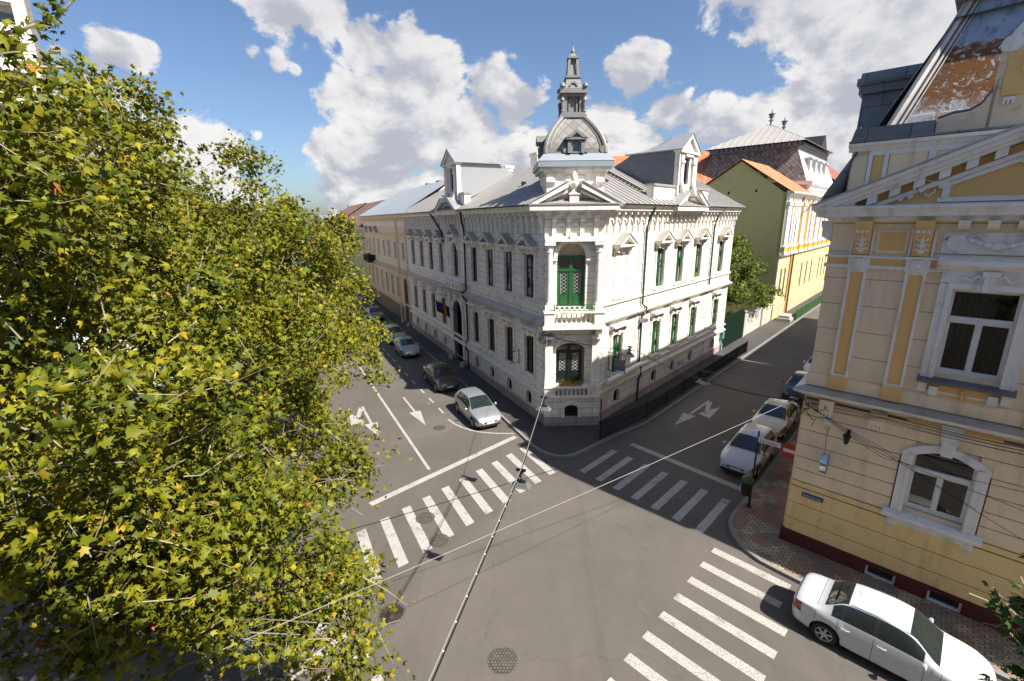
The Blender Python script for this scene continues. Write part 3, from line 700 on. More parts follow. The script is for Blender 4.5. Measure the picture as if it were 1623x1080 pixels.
for k in range(4):
    a = k*90; f2 = Fr(); ca, sa = math.cos(R(a)), math.sin(R(a))
    f2.o = FT.o; f2.d = (FT.d[0]*ca+FT.n[0]*sa, FT.d[1]*ca+FT.n[1]*sa); f2.n = (-FT.d[0]*sa+FT.n[0]*ca, -FT.d[1]*sa+FT.n[1]*ca); f2.z = 0
    q = MB(f2); wall(q, -.42, .42, 15.42, 16.1, [(-.17,.17,15.5,16.02)], 1.78, .2)
    for s in (-.42, .42): q.box(s-.02, s+.02, .9, 1.78, 15.42, 16.1)
    for s in (-1, 1): q.box(s*.36-.09, s*.36+.09, 1.78, 1.86, 15.42, 16.0)
    q.box(-.55, .55, 1.0, 1.95, 16.08, 16.18)
    for s in (-1, 1): q.prism([(s*.62,16.16),(s*.3,16.18),(0,16.42),(0,16.58)], .7, 1.98)
    q.prism([(-.4,16.18),(.4,16.18),(0,16.45)], 1.0, 1.84)
    for s in (-1, 1): q.lathe([(.12,-.06),(.12,.06)], (s*.58,1.72,15.56), 10, 0, 'd')
    o = q.build('dome_dormer', LEAD, dome); g = MB(f2); g.poly([(-.2,1.62,15.45),(.2,1.62,15.45),(.2,1.62,16.05),(-.2,1.62,16.05)]); g.build('dormer_pane', GLASS, dome)
lt = MB(FT)
lt.box(-.74,.74,-.74,.74,17.38,17.52); lt.box(-.66,.66,-.66,.66,17.52,17.66)
lt.box(-.36,.36,-.36,.36,17.66,18.45)
for sx in (-1, 1):
    for sy in (-1, 1):
        lt.box(sx*.44-.1, sx*.44+.1, sy*.44-.1, sy*.44+.1, 17.66, 18.45); lt.lathe([(.07,0),(.1,.05),(.06,.1),(.09,.5),(.12,.6),(.05,.75)], (sx*.6, sy*.6, 17.66), 8)
        lt.lathe([(.1,0),(.16,.08),(.13,.2),(.04,.28)], (sx*.62, sy*.62, 18.86), 8)
for k in range(4):
    a = k*90; f2 = Fr(); ca, sa = math.cos(R(a)), math.sin(R(a)); f2.o = FT.o; f2.d = (FT.d[0]*ca+FT.n[0]*sa, FT.d[1]*ca+FT.n[1]*sa); f2.n = (-FT.d[0]*sa+FT.n[0]*ca, -FT.d[1]*sa+FT.n[1]*ca); f2.z = 0
    t2 = MB(f2); t2.ring_arch(0, 18.2, .17, .25, .34, .46, n=10); t2.box(-.25,-.17,.34,.46,17.66,18.2); t2.box(.17,.25,.34,.46,17.66,18.2)
    t2.ring_arch(0, 18.98, .16, .24, .36, .5, n=8); t2.build('lantern_arch', LEAD, man)
lt.box(-.6,.6,-.6,.6,18.45,18.6); lt.box(-.74,.74,-.74,.74,18.6,18.72); lt.box(-.66,.66,-.66,.66,18.72,18.86)
def frus(mb, r0, z0, r1, z1, m=0): mb.obox([(-r0,-r0,z0),(r0,-r0,z0),(-r0,r0,z0),(r0,r0,z0),(-r1,-r1,z1),(r1,-r1,z1),(-r1,r1,z1),(r1,r1,z1)], m)
frus(lt,.48,18.86,.36,19.42); lt.box(-.42,.42,-.42,.42,19.42,19.54)
for sx in (-1, 1):
    for sy in (-1, 1): lt.bar((sx*.27,sy*.27,19.54),(sx*.2,sy*.2,20.4),.12,.12)
frus(lt,.2,19.54,.1,20.4); lt.box(-.3,.3,-.3,.3,20.4,20.5); frus(lt,.2,20.5,.08,20.7)
lt.lathe([(.1,20.68),(.13,20.78),(.06,20.9),(.025,21.0),(.012,21.5),(.0,21.65)], (0,0,0), 8); lt.lathe([(.0,0),(.045,.04),(0,.08)], (0,0,21.2), 8)
lt.build('lantern', LEAD, man, smooth=False)
# graffiti, awning roll, sign bracket
mb = MB(FWR); text_to(mb, 'BAUG', .62, 11.25, .012, .85, width=1.35); mb.build('graffiti', mat('blue_spray', (.03,.12,.42), .7), man)
# ================================================================= ground, road, pavements
def mat_asphalt(name, col, k=1.0):
    m = bpy.data.materials.new(name); m.use_nodes = True; N = NT(m.node_tree); N.n.clear()
    out = N.add('ShaderNodeOutputMaterial'); b = N.add('ShaderNodeBsdfPrincipled'); N.link(b.outputs[0], out.inputs[0])
    ob = N.add('ShaderNodeTexCoord').outputs['Object']
    c = N.mix(N.mr(N.noise(ob, .16, 4, .6, .6), .35, .65), tuple(x*.86 for x in col), tuple(x*1.15 for x in col))
    c = N.mix(N.mr(N.noise(ob, 1.4, 6, .65, .3), .45, .75, 0, .35), c, tuple(x*1.45 for x in (col[0], col[1]*.97, col[2]*.93)))
    c = N.mix(N.mr(N.noise(ob, .9, 8, .7, .8), .56, .72, 0, .35), c, tuple(x*.6 for x in col))
    pv = N.add('ShaderNodeTexVoronoi', feature='F1', distance='CHEBYCHEV'); pv.inputs['Scale'].default_value = .11; N.link(ob, pv.inputs['Vector'])
    sp_ = N.add('ShaderNodeSeparateColor'); N.link(pv.outputs['Color'], sp_.inputs[0]); c = N.mix(N.mr(sp_.outputs[0], .78, .80, 0, .28), c, tuple(x*.62 for x in col))
    st = N.vmath('MULTIPLY', ob, (1,1,1)); mpn = N.add('ShaderNodeMapping'); mpn.inputs['Rotation'].default_value = (0,0,R(-26.6)); mpn.inputs['Scale'].default_value = (1.1,.07,1); N.link(ob, mpn.inputs[0])
    c = N.mix(N.mr(N.noise(mpn.outputs[0], 1.0, 5, .6), .52, .70, 0, .32), c, tuple(x*.55 for x in col))
    c = N.mix(N.mr(N.noise(ob, 3.3, 2, .4), .74, .78, 0, .5), c, tuple(x*.35 for x in col))
    c = N.mix(N.mr(N.noise(ob, 90, 2, .7), .35, .75, 0, .45), c, tuple(min(1, x*2.0) for x in col))
    c = N.mix(N.mr(N.noise(ob, 70, 2, .7), .5, .72, 0, .5), c, tuple(x*.4 for x in col))
    v = N.add('ShaderNodeTexVoronoi', feature='DISTANCE_TO_EDGE'); v.inputs['Scale'].default_value = .16
    w = N.vmath('ADD', ob, N.vmath('SCALE', N.add('ShaderNodeTexNoise').outputs[1], sc=.0))
    nn = N.add('ShaderNodeTexNoise'); N.link(ob, nn.inputs[0]); nn.inputs['Scale'].default_value = 1.2; nn.inputs['Detail'].default_value = 5
    N.link(N.vmath('ADD', ob, N.vmath('SCALE', nn.outputs[1], sc=1.6)), v.inputs['Vector'])
    crack = N.mr(v.outputs[0], .0012, .004, 1, 0)
    c = N.mix(N.math('MULTIPLY', crack, .28), c, tuple(x*.35 for x in col))
    N.link(c, b.inputs['Base Color']); b.inputs['Roughness'].default_value = .82; b.inputs['Specular IOR Level'].default_value = .35
    bp = N.add('ShaderNodeBump'); bp.inputs['Strength'].default_value = .35; bp.inputs['Distance'].default_value = .008
    N.link(N.noise(ob, 55, 3, .7), bp.inputs['Height']); N.link(bp.outputs[0], b.inputs['Normal'])
    MATS[name] = m; return m
ASPH = mat_asphalt('asphalt', (.098,.087,.076)); ASPHW = mat_asphalt('pavement_asphalt', (.060,.056,.053))
KERB = mat('kerb_stone', (.22,.21,.19), .85, var=.25, dirt=.4, dirtcol=(.09,.08,.07), bump=.4, fine=.3)
def mat_marking():
    m = bpy.data.materials.new('road_paint'); m.use_nodes = True; N = NT(m.node_tree); N.n.clear()
    out = N.add('ShaderNodeOutputMaterial'); b = N.add('ShaderNodeBsdfPrincipled'); N.link(b.outputs[0], out.inputs[0])
    ob = N.add('ShaderNodeTexCoord').outputs['Object']
    c = N.mix(N.noise(ob, 1.5, 4, .6), (.34,.32,.29), (.50,.475,.44))
    c = N.mix(N.mr(N.noise(ob, 22, 6, .75), .47, .62, 0, .8), c, (.12,.11,.10))
    c = N.mix(N.mr(N.noise(ob, 2.3, 5, .7), .52, .70, 0, .5), c, (.2,.19,.17))
    N.link(c, b.inputs['Base Color']); b.inputs['Roughness'].default_value = .7
    tr = N.add('ShaderNodeBsdfTransparent'); mx = N.add('ShaderNodeMixShader')
    wr = N.math('ADD', N.math('MULTIPLY', N.noise(ob, 1.1, 3, .6), .55), N.math('MULTIPLY', N.noise(ob, 34, 5, .8), .5))
    N.link(N.mr(wr, .60, .68, 0, .9), mx.inputs[0]); N.link(b.outputs[0], mx.inputs[1]); N.link(tr.outputs[0], mx.inputs[2]); N.link(mx.outputs[0], out.inputs[0])
    MATS['road_paint'] = m; return m
PAINT = mat_marking()
PAVER = mat_brick('paving_blocks', (.40,.33,.22), (.055,.045,.035), .235, .125, .014, rot=R(44), coord='Object', wavy=.022, var=.22, bump=1.0,
                  patch=[((.29,.13,.095), .75, .48), ((.15,.14,.13), .9, .56), ((.22,.11,.08), .5, .6)], dirt=.35, dirtcol=(.07,.06,.05), dscale=1.6)
mb = MB(); mb.poly([(-600,-300,0),(600,-300,0),(600,900,0),(-600,900,0)]); struct(mb.build('road', ASPH))
FC = Fr((10.28,15.09), 135.2, 1); FCB = Fr((10.28,15.09), 42.8, -1)
def pw(fr, s, d): p = fr.P(s, d, 0); return (p[0], p[1])
def pavement(name, outer, inner, m, h=.13):
    """outer: kerb edge points; inner: points behind, closing the polygon"""
    n = len(outer); mb = MB()
    import mathutils
    off = []
    for i, p in enumerate(outer):
        a = Vector(outer[max(i-1, 0)]); b = Vector(outer[min(i+1, n-1)]); t = (b-a).normalized(); nn = Vector((-t.y, t.x))
        c = Vector(inner[len(inner)//2]) - Vector(p)
        if nn.dot(c) < 0: nn = -nn
        off.append((p[0]+nn.x*.16, p[1]+nn.y*.16))
    mb.poly([(x, y, h-.012) for x, y in off+inner]); struct(mb.build(name, m, recalc=False))
    # kerb in stones
    k = MB()
    for (a, b, c, d) in zip(outer, outer[1:], off, off[1:]):
        L = math.hypot(b[0]-a[0], b[1]-a[1]); q = max(1, min(60, int(L/1.0)))
        for j in range(q):
            t0, t1 = j/q+.004/L*2, (j+1)/q-.004/L*2
            f = lambda u, v, t: (u[0]+(v[0]-u[0])*t, u[1]+(v[1]-u[1])*t)
            p = [f(a,b,t0), f(a,b,t1), f(c,d,t0), f(c,d,t1)]; hz = h+random.uniform(-.004, .004)
            k.obox([(*p[0],-.1),(*p[1],-.1),(*p[2],-.1),(*p[3],-.1),(*p[0],hz),(*p[1],hz),(*p[2],hz),(*p[3],hz)])
    struct(k.build('kerb', KERB))
pavement('pavement', [pw(FWL,110,1.75), pw(FWL,60,1.75), pw(FWL,30,1.75), pw(FWL,15,1.75), pw(FWL,2.6,1.8), (.62,23.7),(.95,22.85),(1.45,22.1),(2.0,21.68),(2.55,21.52),(3.1,21.65),(3.75,22.1),(4.75,22.98),(5.7,23.75), pw(FWR,1.8,2.33), pw(FWR,12,2.4), pw(FWR,30,2.4), pw(FWR,120,2.4)],
         [pw(FWR,120,-3), pw(FWR,2,-3), pw(FWL,3,-3), pw(FWL,110,-3)], ASPHW)
pavement('pavement', [pw(FCB,100,1.85), pw(FCB,40,1.85), pw(FCB,8,1.85), (10.6,18.25),(9.6,17.25),(9.05,16.7),(8.62,16.1),(8.42,15.4),(8.45,14.6),(8.75,13.9),(9.2,13.35), pw(FC,1.4,2.05), pw(FC,5,2.05), pw(FC,40,2.05)],
         [pw(FC,40,-3), pw(FC,3,-3), pw(FCB,100,-3)], PAVER)
# left side of the avenue and the near corner
pavement('pavement', [pw(FWL,110,13.2), pw(FWL,60,13.2), pw(FWL,20,13.2), pw(FWL,0,13.2), (-8.3,15.2),(-8.6,13.4),(-9.6,12.1),(-11,10.9),(-16,6.2),(-40,-17)],
         [(-60,-10),(-60,60), pw(FWL,110,30)], ASPHW)
pavement('pavement', [(-26,-14),(-8,3.2),(-4.4,6.2),(-2.2,7.2),(.5,7.0),(2.6,6.0),(5.2,3.6),(26,-17)], [(20,-20),(0,-12),(-20,-18)], ASPHW)
# ---- markings
mk = MB(); Z = .004
def quad(p, u, w): mk.poly([(p[0],p[1],Z),(p[0]+w[0],p[1]+w[1],Z),(p[0]+w[0]+u[0],p[1]+w[1]+u[1],Z),(p[0]+u[0],p[1]+u[1],Z)])
def marking(name): 
    global mk
    o = struct(mk.build(name, PAINT, recalc=False)); mk = MB(); return o
for i in range(-2, 8): quad((-4.84+i*.739, 17.38+i*.757), (1.42,-2.72), (.31,.245))
marking('road_marking')
for i in range(7): quad((5.31+i*.653, 22.44-i*.757), (-2.08,-2.12), (.25,-.23))
marking('road_marking')
for i in range(8):
    k = .86 if i < 2 else 1; quad((7.28-i*.71, 14.52-i*.715), (2.07*k,-2.18*k), (.24,.23))
marking('road_marking')
for i in range(-3, 5): quad((-4.38+i*.62, 10.68-i*.73), (-2.0,-2.15), (.22,-.26))
marking('road_marking')
def line(p, q, w):
    p, q = Vector(p), Vector(q); t = (q-p).normalized(); n = Vector((-t.y, t.x))*w/2
    mk.poly([(*(p+n),Z),(*(q+n),Z),(*(q-n),Z),(*(p-n),Z)])
line((-18.6,48.2),(-4.2,20.6),.15); line((-40,90),(-20,51),.13); line((.14,24.1),(-6.3,17.75),.33); line((6.5,23.03),(10.55,18.35),.36)
marking('road_marking')
for p, q in zip([(-13.66,45.29),(-12.49,43.09),(-11.5,41.19),(-10.55,39.3),(-9.59,37.4),(-8.59,35.44),(-7.6,33.5),(-6.6,31.61),(-5.64,29.78),(-4.69,27.97),(-15,47.8),(-16.2,50),(-17.4,52.2)], range(20)):
    line((p[0]-.22, p[1]+.43), (p[0]+.22, p[1]-.43), .13)
cur = [(-4.05,26.6),(-3.6,25.95),(-3.06,25.4),(-2.4,24.95),(-1.7,24.68),(-1.0,24.55),(.05,24.5)]
for a, b in zip(cur, cur[1:]): line(a, b, .12)
marking('road_marking')
def arrow(c, d, L, turn=0):
    d = Vector(d).normalized(); n = Vector((-d.y, d.x)); c = Vector(c)
    P = lambda a, b: (*(c+d*a+n*b), Z)
    if turn == 0:
        mk.poly([P(0,-.07),P(L*.55,-.07),P(L*.55,.07),P(0,.07)]); mk.poly([P(L*.55,-.38),P(L,0),P(L*.55,.38)])
    else:
        mk.poly([P(0,-.08),P(L*.6,-.08),P(L*.6,.08),P(0,.08)]); mk.poly([P(L*.6,-.4),P(L,0),P(L*.6,.4)])
        s = turn; mk.poly([P(L*.12,.08*s),P(L*.42,.55*s),P(L*.32,.68*s),P(.0,.2*s)]); mk.poly([P(L*.5,.32*s),P(L*.55,1.15*s),P(L*.12,.95*s)])
arrow((-7.7,30.4), (.46,-.888), 5.2); arrow((-10.1,28.8), (.46,-.888), 5.0, -1)
arrow((13.3,29.1), (-.70,-.72), 5.2, 1)
marking('road_marking')
# ---- manholes
IROND = mat('dark_cast_iron', (.04,.03,.024), .6, .2, var=.3, vscale=3, dirt=.8, dirtcol=(.12,.10,.085), dscale=3)
IRON = mat_brick('cast_iron', (.16,.145,.125), (.085,.075,.065), .09, .09, .02, coord='Object', var=.2, rough=.6, metal=.4, dirt=.4, dirtcol=(.2,.17,.14), dscale=4)
for i, (x, y, r, lab) in enumerate([(-3.91,11.92,.36,'large dark iron manhole cover near the tree'), (-2.92,15.33,.33,'manhole cover touching the crossing stripe end'), (-3.72,16.76,.33,'manhole cover between two stripes of the crossing on the avenue'), (-.37,10.27,.36,'pale round manhole cover in the middle of the junction'), (-4.42,25.4,.3,'manhole cover in the lane behind the stop line')]):
    t = thing('manhole_cover', lab, 'manhole cover', (x, y, 0), 'manhole covers in the road')
    f = Fr((x, y)); q = MB(f); q.lathe([(r+.07,.0),(r+.07,.006),(r,.006),(r,.0)], (0,0,0), 28); q.build('ring', IRON, t)
    q = MB(f); q.lathe([(r-.01,.0),(r-.01,.009),(.0,.009)], (0,0,0), 28)
    for k in range(16):
        a = 2*math.pi*k/16; q.bar((math.cos(a)*r*.45,math.sin(a)*r*.45,.012),(math.cos(a)*r*.9,math.sin(a)*r*.9,.012),.03,.01)
    q.lathe([(r*.22,.009),(r*.22,.016),(0,.016)], (0,0,0), 12); q.build('lid', IRON if i else IROND, t)

# ================================================================= yellow townhouse on the right
BEIGE = mat('beige_plaster', (.80,.64,.45), .85, var=.07, dirt=.28, dirtcol=(.34,.26,.18), dscale=.8, bump=.2, streak=.25)
OCHRE = mat('ochre_plaster', (.72,.45,.17), .85, var=.08, dirt=.2, dirtcol=(.35,.22,.1), bump=.2)
YELLOW = mat('yellow_plaster', (.80,.58,.27), .8, var=.06, dirt=.3, dirtcol=(.4,.29,.15), dscale=1.5, bump=.2, streak=.28)
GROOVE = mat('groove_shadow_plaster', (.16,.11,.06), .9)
TRIM = mat('grey_white_trim', (.74,.71,.69), .8, var=.06, dirt=.35, dirtcol=(.3,.28,.26), dscale=1.6, bump=.25, streak=.35)
OXRED = mat('oxblood_paint', (.085,.012,.012), .6, var=.2, dirt=.2, dirtcol=(.12,.06,.05))
PEEL = mat('peeling_plaster', (.70,.55,.40), .9, var=.15, dirt=1.0, dirtcol=(.12,.09,.07), dscale=1.6, bump=.8, bscale=12)
WHWOOD = mat('white_window_wood', (.66,.66,.68), .5, var=.06, dirt=.2)
SLATEG = mat_brick('grey_sheet_roof', (.15,.16,.18), (.06,.06,.07), 1.0, .7, .02, var=.15, rough=.5, dirt=.4, dirtcol=(.3,.29,.28))
def mat_rust():
    m = bpy.data.materials.new('rusted_sheet'); m.use_nodes = True; N = NT(m.node_tree); N.n.clear()
    out = N.add('ShaderNodeOutputMaterial'); b = N.add('ShaderNodeBsdfPrincipled'); N.link(b.outputs[0], out.inputs[0])
    t = N.add('ShaderNodeTexCoord'); ob = t.outputs['Object']; uv = t.outputs['UV']
    br = N.add('ShaderNodeTexBrick'); N.link(uv, br.inputs[0]); br.inputs['Scale'].default_value = 1
    for k, v in (('Brick Width', .62), ('Row Height', .74), ('Mortar Size', .014)): br.inputs[k].default_value = v
    br.inputs['Color1'].default_value = (.40,.40,.40,1); br.inputs['Color2'].default_value = (.30,.31,.34,1); br.inputs['Mortar'].default_value = (.62,.6,.58,1)
    sep = N.add('ShaderNodeSeparateXYZ'); N.link(uv, sep.inputs[0])
    band = N.math('MULTIPLY', N.mr(sep.outputs[1], 14.4, 15.4, .45, 1.0), N.mr(sep.outputs[1], 16.55, 16.75, 1, 0))
    n = N.noise(ob, 3.6, 10, .75, 1.2)
    rust = N.math('MULTIPLY', N.mr(N.math('ADD', n, N.math('MULTIPLY', band, .16)), .575, .635), band)
    rc = N.mix(N.noise(ob, 9, 5, .7), (.07,.028,.012), (.26,.11,.035))
    c = N.mix(rust, br.outputs[0], rc)
    c = N.mix(N.mr(sep.outputs[1], 16.62, 16.68, 0, .85), c, N.mix(N.noise(ob, 2.5, 3, .6), (.14,.21,.33), (.36,.44,.56)))
    c = N.mix(N.mr(N.noise(N.vmath('MULTIPLY', ob, (2.5,2.5,.8)), 1.6, 8, .7), .48, .68, 0, .7), c, (.07,.055,.045))
    N.link(c, b.inputs['Base Color']); b.inputs['Roughness'].default_value = .8; b.inputs['Specular IOR Level'].default_value = .2
    bp = N.add('ShaderNodeBump'); bp.inputs['Strength'].default_value = .8; bp.inputs['Distance'].default_value = .02
    N.link(N.math('ADD', br.outputs[1], n), bp.inputs['Height']); N.link(bp.outputs[0], b.inputs['Normal'])
    return m
RUST = mat_rust()
tow = thing('yellow_townhouse', 'beige and yellow townhouse with a red plinth, white window frames and a rusty mansard roof', 'townhouse', (10.28,15.09,0))
FLEN = 20.0; CX = 3.78
bay = lambda c: [c]
wins = [CX, CX+5.6, CX+9.6, CX+13.6]
# main wall behind, with window openings
ops = []
for c in wins: ops += [(c-.7,c+.7,2.95,5.1,.25), (c-.68,c+.68,7.5,9.98)]
for c in wins[:2]: ops += [(c-1.26,c-.47,.1,.5),(c+.33,c+1.13,.1,.5)]
BJOINT = mat_brick('jointed_beige_plaster', (.80,.64,.45), (.30,.22,.15), 9.0, .84, .012, var=.03, dirt=.25, dirtcol=(.42,.32,.22), bump=.8)
mb = MB(FC); wall(mb, 0, FLEN, 0, 12.0, ops, 0, .3); mb.build('wall', BJOINT, tow, recalc=False)
sops = []
for c in (3,6.5,10,13.5,17,20.5): sops += [(c-.6,c+.6,2.95,5.0), (c-.6,c+.6,7.5,9.98)]
mb = MB(FCB); wall(mb, 0, 24, 0, 12.2, sops, 0, .3); mb.build('side_wall', BEIGE, tow, recalc=False)
for c in (3,6.5,10,13.5,17,20.5):
    win(tow, FCB, c, 7.5, 9.98, 1.2, WHWOOD, GLASS); win(tow, FCB, c, 2.95, 5.0, 1.2, WHWOOD, GLASS)
# rusticated courses (real grooves)
def courses(fr, L, cuts, zs, m, d, name, arch=True):
    mb = MB(fr)
    for z0, z1 in zs:
        a = 0.0
        segs = [(0, L)]
        for (x0, x1, c0, c1) in cuts:
            if z1 <= c0 or z0 >= c1: continue
            segs = [q for s in segs for q in ((s[0], min(s[1], x0)), (max(s[0], x1), s[1])) if q[1]-q[0] > .02]
        for (p, q) in segs:
            mb.prism([(0,z0+.012),(d-.012,z0+.012),(d,z0+.03),(d,z1-.03),(d-.012,z1-.012),(0,z1-.012)], p, q, 0, 'dz')
    return mb.build(name, m, tow)
cutw = [(c-1.02, c+1.02, 2.62, 5.25) for c in wins]
for c in wins:
    for s_ in (-1, 1): mb = MB(FC); mb.box(c+s_*.87-.15, c+s_*.87+.15, .001, .05, 4.72, 5.25); mb.build('arch_spandrel', BEIGE, tow)
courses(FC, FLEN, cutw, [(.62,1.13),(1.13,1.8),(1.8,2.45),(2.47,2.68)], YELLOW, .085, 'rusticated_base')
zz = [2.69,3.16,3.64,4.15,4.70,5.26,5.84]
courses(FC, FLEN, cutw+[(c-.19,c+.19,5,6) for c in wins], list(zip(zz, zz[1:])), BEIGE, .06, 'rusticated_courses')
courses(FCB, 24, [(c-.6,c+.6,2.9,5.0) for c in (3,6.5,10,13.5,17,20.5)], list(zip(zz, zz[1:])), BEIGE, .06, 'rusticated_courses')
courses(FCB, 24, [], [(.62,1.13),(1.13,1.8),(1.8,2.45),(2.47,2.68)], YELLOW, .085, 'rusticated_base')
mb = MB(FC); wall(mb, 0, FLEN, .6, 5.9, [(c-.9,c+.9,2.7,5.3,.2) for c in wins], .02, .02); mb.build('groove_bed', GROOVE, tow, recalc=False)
for c in wins:
    for a in (-1.0, .19): mb = MB(FC); mb.box(c+a-.04, c+a+.85, .02, .055, 5.46, 5.95); mb.build('spandrel_panel', OCHRE, tow)
bc = []
for c in wins[:2]: bc += [(c-1.26,c-.47,.1,.5),(c+.33,c+1.13,.1,.5)]
for fr, ln in ((FC, FLEN), (FCB, 24)):
    mb = MB(fr)
    if fr is FC:
        wall(mb, -.12, ln, 0, .6, bc, .13, .3); mb.poly([(-.12,.13,.6),(ln,.13,.6),(ln,0,.62),(-.12,0,.62)])
    else: mb.box(-.12, ln, 0, .12, 0, .61)
    mb.build('plinth', OXRED, tow, recalc=False)
for (a, b, c, e) in bc:
    mb = MB(FC)
    for x0, x1, y0, y1 in ((a,a+.06,c,e),(b-.06,b,c,e),(a+.06,b-.06,c,c+.07),(a+.06,b-.06,e-.03,e)): mb.box(x0, x1, -.04, .06, y0, y1)
    f = mb.build('basement_window', WHWOOD, tow); g = MB(FC); g.poly([(a,-.02,c),(b,-.02,c),(b,-.02,e),(a,-.02,e)]); g.build('pane', GLASS, f)
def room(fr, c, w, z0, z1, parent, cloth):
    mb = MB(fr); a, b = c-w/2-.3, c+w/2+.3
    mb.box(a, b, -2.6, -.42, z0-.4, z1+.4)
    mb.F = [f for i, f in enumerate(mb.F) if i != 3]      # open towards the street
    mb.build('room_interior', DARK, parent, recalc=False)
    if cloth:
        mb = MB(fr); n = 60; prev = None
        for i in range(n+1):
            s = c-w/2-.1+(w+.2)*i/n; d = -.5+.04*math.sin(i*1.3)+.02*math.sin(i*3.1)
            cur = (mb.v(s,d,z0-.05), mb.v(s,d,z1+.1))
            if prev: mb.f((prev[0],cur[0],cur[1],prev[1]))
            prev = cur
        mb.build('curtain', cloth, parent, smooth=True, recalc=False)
def big_window(c, z0, z1, w, zt, arch, cloth):
    mb = MB(FC); a, b = c-w/2, c+w/2; d = -.15; t = .055
    mb.box(a, a+t, d-.06, d+.05, z0, z1); mb.box(b-t, b, d-.06, d+.05, z0, z1); mb.box(a+t, b-t, d-.06, d+.048, z0, z0+.09)
    if arch: mb.ring_arch(c, z1-.25, 0, 0, 0, 0) if 0 else None
    mb.box(a+t, b-t, d-.06, d+.048, z1-.08-(.0), z1); mb.box(a+t, b-t, d-.05, d+.075, zt-.07, zt+.07)
    mb.box(c-.04, c+.04, d-.05, d+.055, z0+.09, zt-.07)
    for x0, x1 in ((a+t, c-.04), (c+.04, b-t)):
        mb.box(x0, x0+.035, d-.04, d+.03, z0+.09, zt-.07); mb.box(x1-.035, x1, d-.04, d+.03, z0+.09, zt-.07)
        mb.box(x0+.035, x1-.035, d-.04, d+.028, z0+.09, z0+.14); mb.box(x0+.035, x1-.035, d-.04, d+.028, zt-.12, zt-.07)
    f = mb.build('window', WHWOOD, tow)
    g = MB(FC); g.poly([(a+.02,d-.03,z0+.02),(b-.02,d-.03,z0+.02),(b-.02,d-.03,z1-.02),(a+.02,d-.03,z1-.02)]); g.build('pane', CLEAR, f)
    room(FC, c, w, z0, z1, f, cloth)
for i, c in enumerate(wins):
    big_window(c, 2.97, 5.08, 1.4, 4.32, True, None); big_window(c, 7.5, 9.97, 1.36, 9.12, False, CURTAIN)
    # ground floor surround: flat shallow arch
    mb = MB(FC)
    for s in (-1, 1): mb.box(c+s*.7 if s > 0 else c-.98, c+.98 if s > 0 else c-.7, 0, .13, 2.78, 4.9)
    n = 12; top = [(c-.98+1.96*k/n, 4.9+.42*math.sin(math.pi*k/n)**.8) for k in range(n+1)]; bot = [(c-.7+1.4*k/n, 4.84+.25*math.sin(math.pi*k/n)) for k in range(n+1)]
    for k in range(n): mb.prism([bot[k], bot[k+1], top[k+1], top[k]], 0, .13)
    mb.prism([(c-.13,5.05),(c+.13,5.05),(c+.24,6.0),(c-.24,6.0)], 0, .22)
    for s in (-1, 1): mb.box(c+s*.76-.03, c+s*.76+.03, .13, .16, 2.85, 4.85)
    mb.build('window_surround', TRIM, tow)
    mb = MB(FC); mb.prism([(0,2.52),(.1,2.52),(.26,2.58),(.3,2.66),(.28,2.74),(.14,2.82),(0,2.84)], c-1.16, c+1.16, 0, 'dz')
    ap = [(c-1.02,2.54),(c+1.02,2.54),(c+1.02,2.28),(c+.8,2.28),(c+.72,2.38),(c-.72,2.38),(c-.8,2.28),(c-1.02,2.28)]
    mb.prism(ap, 0, .12)
    for s in (-.92, .92):
        for k in (-1, 0, 1): mb.box(c+s+k*.06-.02, c+s+k*.06+.02, .0, .13, 2.2, 2.28)
    mb.build('window_sill', TRIM, tow)
    mb = MB(FC)
    for s in (-1, 1):
        mb.box(c-.98 if s < 0 else c+.78, c-.78 if s < 0 else c+.98, 0, .1, 6.9, 10.12); mb.box(c-.8 if s < 0 else c+.685, c-.685 if s < 0 else c+.8, 0, .15, 7.36, 10.0)
        mb.box(c+s*.62-.1, c+s*.62+.1, 0, .14, 6.84, 7.1)
    mb.box(c-.8, c+.8, 0, .14, 9.98, 10.14); mb.box(c-.98, c+.98, 0, .1, 10.14, 10.5)
    mb.prof([(0,10.5),(.12,10.5),(.3,10.66),(.3,10.76),(0,10.86)], c-1.12, c+1.12)
    mb.prism([(0,6.9),(.05,6.9),(.05,6.96),(0,6.96)], c-.75, c+.75, 0, 'dz')
    mb.box(c-.12, c+.12, .0, .2, 9.95, 10.44); mb.box(c-.17, c+.17, .0, .24, 10.36, 10.5)
    for s in (-1, 1):
        mb.tube([(c+s*.12,.14,10.3),(c+s*.25,.16,10.38),(c+s*.38,.15,10.24),(c+s*.52,.15,10.32),(c+s*.62,.13,10.24)], [.035,.045,.04,.03,.012], 6)
    mb.build('window_surround', TRIM, tow)
    mb = MB(FC); mb.prism([(0,7.2),(.26,7.2),(.3,7.26),(.3,7.31),(0,7.37)], c-1.02, c+1.02, 0, 'dz'); mb.build('window_sill', ZINCDK, tow)
    mb = MB(FC); mb.box(c-.72, c+.72, 0, .04, 6.74, 7.16); mb.lathe([(.0,0),(.05,.02),(.04,.3),(.0,.36)], (c,.07,6.78), 8); mb.build('apron_panel', OCHRE, tow)
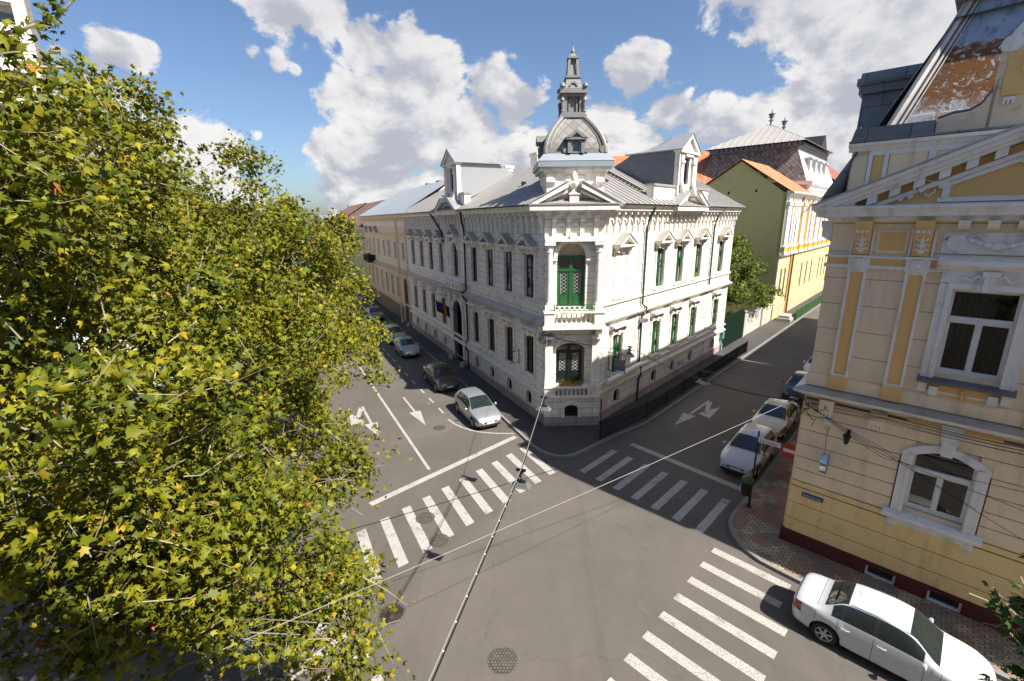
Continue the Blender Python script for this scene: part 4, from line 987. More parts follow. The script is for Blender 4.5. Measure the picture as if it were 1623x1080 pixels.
# pilasters
pil = [.84, 2.24, CX*2-2.24, CX*2-.84] + [CX+5.6+q for q in (-1.5, 1.7, 5.7, 9.0)]
for c in pil:
    mb = MB(FC)
    for s in (-1, 1): mb.box(c+s*.2-.035, c+s*.2+.035, 0, .10, 6.93, 10.3)
    mb.box(c-.235, c+.235, 0, .10, 6.86, 6.93); mb.box(c-.235, c+.235, 0, .10, 10.3, 10.38)
    mb.box(c-.27, c+.27, 0, .13, 10.38, 10.76)
    mb.lathe([(.16,.13),(.16,.17),(.11,.18),(.1,.16),(.04,.2),(0,.2)], (c,0,10.57), 20, 0, 'd')
    mb.box(c-.3, c+.3, 0, .2, 10.76, 10.82)
    for s in (-1, 1): mb.box(c+s*.25-.03, c+s*.25+.03, 0, .09, 10.84, 11.6)
    o = mb.build('pilaster', TRIM, tow)
    q = MB(FC); q.box(c-.165, c+.165, 0, .06, 6.93, 10.3); q.box(c-.25, c+.25, 0, .12, 6.38, 6.86)
    q.prism([(0,10.84),(.14,10.84),(.16,11.2),(.34,11.5),(.4,11.84),(0,11.84)], c-.2, c+.2, 0, 'dz'); q.build('pilaster_panel', OCHRE, o)
    q = MB(FC)
    for k in range(3): q.box(c-.15+k*.11, c-.07+k*.11, .38, .43, 11.5, 11.58)
    for k in range(-2, 3):
        for j in range(3): q.tube([(c+k*.02, .17, 10.95+j*.14), (c+k*.055, .22+.02*j, 11.06+j*.14), (c+k*.085, .2, 11.0+j*.15)], [.03,.028,.008], 5)
    q.tube([(c,.17,10.9),(c,.24,11.4)], [.03,.05], 6); q.build('acanthus', TRIM, o, smooth=True)
# bands, belts
def tcourse(name, P, m, fr2=True, s0=0):
    mb = MB(FC); mb.prof(P, s0, FLEN, 1.0 if not s0 else 0, 0); mb.build(name, m, tow)
    if fr2: mb = MB(FCB); mb.prof(P, 0, 24, 1.0, 0); mb.build(name, m, tow)
tcourse('belt_cornice', [(0,5.98),(.12,6.0),(.26,6.1),(.34,6.14),(.36,6.2),(0,6.34)], TRIM)
mb = MB(FC); mb.prof([(0,6.345),(.34,6.21),(.37,6.205),(.37,6.23),(.0,6.37)], 0, FLEN, 1, 0); mb.build('belt_flashing', ZINC, tow)
tcourse('base_band', [(0,6.38),(.07,6.38),(.07,6.74),(.03,6.8),(0,6.8)], BEIGE)
for z0, z1, m in ((10.42,10.52,TRIM),(10.73,10.8,TRIM)):
    tcourse('string_band', [(0,z0),(.07,z0),(.085,(z0+z1)/2),(.07,z1),(0,z1)], m)
mb = MB(FC); mb.box(0, FLEN, 0, .03, 10.52, 10.73); mb.build('ochre_band', OCHRE, tow)
for a, b in ((1.25,1.84),(5.72,6.31)):
    mb = MB(FC); mb.box(a, b, 0, .03, 10.98, 11.5, 1); mb.box(a-.08, b+.08, 0, .02, 10.9, 11.58, 0)
    mb.build('frieze_panel', [BEIGE, OCHRE], tow)
mb = MB(FC); mb.box(2.66, 4.9, 0, .03, 10.95, 11.52)
for s in (-1, 1):
    mb.lathe([(.22,.03),(.22,.07),(.15,.07),(.14,.05),(.0,.05)], (CX+s*.82,0,11.24), 20, 0, 'd')
    pts = [(CX+s*(.62-.62*k/8), .07+.02*(k%2), 11.36-.2*math.sin(math.pi/2*k/8)) for k in range(9)]
    mb.tube(pts, [.03+.022*((k%2)) + .02*(k/8) for k in range(9)], 8); mb.tube([(CX+s*.98,.06,11.15),(CX+s*1.08,.06,11.3),(CX+s*1.02,.06,11.4)], .02, 6)
    mb.tube([(CX+s*.6,.06,11.4),(CX+s*.45,.08,11.46),(CX+s*.36,.06,11.38),(CX+s*.3,.06,11.3)], [.03,.03,.02,.01], 6)
mb.box(CX-.09, CX+.09, .03, .13, 11.08, 11.24); mb.build('garland', TRIM, tow, smooth=True)
for k, s in enumerate([.45, 1.85, 5.7, 7.1]):
    mb = MB(FC); mb.box(s+.0, s+.42, .05, .24, 5.5, 5.97); o = mb.build('corbel', BEIGE, tow)
    q = MB(FC)
    for j in range(4): q.box(s+.02+j*.1, s+.09+j*.1, .1, .27, 5.4, 5.5)
    q.build('dentils', TRIM, o)
mb = MB(FCB)
mb.prism([(0,11.2),(.2,11.3),(.3,11.6),(.36,11.85),(0,11.85)], .1, .4, 0, 'dz'); mb.lathe([(.17,-.17),(.17,.17)], (.25,.12,11.45), 14, 0, 's'); mb.build('scroll_bracket', TRIM, tow)
# main cornice and pediment
mbp = [(0,11.82),(.1,11.82),(.16,11.92),(.42,11.98),(.42,12.08),(.54,12.2),(.54,12.26),(0,12.32)]
tcourse('cornice', mbp, TRIM)
mb = MB(FC)
for k in range(6): mb.prism([(.05,11.6),(.3,11.68),(.4,11.84),(.05,11.84)], 3.05+k*.56-.14, 3.05+k*.56+.1, 0, 'dz')
mb.build('modillions', TRIM, tow)
APX = 14.12
mb = MB(FC)
for s in (-1, 1):
    e = CX+s*4.3
    rk = (APX-12.3)/4.3
    q = lambda x, h: (CX+s*x, APX-rk*x+h)
    mb.prism([q(4.3,.0), q(4.3,-.12), q(0,-.12), q(0,.0)], -.1, .62)
    mb.prism([q(4.1,-.122), q(4.1,-.26), q(0,-.26), q(0,-.122)], -.1, .52)
    mb.prism([q(4.0,-.262), q(4.0,-.36), q(0,-.36), q(0,-.262)], -.1, .44)
    mb.prism([q(3.5,-.6), q(3.5,-.72), q(0,-.72), q(0,-.6)], -.1, .16)
o = mb.build('raking_cornice', TRIM, tow)
mb = MB(FC)
for s in (-1, 1):
    q = lambda x, h: (CX+s*x, APX-rk*x+h)
    for k in range(7):
        x = .25+k*.5; mb.prism([q(x,-.362), q(x+.22,-.362), q(x+.22,-.58), q(x,-.58)], 0, .36)
mb.build('raking_modillions', TRIM, o)
mb = MB(FC)
for s in (-1, 1):
    q = lambda x, h: (CX+s*x, APX-rk*x+h); mb.prism([q(4.3,.005), q(4.3,.05), q(0,.05), q(0,.005)], -.6, .66)
mb.build('pediment_flashing', ZINC, o)
mb = MB(FC); mb.prism([(CX-3.6,12.32),(CX+3.6,12.32),(CX,APX-.4)], -.2, .03); mb.build('tympanum', OCHRE, tow)
mb = MB(FC)
rk1 = lambda x: APX-rk*abs(x)-.85
for s in (-1, 1):
    mb.prism([(CX+s*1.35,12.36),(CX+s*1.35,rk1(1.35)),(CX+s*1.2,rk1(1.2)+.02),(CX+s*1.2,12.5)], .03, .10)
    mb.prism([(CX+s*1.35,rk1(1.35)),(CX+s*1.35,rk1(1.35)+.12),(CX,rk1(0)+.12),(CX,rk1(0))], .03, .11)
    mb.lathe([(.11,.03),(.11,.13),(.05,.15),(0,.15)], (CX+s*1.36,0,rk1(1.36)+.1), 14, 0, 'd')
    # torch
    mb.tube([(CX+s*1.5,.12,12.9),(CX+s*1.85,.14,12.66)], [.03,.09], 8); 
    for k in range(9):
        a = k*.7; x = 1.9+.09*(k//3*1.6); mb.lathe([(0,-.07),(.05,-.03),(.055,.02),(0,.08)], (CX+s*(x+.05*math.cos(a)), .12+.03*math.sin(a), 12.62-.07*(k//3)*.9+.06*math.sin(a*2)), 6)
    mb.tube([(CX+s*1.55,.1,12.85),(CX+s*1.5,.12,12.62),(CX+s*1.62,.1,12.5),(CX+s*1.72,.1,12.58)], .025, 6); mb.tube([(CX+s*1.6,.1,12.9),(CX+s*1.8,.12,12.95),(CX+s*1.72,.1,12.84)], .022, 6)
mb.box(CX-1.42, CX+1.42, .03, .1, 12.34, 12.46)
mb.build('tympanum_relief', TRIM, tow)
# attic storey
mb = MB(FC); mb.box(.18, 7.4, -.5, -.08, 12.3, 14.0); mb.build('attic_wall', PEEL, tow)
for a, b, m in ((.2,.62,0),(.72,1.02,1),(1.1,1.98,0),(2.12,3.2,0),(4.4,5.4,0),(5.6,6.5,0)): mb = MB(FC); mb.box(a+.02, b-.02, -.08, -.045, 12.62, 13.72, m); mb.build('attic_panel', [BEIGE, OCHRE], tow)
mb = MB(FC)
for a, b in ((.62,.72),(1.0,1.1),(1.98,2.14),(3.2,3.3)): mb.box(a, b, -.08, .0, 12.5, 13.8)
mb.box(.64, 7.4, -.08, -.02, 13.72, 13.86); mb.prof([(-.1,13.86),(.0,13.86),(.06,13.96),(.16,14.0),(.18,14.08),(-.1,14.1)], .1, 7.6, 0, 0)
mb.build('attic_moulding', TRIM, tow)
mb = MB(FC); mb.box(.1, 7.6, -.6, .2, 14.1, 14.15); mb.prism([(.12,14.15),(1.98,14.15),(1.98,14.5),(.2,14.5)], -.5, .08); mb.box(.2,.3,-.1,.0,14.5,14.56); mb.build('attic_capping', SLATEG, tow)
# scrolled gable
g = [(2.0,14.15),(2.0,14.52),(2.3,14.62),(2.62,14.64),(2.82,14.76),(2.98,15.05),(3.05,15.4),(3.05,15.9),(2.98,16.05),(3.1,16.15),(3.28,16.45),(3.5,16.65),(CX,16.75)]
gg = g + [(2*CX-x, z) for x, z in g[::-1][1:]]
mb = MB(FC)
for (x0, z0), (x1, z1) in zip(g[1:], g[2:]):
    if x1 > x0:
        for s in (0, 1):
            X0, X1 = (x0, x1) if not s else (2*CX-x0, 2*CX-x1)
            mb.prism([(X0,14.15),(X1,14.15),(X1,z1),(X0,z0)], -.45, -.08)
mb.build('scrolled_gable', PEEL, tow)
mb = MB(FC)
for s in (0, 1):
    f = (lambda x: x) if not s else (lambda x: 2*CX-x)
    mb.tube([(f(x), -.14, z) for x, z in g[7:]], .1, 8); mb.tube([(f(x)-.0, -.2, z+.04) for x, z in g[1:8]], .05, 6, 1)
    mb.lathe([(.2,-.1),(.2,.1),(.1,.14),(0,.14)], (f(3.14), -.14, 16.1), 14, 0, 'd')
mb.box(3.2, 3.42, -.08, -.02, 14.78, 14.86)
for k in range(3): mb.box(3.2+k*.08, 3.25+k*.08, -.08, -.01, 14.7, 14.78)
mb.build('gable_moulding', [TRIM, ZINCDK], tow, smooth=True)
mb = MB(FC); mb.box(3.14, 2*CX-3.14, -.08, -.04, 14.9, 15.9); mb.build('gable_panel', OCHRE, tow)
mb = MB(FC); mb.lathe([(.36,-.04),(.36,.0),(.3,.02),(.28,-.01),(0,-.01)], (CX,0,15.55), 24, 0, 'd'); mb.build('gable_medallion', TRIM, tow)
# mansard
MT = 17.85
mb = MB(FC)
mb.poly([(.85,-.5,14.3),(6.7,-.5,14.3),(5.6,-2.0,MT),(2.05,-2.0,MT)]); mb.build('mansard', RUST, tow, recalc=False)
mb = MB(FC)
mb.poly([(.85,-.5,14.3),(2.05,-2.0,MT),(2.05,-9,MT),(.5,-9,14.3)]); mb.poly([(6.7,-.5,14.3),(5.6,-2.0,MT),(5.6,-9,MT),(6.7,-9,14.3)]); mb.poly([(2.05,-2,MT),(5.6,-2,MT),(5.6,-9,MT),(2.05,-9,MT)])
mb.build('mansard_side', SLATEG, tow, recalc=False)
mb = MB(FC); mb.tube([(.84,-.48,14.3),(2.04,-1.98,MT)], .12, 8); mb.tube([(1.04,-.47,14.3),(2.22,-1.96,MT)], .045, 6); mb.tube([(1.15,-.47,14.3),(2.32,-1.95,MT)], .02, 6); mb.build('hip_moulding', ZINC, tow, smooth=True)
mb = MB(FC); mb.box(1.8, 5.85, -9, -1.75, MT, MT+.12); mb.prof([(-1.75,MT+.12),(-1.6,MT+.2),(-1.5,MT+.45),(-1.6,MT+.62),(-1.9,MT+.7),(-2.2,MT+.72)], 1.65, 6.0); mb.box(1.7, 5.95, -9, -1.9, MT+.12, MT+.7); mb.build('mansard_crown', ZINCDK, tow)
# side flared roof and dormer
mb = MB(FCB); mb.poly([(-.45,.5,12.3),(24,.5,12.3),(24,-.35,14.0),(-.0,-.35,14.0)]); mb.poly([(-.45,.5,12.3),(0,-.35,14.0),(.55,-.1,12.3)])
mb.poly([(.4,-.35,14.0),(24,-.35,14.0),(24,-1.9,17.4),(1.5,-1.9,17.4)]); mb.poly([(1.5,-1.9,17.4),(24,-1.9,17.4),(24,-9,17.6),(1.5,-9,17.6)]); mb.build('side_mansard', SLATEG, tow, recalc=False)
mb = MB(FCB); P = [(1.7,14.2),(1.82,15.0),(1.9,15.8),(3.5,15.8),(3.58,15.0),(3.7,14.2)]
mb.prism(P, -1.8, .05); mb.box(1.75, 3.65, -2.2, .15, 15.8, 16.05); mb.box(1.65, 3.75, -2.4, .22, 16.05, 16.25); mb.prism([(1.7,16.25),(3.7,16.25),(3.5,16.45),(1.9,16.45)], -2.6, .15)
mb.build('side_dormer', SLATEG, tow)
# flat roof of the rest
mb = MB(FC); mb.poly([(7.4,0,12.3),(FLEN,0,12.3),(FLEN,-6,15),(7.4,-6,15)]); mb.poly([(FLEN,0,0),(FLEN,0,12.3),(FLEN,-6,15),(FLEN,-12,12.3),(FLEN,-12,0)]); mb.build('roof', SLATEG, tow, recalc=False)
# ================================================================= neighbouring buildings
def mat_tiles(name, col, col2): return mat_brick(name, col, tuple(x*.35 for x in col), .22, .32, .02, col2=col2, var=.25, rough=.85, dirt=.35, dirtcol=(.12,.08,.06), dscale=.8)
TILE = mat_tiles('orange_tiles', (.50,.17,.07), (.58,.24,.11)); TILEDK = mat_tiles('brown_tiles', (.20,.10,.07), (.26,.15,.11)); TILERED = mat_tiles('red_tiles', (.26,.08,.06), (.34,.13,.1))
CREAM = mat('cream_plaster', (.66,.56,.38), .85, var=.06, dirt=.3, dirtcol=(.4,.34,.24), bump=.2)
CREAMR = mat_brick('cream_rustication', (.66,.56,.38), (.34,.28,.18), 1.2, .42, .02, var=.05, dirt=.3, dirtcol=(.4,.34,.24))
BROWNP = mat('brown_plinth', (.20,.14,.11), .85, var=.2, dirt=.4)
PGREEN = mat('pale_green_plaster', (.36,.42,.24), .85, var=.08, dirt=.3, dirtcol=(.25,.26,.18))
OLIVE = mat('olive_plaster', (.52,.47,.20), .9, var=.06, vscale=.3, dirt=.25, dirtcol=(.19,.175,.08), dscale=.5)
SYEL = mat('strong_yellow', (.75,.47,.03), .8, var=.06); PYEL = mat_brick('pale_yellow_rustication', (.74,.58,.26), (.42,.31,.12), 1.1, .5, .02, var=.04, dirt=.15, dirtcol=(.5,.4,.2))
WHITEP = mat('white_plaster', (.78,.77,.75), .8, var=.04, dirt=.2, dirtcol=(.4,.4,.4)); GREYP = mat('grey_plaster', (.42,.42,.42), .9, var=.1, dirt=.3)
OLDSLATE = mat_brick('old_slates', (.19,.175,.155), (.04,.035,.03), .4, .4, .03, rot=R(45), off=0, var=.5, dirt=.6, dirtcol=(.24,.21,.17), dscale=1.3)
MAROON = mat('curtained_pane', (.10,.06,.06), .3)
def simple_win(p, fr, s, z0, z1, w, mf, mg=GLASS, d=-.12, sur=None, sd=.07):
    mb = MB(fr); a, b = s-w/2, s+w/2
    for x0, x1, y0, y1 in ((a,a+.08,z0,z1),(b-.08,b,z0,z1),(a+.08,b-.08,z0,z0+.08),(a+.08,b-.08,z1-.08,z1),(s-.04,s+.04,z0+.08,z1-.08)): mb.box(x0, x1, d-.04, d+.03, y0, y1)
    mb.box(a+.08, b-.08, d-.03, d+.05, z0+(z1-z0)*.7-.04, z0+(z1-z0)*.7+.04)
    f = mb.build('window', mf, p); g = MB(fr); g.poly([(a,d,z0),(b,d,z0),(b,d,z1),(a,d,z1)]); g.build('pane', mg, f)
    if sur:
        mb = MB(fr)
        for x0, x1, y0, y1 in ((a-.16,a-.0,z0,z1+.16),(b+.0,b+.16,z0,z1+.16),(a,b,z1+.0,z1+.16),(a-.2,b+.2,z0-.14,z0)): mb.box(x0, x1, 0.003, sd, y0, y1)
        mb.build('window_surround', sur, p)
def gable_roof(mb, s0, s1, de, ze, dr, zr, db, zb, m=0, pitch=0, mr=0):
    slope(mb, s0, s1, s0, s1, de, ze, dr, zr, pitch, m, mr); slope(mb, s0, s1, s0, s1, db, zb, dr, zr, 0, m)
    for s in (s0+.3, s1-.3): mb.poly([(s,de+.5*(-1 if de>db else 1),ze-.15),(s,dr,zr-.1),(s,db,zb-.15)], m)
# cream terrace next to the mansion
ter = thing('cream_terrace_house', 'cream two storey house with a pale blue metal roof beside the white mansion', 'house', (*pw(FWL,43,0),0))
E0, E1 = 29.95, 57.2
ups = [31.7,35.7,39.2,42.2,45.9,49.3,52.4,55.3]; dns = [35.6,38.6,41.9,45.3,48.6,51.8,54.8]
FY = FWL
mb = MB(FY); wall(mb, E0, E1, 1.9, 6.2, [(s-.5,s+.5,2.75,5.35) for s in dns]+[(30.6,32.4,0,5.6,.9)], .0, .25); mb.build('lower_wall', CREAMR, ter, recalc=False)
mb = MB(FY); wall(mb, E0, E1, 6.2, 12.6, [(s-.5,s+.5,7.55,9.65) for s in ups], .0, .25); mb.build('upper_wall', CREAM, ter, recalc=False)
mb = MB(FY); wall(mb, E0, E1, 0, 1.9, [(30.6,32.4,-.1,5)], .06, .5); mb.build('plinth', BROWNP, ter, recalc=False)
mb = MB(FY); mb.box(30.5, 32.5, -.9, -.8, 0, 5.7); mb.build('gate', DKWOOD, ter)
mb = MB(FY); mb.ring_arch(31.5,4.7,.9,1.12,0,.1,n=12); mb.box(30.36,30.6,0,.1,0,4.7); mb.box(32.4,32.64,0,.1,0,4.7); mb.build('gate_surround', CREAM, ter)
for s in ups: simple_win(ter, FY, s, 7.55, 9.65, 1.0, WHWOOD, GLASS, sur=WTRIM)
for s in dns: simple_win(ter, FY, s, 2.75, 5.35, 1.0, WHWOOD, GLASS, sur=CREAM)
for s in (46.8,50.6,54.4):
    mb = MB(FY); mb.prism([(s-1,10.7),(s+1,10.7),(s,11.35)], 0, .45); mb.box(s-1.1,s+1.1,0,.45,10.58,10.7); mb.build('window_pediment', ZINC, ter)
for P, m in (([(0,6.05),(.1,6.05),(.35,6.25),(.35,6.35),(0,6.5)], WDIRTY), ([(0,10.35),(.15,10.4),(.15,10.5),(0,10.5)], CREAM), ([(0,11.4),(.05,11.4),(.05,12.0),(0,12.0)], WTRIM), ([(0,12.2),(.15,12.2),(.45,12.5),(.5,12.75),(0,12.8)], CREAM), ([(0,2.3),(.1,2.3),(.16,2.45),(0,2.5)], CREAM)):
    mb = MB(FY); mb.prof(P, E0, E1); mb.build('moulding', m, ter)
mb = MB(FY)
for s in (30.1, 34.0): mb.box(s, s+.3, 0, .12, 6.5, 12.2)
mb.tube([(34.4,.14,12.6),(34.4,.14,.2)], .07, 6); mb.build('pilaster', CREAM, ter)
mb = MB(FY); mb.box(49.2, 53.2, 0, 1.1, 6.1, 6.3); 
for k in range(18): mb.box(49.2+k*.23, 49.25+k*.23, 1.0, 1.05, 6.3, 7.2)
for s in (49.2, 53.1): mb.box(s, s+.1, 0, 1.1, 6.3, 7.25)
mb.box(49.2, 53.2, .98, 1.08, 7.2, 7.28); mb.build('balcony', BLACKM, ter)
mb = MB(FY); slope(mb, E0+.02, E1+.4, E0+.02, E1-3, .62, 12.85, -5.6, 16.6, .55, 0, 0, .03); slope(mb, E0, E1+.4, E0, E1-3, -12, 12.8, -5.6, 16.6, 0); mb.poly([(E1+.4,.6,12.85),(E1-3,-5.6,16.6),(E1+.4,-12,12.8)]); mb.build('roof', ZINCBLUE, ter, recalc=False)
mb = MB(FY); mb.poly([(E1,0,0),(E1,0,12.6),(E1,-12,12.6),(E1,-12,0)]); mb.poly([(E0,0,12),(E0,-5.6,16.5),(E0,-11,12)]); mb.build('side_wall', CREAM, ter, recalc=False)
for s in (39, 44): mb = MB(FY); mb.box(s-.4,s+.4,-7.4,-6.8,15.2,17.1); mb.build('chimney', TILERED, ter)
# generic row houses further away
def row_house(name, label, fr, s0, s1, h, mw, mroof, ridge=4.0, depth=11, nwin=5, storeys=2, mf=WHWOOD, pl=BROWNP, d=0, base=1.3, cat='house'):
    t = thing(name, label, cat, (*pw(fr,(s0+s1)/2,d),0)); f = fr.sub(0, d)
    st = (s1-s0)/nwin; sh = (h-base)/storeys; ops = [(s0+st*(i+.5)-.5, s0+st*(i+.5)+.5, base+sh*j+sh*.22, base+sh*j+sh*.74) for i in range(nwin) for j in range(storeys)]
    mb = MB(f); wall(mb, s0, s1, 0, h, ops, 0, .25); mb.build('wall', mw, t, recalc=False)
    mb = MB(f); mb.box(s0, s1, 0, .07, 0, base*.8); mb.build('plinth', pl, t)
    mb = MB(f); mb.poly([(s1,0,0),(s1,-depth,0),(s1,-depth,h),(s1,0,h)]); mb.poly([(s0,0,0),(s0,-depth,0),(s0,-depth,h),(s0,0,h)]); mb.poly([(s0,-depth,0),(s1,-depth,0),(s1,-depth,h),(s0,-depth,h)]); mb.build('side_wall', mw, t, recalc=False)
    for o in ops: simple_win(t, f, (o[0]+o[1])/2, o[2], o[3], 1.0, mf, GLASS, sur=WTRIM)
    mb = MB(f); mb.prof([(0,h-.4),(.1,h-.4),(.4,h-.1),(.45,h),(0,h)], s0, s1); mb.prof([(0,base+sh-.1),(.15,base+sh),(.15,base+sh+.1),(0,base+sh+.15)], s0, s1); mb.build('cornice', WTRIM, t)
    mb = MB(f); gable_roof(mb, s0-.1, s1+.1, .55, h+.05, -depth/2, h+ridge, -depth-.4, h, 0); mb.build('roof', mroof, t, recalc=False)
    return t
row_house('green_house', 'pale green house with a brown tiled roof beyond the cream house', FWL, 57.4, 84, 11.2, PGREEN, TILEDK, 4.6, nwin=7)
row_house('grey_roofed_house', 'distant cream house with a brown roof beyond the green house', FWL, 84.5, 110, 12.0, CREAM, TILEDK, 4.0, nwin=7)
row_house('distant_villa', 'distant house with a small grey pyramid roof above the brown tiles', FWL, 92, 104, 15, CREAM, ZINCLT, 4, nwin=4, d=-14, storeys=3)
FLS = Fr(pw(FWL,0,17.4), -26.6, 1)
row_house('avenue_house', 'white house behind the plane trees, nearest on the left side', FLS, 9, 22, 10.5, WHITEP, TILEDK, 3.6, nwin=6)
row_house('avenue_house', 'cream house behind the plane trees, second along the left side', FLS, 22.3, 44, 11.0, CREAM, TILERED, 3.8, nwin=6)
row_house('avenue_house', 'white house seen through the leaves further up the avenue', FLS, 44.4, 70, 12.5, WHITEP, TILE, 4, nwin=8, storeys=3)
row_house('avenue_house', 'cream house at the far end of the left side of the avenue', FLS, 70.5, 110, 10.5, CREAM, TILEDK, 4, nwin=9)
# tower block far left
tb = thing('tower_block', 'tall pale tower block with stacked balconies behind the trees at far left', 'tower block', (-54,53,0))
FT2 = Fr((-47.2,52.0), -130, -1)
mb = MB(FT2); mb.box(0, 16, -12, 0, 0, 48); mb.build('wall', mat('tower_concrete', (.55,.50,.43), .9, var=.08, dirt=.3), tb)
FT3 = Fr((-47.2,52.0), -40, 1)
for k in range(15):
    z = 2.5+k*3.0
    mb = MB(FT2); mb.box(.8, 7, 0, 1.3, z, z+.15); mb.box(.8, 7, 1.2, 1.3, z+.15, z+1.1); mb.box(.8,.9,0,1.3,z+.15,z+2.9); mb.box(3.8,3.9,0,1.3,z+.15,z+2.9); mb.build('balcony', WHITEP, tb)
    mb = MB(FT2); mb.poly([(1,.02,z+.3),(6.8,.02,z+.3),(6.8,.02,z+2.4),(1,.02,z+2.4)]); mb.build('window', GLASS, tb)
# ---------------- olive gabled school building down the side street
sch = thing('school_building', 'yellow and white school with an olive gable wall, tiled roof and dark mansard', 'school', (*pw(FWR,50,0),0))
S0, S1, S2 = 37.6, 48.3, 68.5
mb = MB(FWR); mb.poly([(S0,0,0),(S0,0,14.4),(S0,-5.1,18.25),(S0,-11,14.4),(S0,-11,0)]); 
mb.build('gable_wall', OLIVE, sch, recalc=False)
mb = MB(FWR); mb.box(S0+.02, S0+.5, .0, .05, 0, 14.3); mb.build('corner_strip', GREYP, sch)
mb = MB(FWR)
for d, z in ((-3.2,14.9),(-6.2,14.8)): mb.box(S0-.02, S0+.02, d-.1, d+.1, z-.15, z+.15)
mb.build('gable_vent', DARK, sch)
low = [39.7,41.5,50.3,53.4,56.5,62.0,64.6,67.0]; 
mb = MB(FWR); wall(mb, S0, S2, 1.7, 7.5, [(s-.42,s+.42,2.7,6.0) for s in low], .0, .3); mb.build('lower_wall', PYEL, sch, recalc=False)
mb = MB(FWR); mb.box(S0, S2, -.2, .1, 0, 1.7); mb.build('plinth', mat('tan_plinth', (.5,.40,.24), .9, dirt=.3), sch)
for s in low: simple_win(sch, FWR, s, 2.7, 6.0, .84, mat('grey_purple_frame', (.25,.22,.24)), MAROON)
mb = MB(FWR); mb.box(S0, S2, -.3, .02, 7.6, 14.6); mb.build('upper_wall', SYEL, sch)
for P in ([(0,7.4),(.2,7.45),(.35,7.6),(.35,7.7),(0,7.75)], [(0,13.9),(.2,14.0),(.3,14.3),(.7,14.5),(.7,14.7),(0,14.8)]):
    mb = MB(FWR); mb.prof(P, S0, S2); mb.build('white_cornice', WHITEP, sch)
cols = [38.1,38.9,40.2,41.4,42.6,43.4,45.6,46.6,48.9,50.8,52.0,53.9,55.1,57.0,58.2,60.2,61.5,63.4,64.8,66.5,67.9]
for i, s in enumerate(cols):
    mb = MB(FWR); w = .22 if i % 3 else .34
    mb.box(s-w-.08, s+w+.08, 0, .5, 7.75, 8.05, 0); mb.box(s-w-.06, s+w+.06, 0, .44, 8.05, 8.5, 1); mb.box(s-w-.1, s+w+.1, 0, .5, 8.5, 8.7)
    mb.box(s-w, s+w, 0, .34, 8.7, 13.2); mb.box(s-w-.1, s+w+.1, 0, .45, 13.2, 13.6); mb.box(s-w*.6, s+w*.6, 0, .3, 13.6, 13.95)
    mb.build('pilaster', [WHITEP, SYEL], sch)
for i in (1,3,8,10,12,14,16,18):
    a, b = cols[i], cols[i+1]; s = (a+b)/2
    simple_win(sch, FWR.sub(0,.06), s, 9.0, 11.6, .7, mat('grey_purple_frame', (.25,.22,.24)), MAROON, d=.0, sur=WHITEP)
    mb = MB(FWR); mb.ring_arch(s, 12.4, .0, .38, .02, .12, n=12, a0=0, a1=360); mb.build('roundel', WHITEP, sch)
mb = MB(FWR); mb.tube([(43.9,.5,14.2),(43.9,.2,13.6),(43.9,.2,.2)], .09, 6); mb.tube([(49.6,.6,14.3),(48.2,.5,13.2),(43.9,.25,12.2)], .08, 6); mb.build('downpipe', mat('brown_pipe', (.16,.08,.05)), sch)
mb = MB(FWR); mb.box(43.1,44.0,0,.12,.0,7.4); mb.build('brown_pier', mat('brown_pier', (.34,.2,.06)), sch)
mb = MB(FWR); slope(mb, S0-.25, S1, S0-.25, S1, .75, 14.55, -5.1, 18.5, 0); slope(mb, S0-.25, S1, S0-.25, S1, -11.5, 14.3, -5.1, 18.5, 0); mb.build('tiled_roof', TILE, sch)
# main block with mansard
mb = MB(FWR); mb.box(S1+.2, S2, -15, -.3, 14.6, 16.1); mb.build('attic', WHITEP, sch)
mb = MB(FWR); mb.prof([(-.3,15.3),(0,15.4),(.1,15.8),(.45,16.0),(.45,16.3),(-.3,16.4)], S1, S2+.3); mb.box(S1-.3,S1+.2,-15,.3,15.9,16.35); mb.build('white_cornice', WHITEP, sch)
B0, B1 = [(S1+.2,-.5),(S2,-.5),(S2,-15),(S1+.2,-15)], [(S1+1.4,-2.3),(S2-1.4,-2.3),(S2-1.4,-13),(S1+1.4,-13)]
mb = MB(FWR); mb.poly([(*B0[0],16.4),(*B0[1],16.4),(*B1[1],20.7),(*B1[0],20.7)]); mb.build('mansard_front', mat('white_sheet_metal', (.62,.60,.56), .5, .2, dirt=.4, dirtcol=(.4,.37,.33)), sch, recalc=False)
mb = MB(FWR); mb.poly([(*B0[3],16.4),(*B0[0],16.4),(*B1[0],20.7),(*B1[3],20.7)]); mb.build('mansard_side', OLDSLATE, sch, recalc=False); mb = MB(FWR); mb.poly([(*B0[1],16.4),(*B0[2],16.4),(*B1[2],20.7),(*B1[1],20.7)]); mb.build('mansard_side', OLDSLATE, sch, recalc=False)
mb = MB(FWR); mb.box(S1+1.1, S2-1.1, -13.4, -1.9, 20.7, 21.3)
for k in range(26): mb.box(S1+1.6+k*.65, S1+1.85+k*.65, -1.9, -1.6, 20.85, 21.2)
for k in range(16): mb.box(S1+.8, S1+1.1, -2.6-k*.65, -2.3-k*.65, 20.85, 21.2)
mb.build('mansard_cornice', ZINCDK, sch)
c0, c1 = (S1+.5,-1.2), (S2-.5,-13.9)
mb = MB(FWR)
pk = (57.2,-7.0,24.4); pk2 = (62.5,-7.0,24.4); co = [(S1+.5,-1.2,21.35),(S2-.5,-1.2,21.35),(S2-.5,-14,21.35),(S1+.5,-14,21.35)]
pk = (S1+6.6,-7.2,24.6); pk2 = (S2-6.6,-7.2,24.6)
for q in ((co[0],co[1],pk2,pk),(co[1],co[2],pk2),(co[2],co[3],pk,pk2),(co[3],co[0],pk)): mb.poly(list(q))
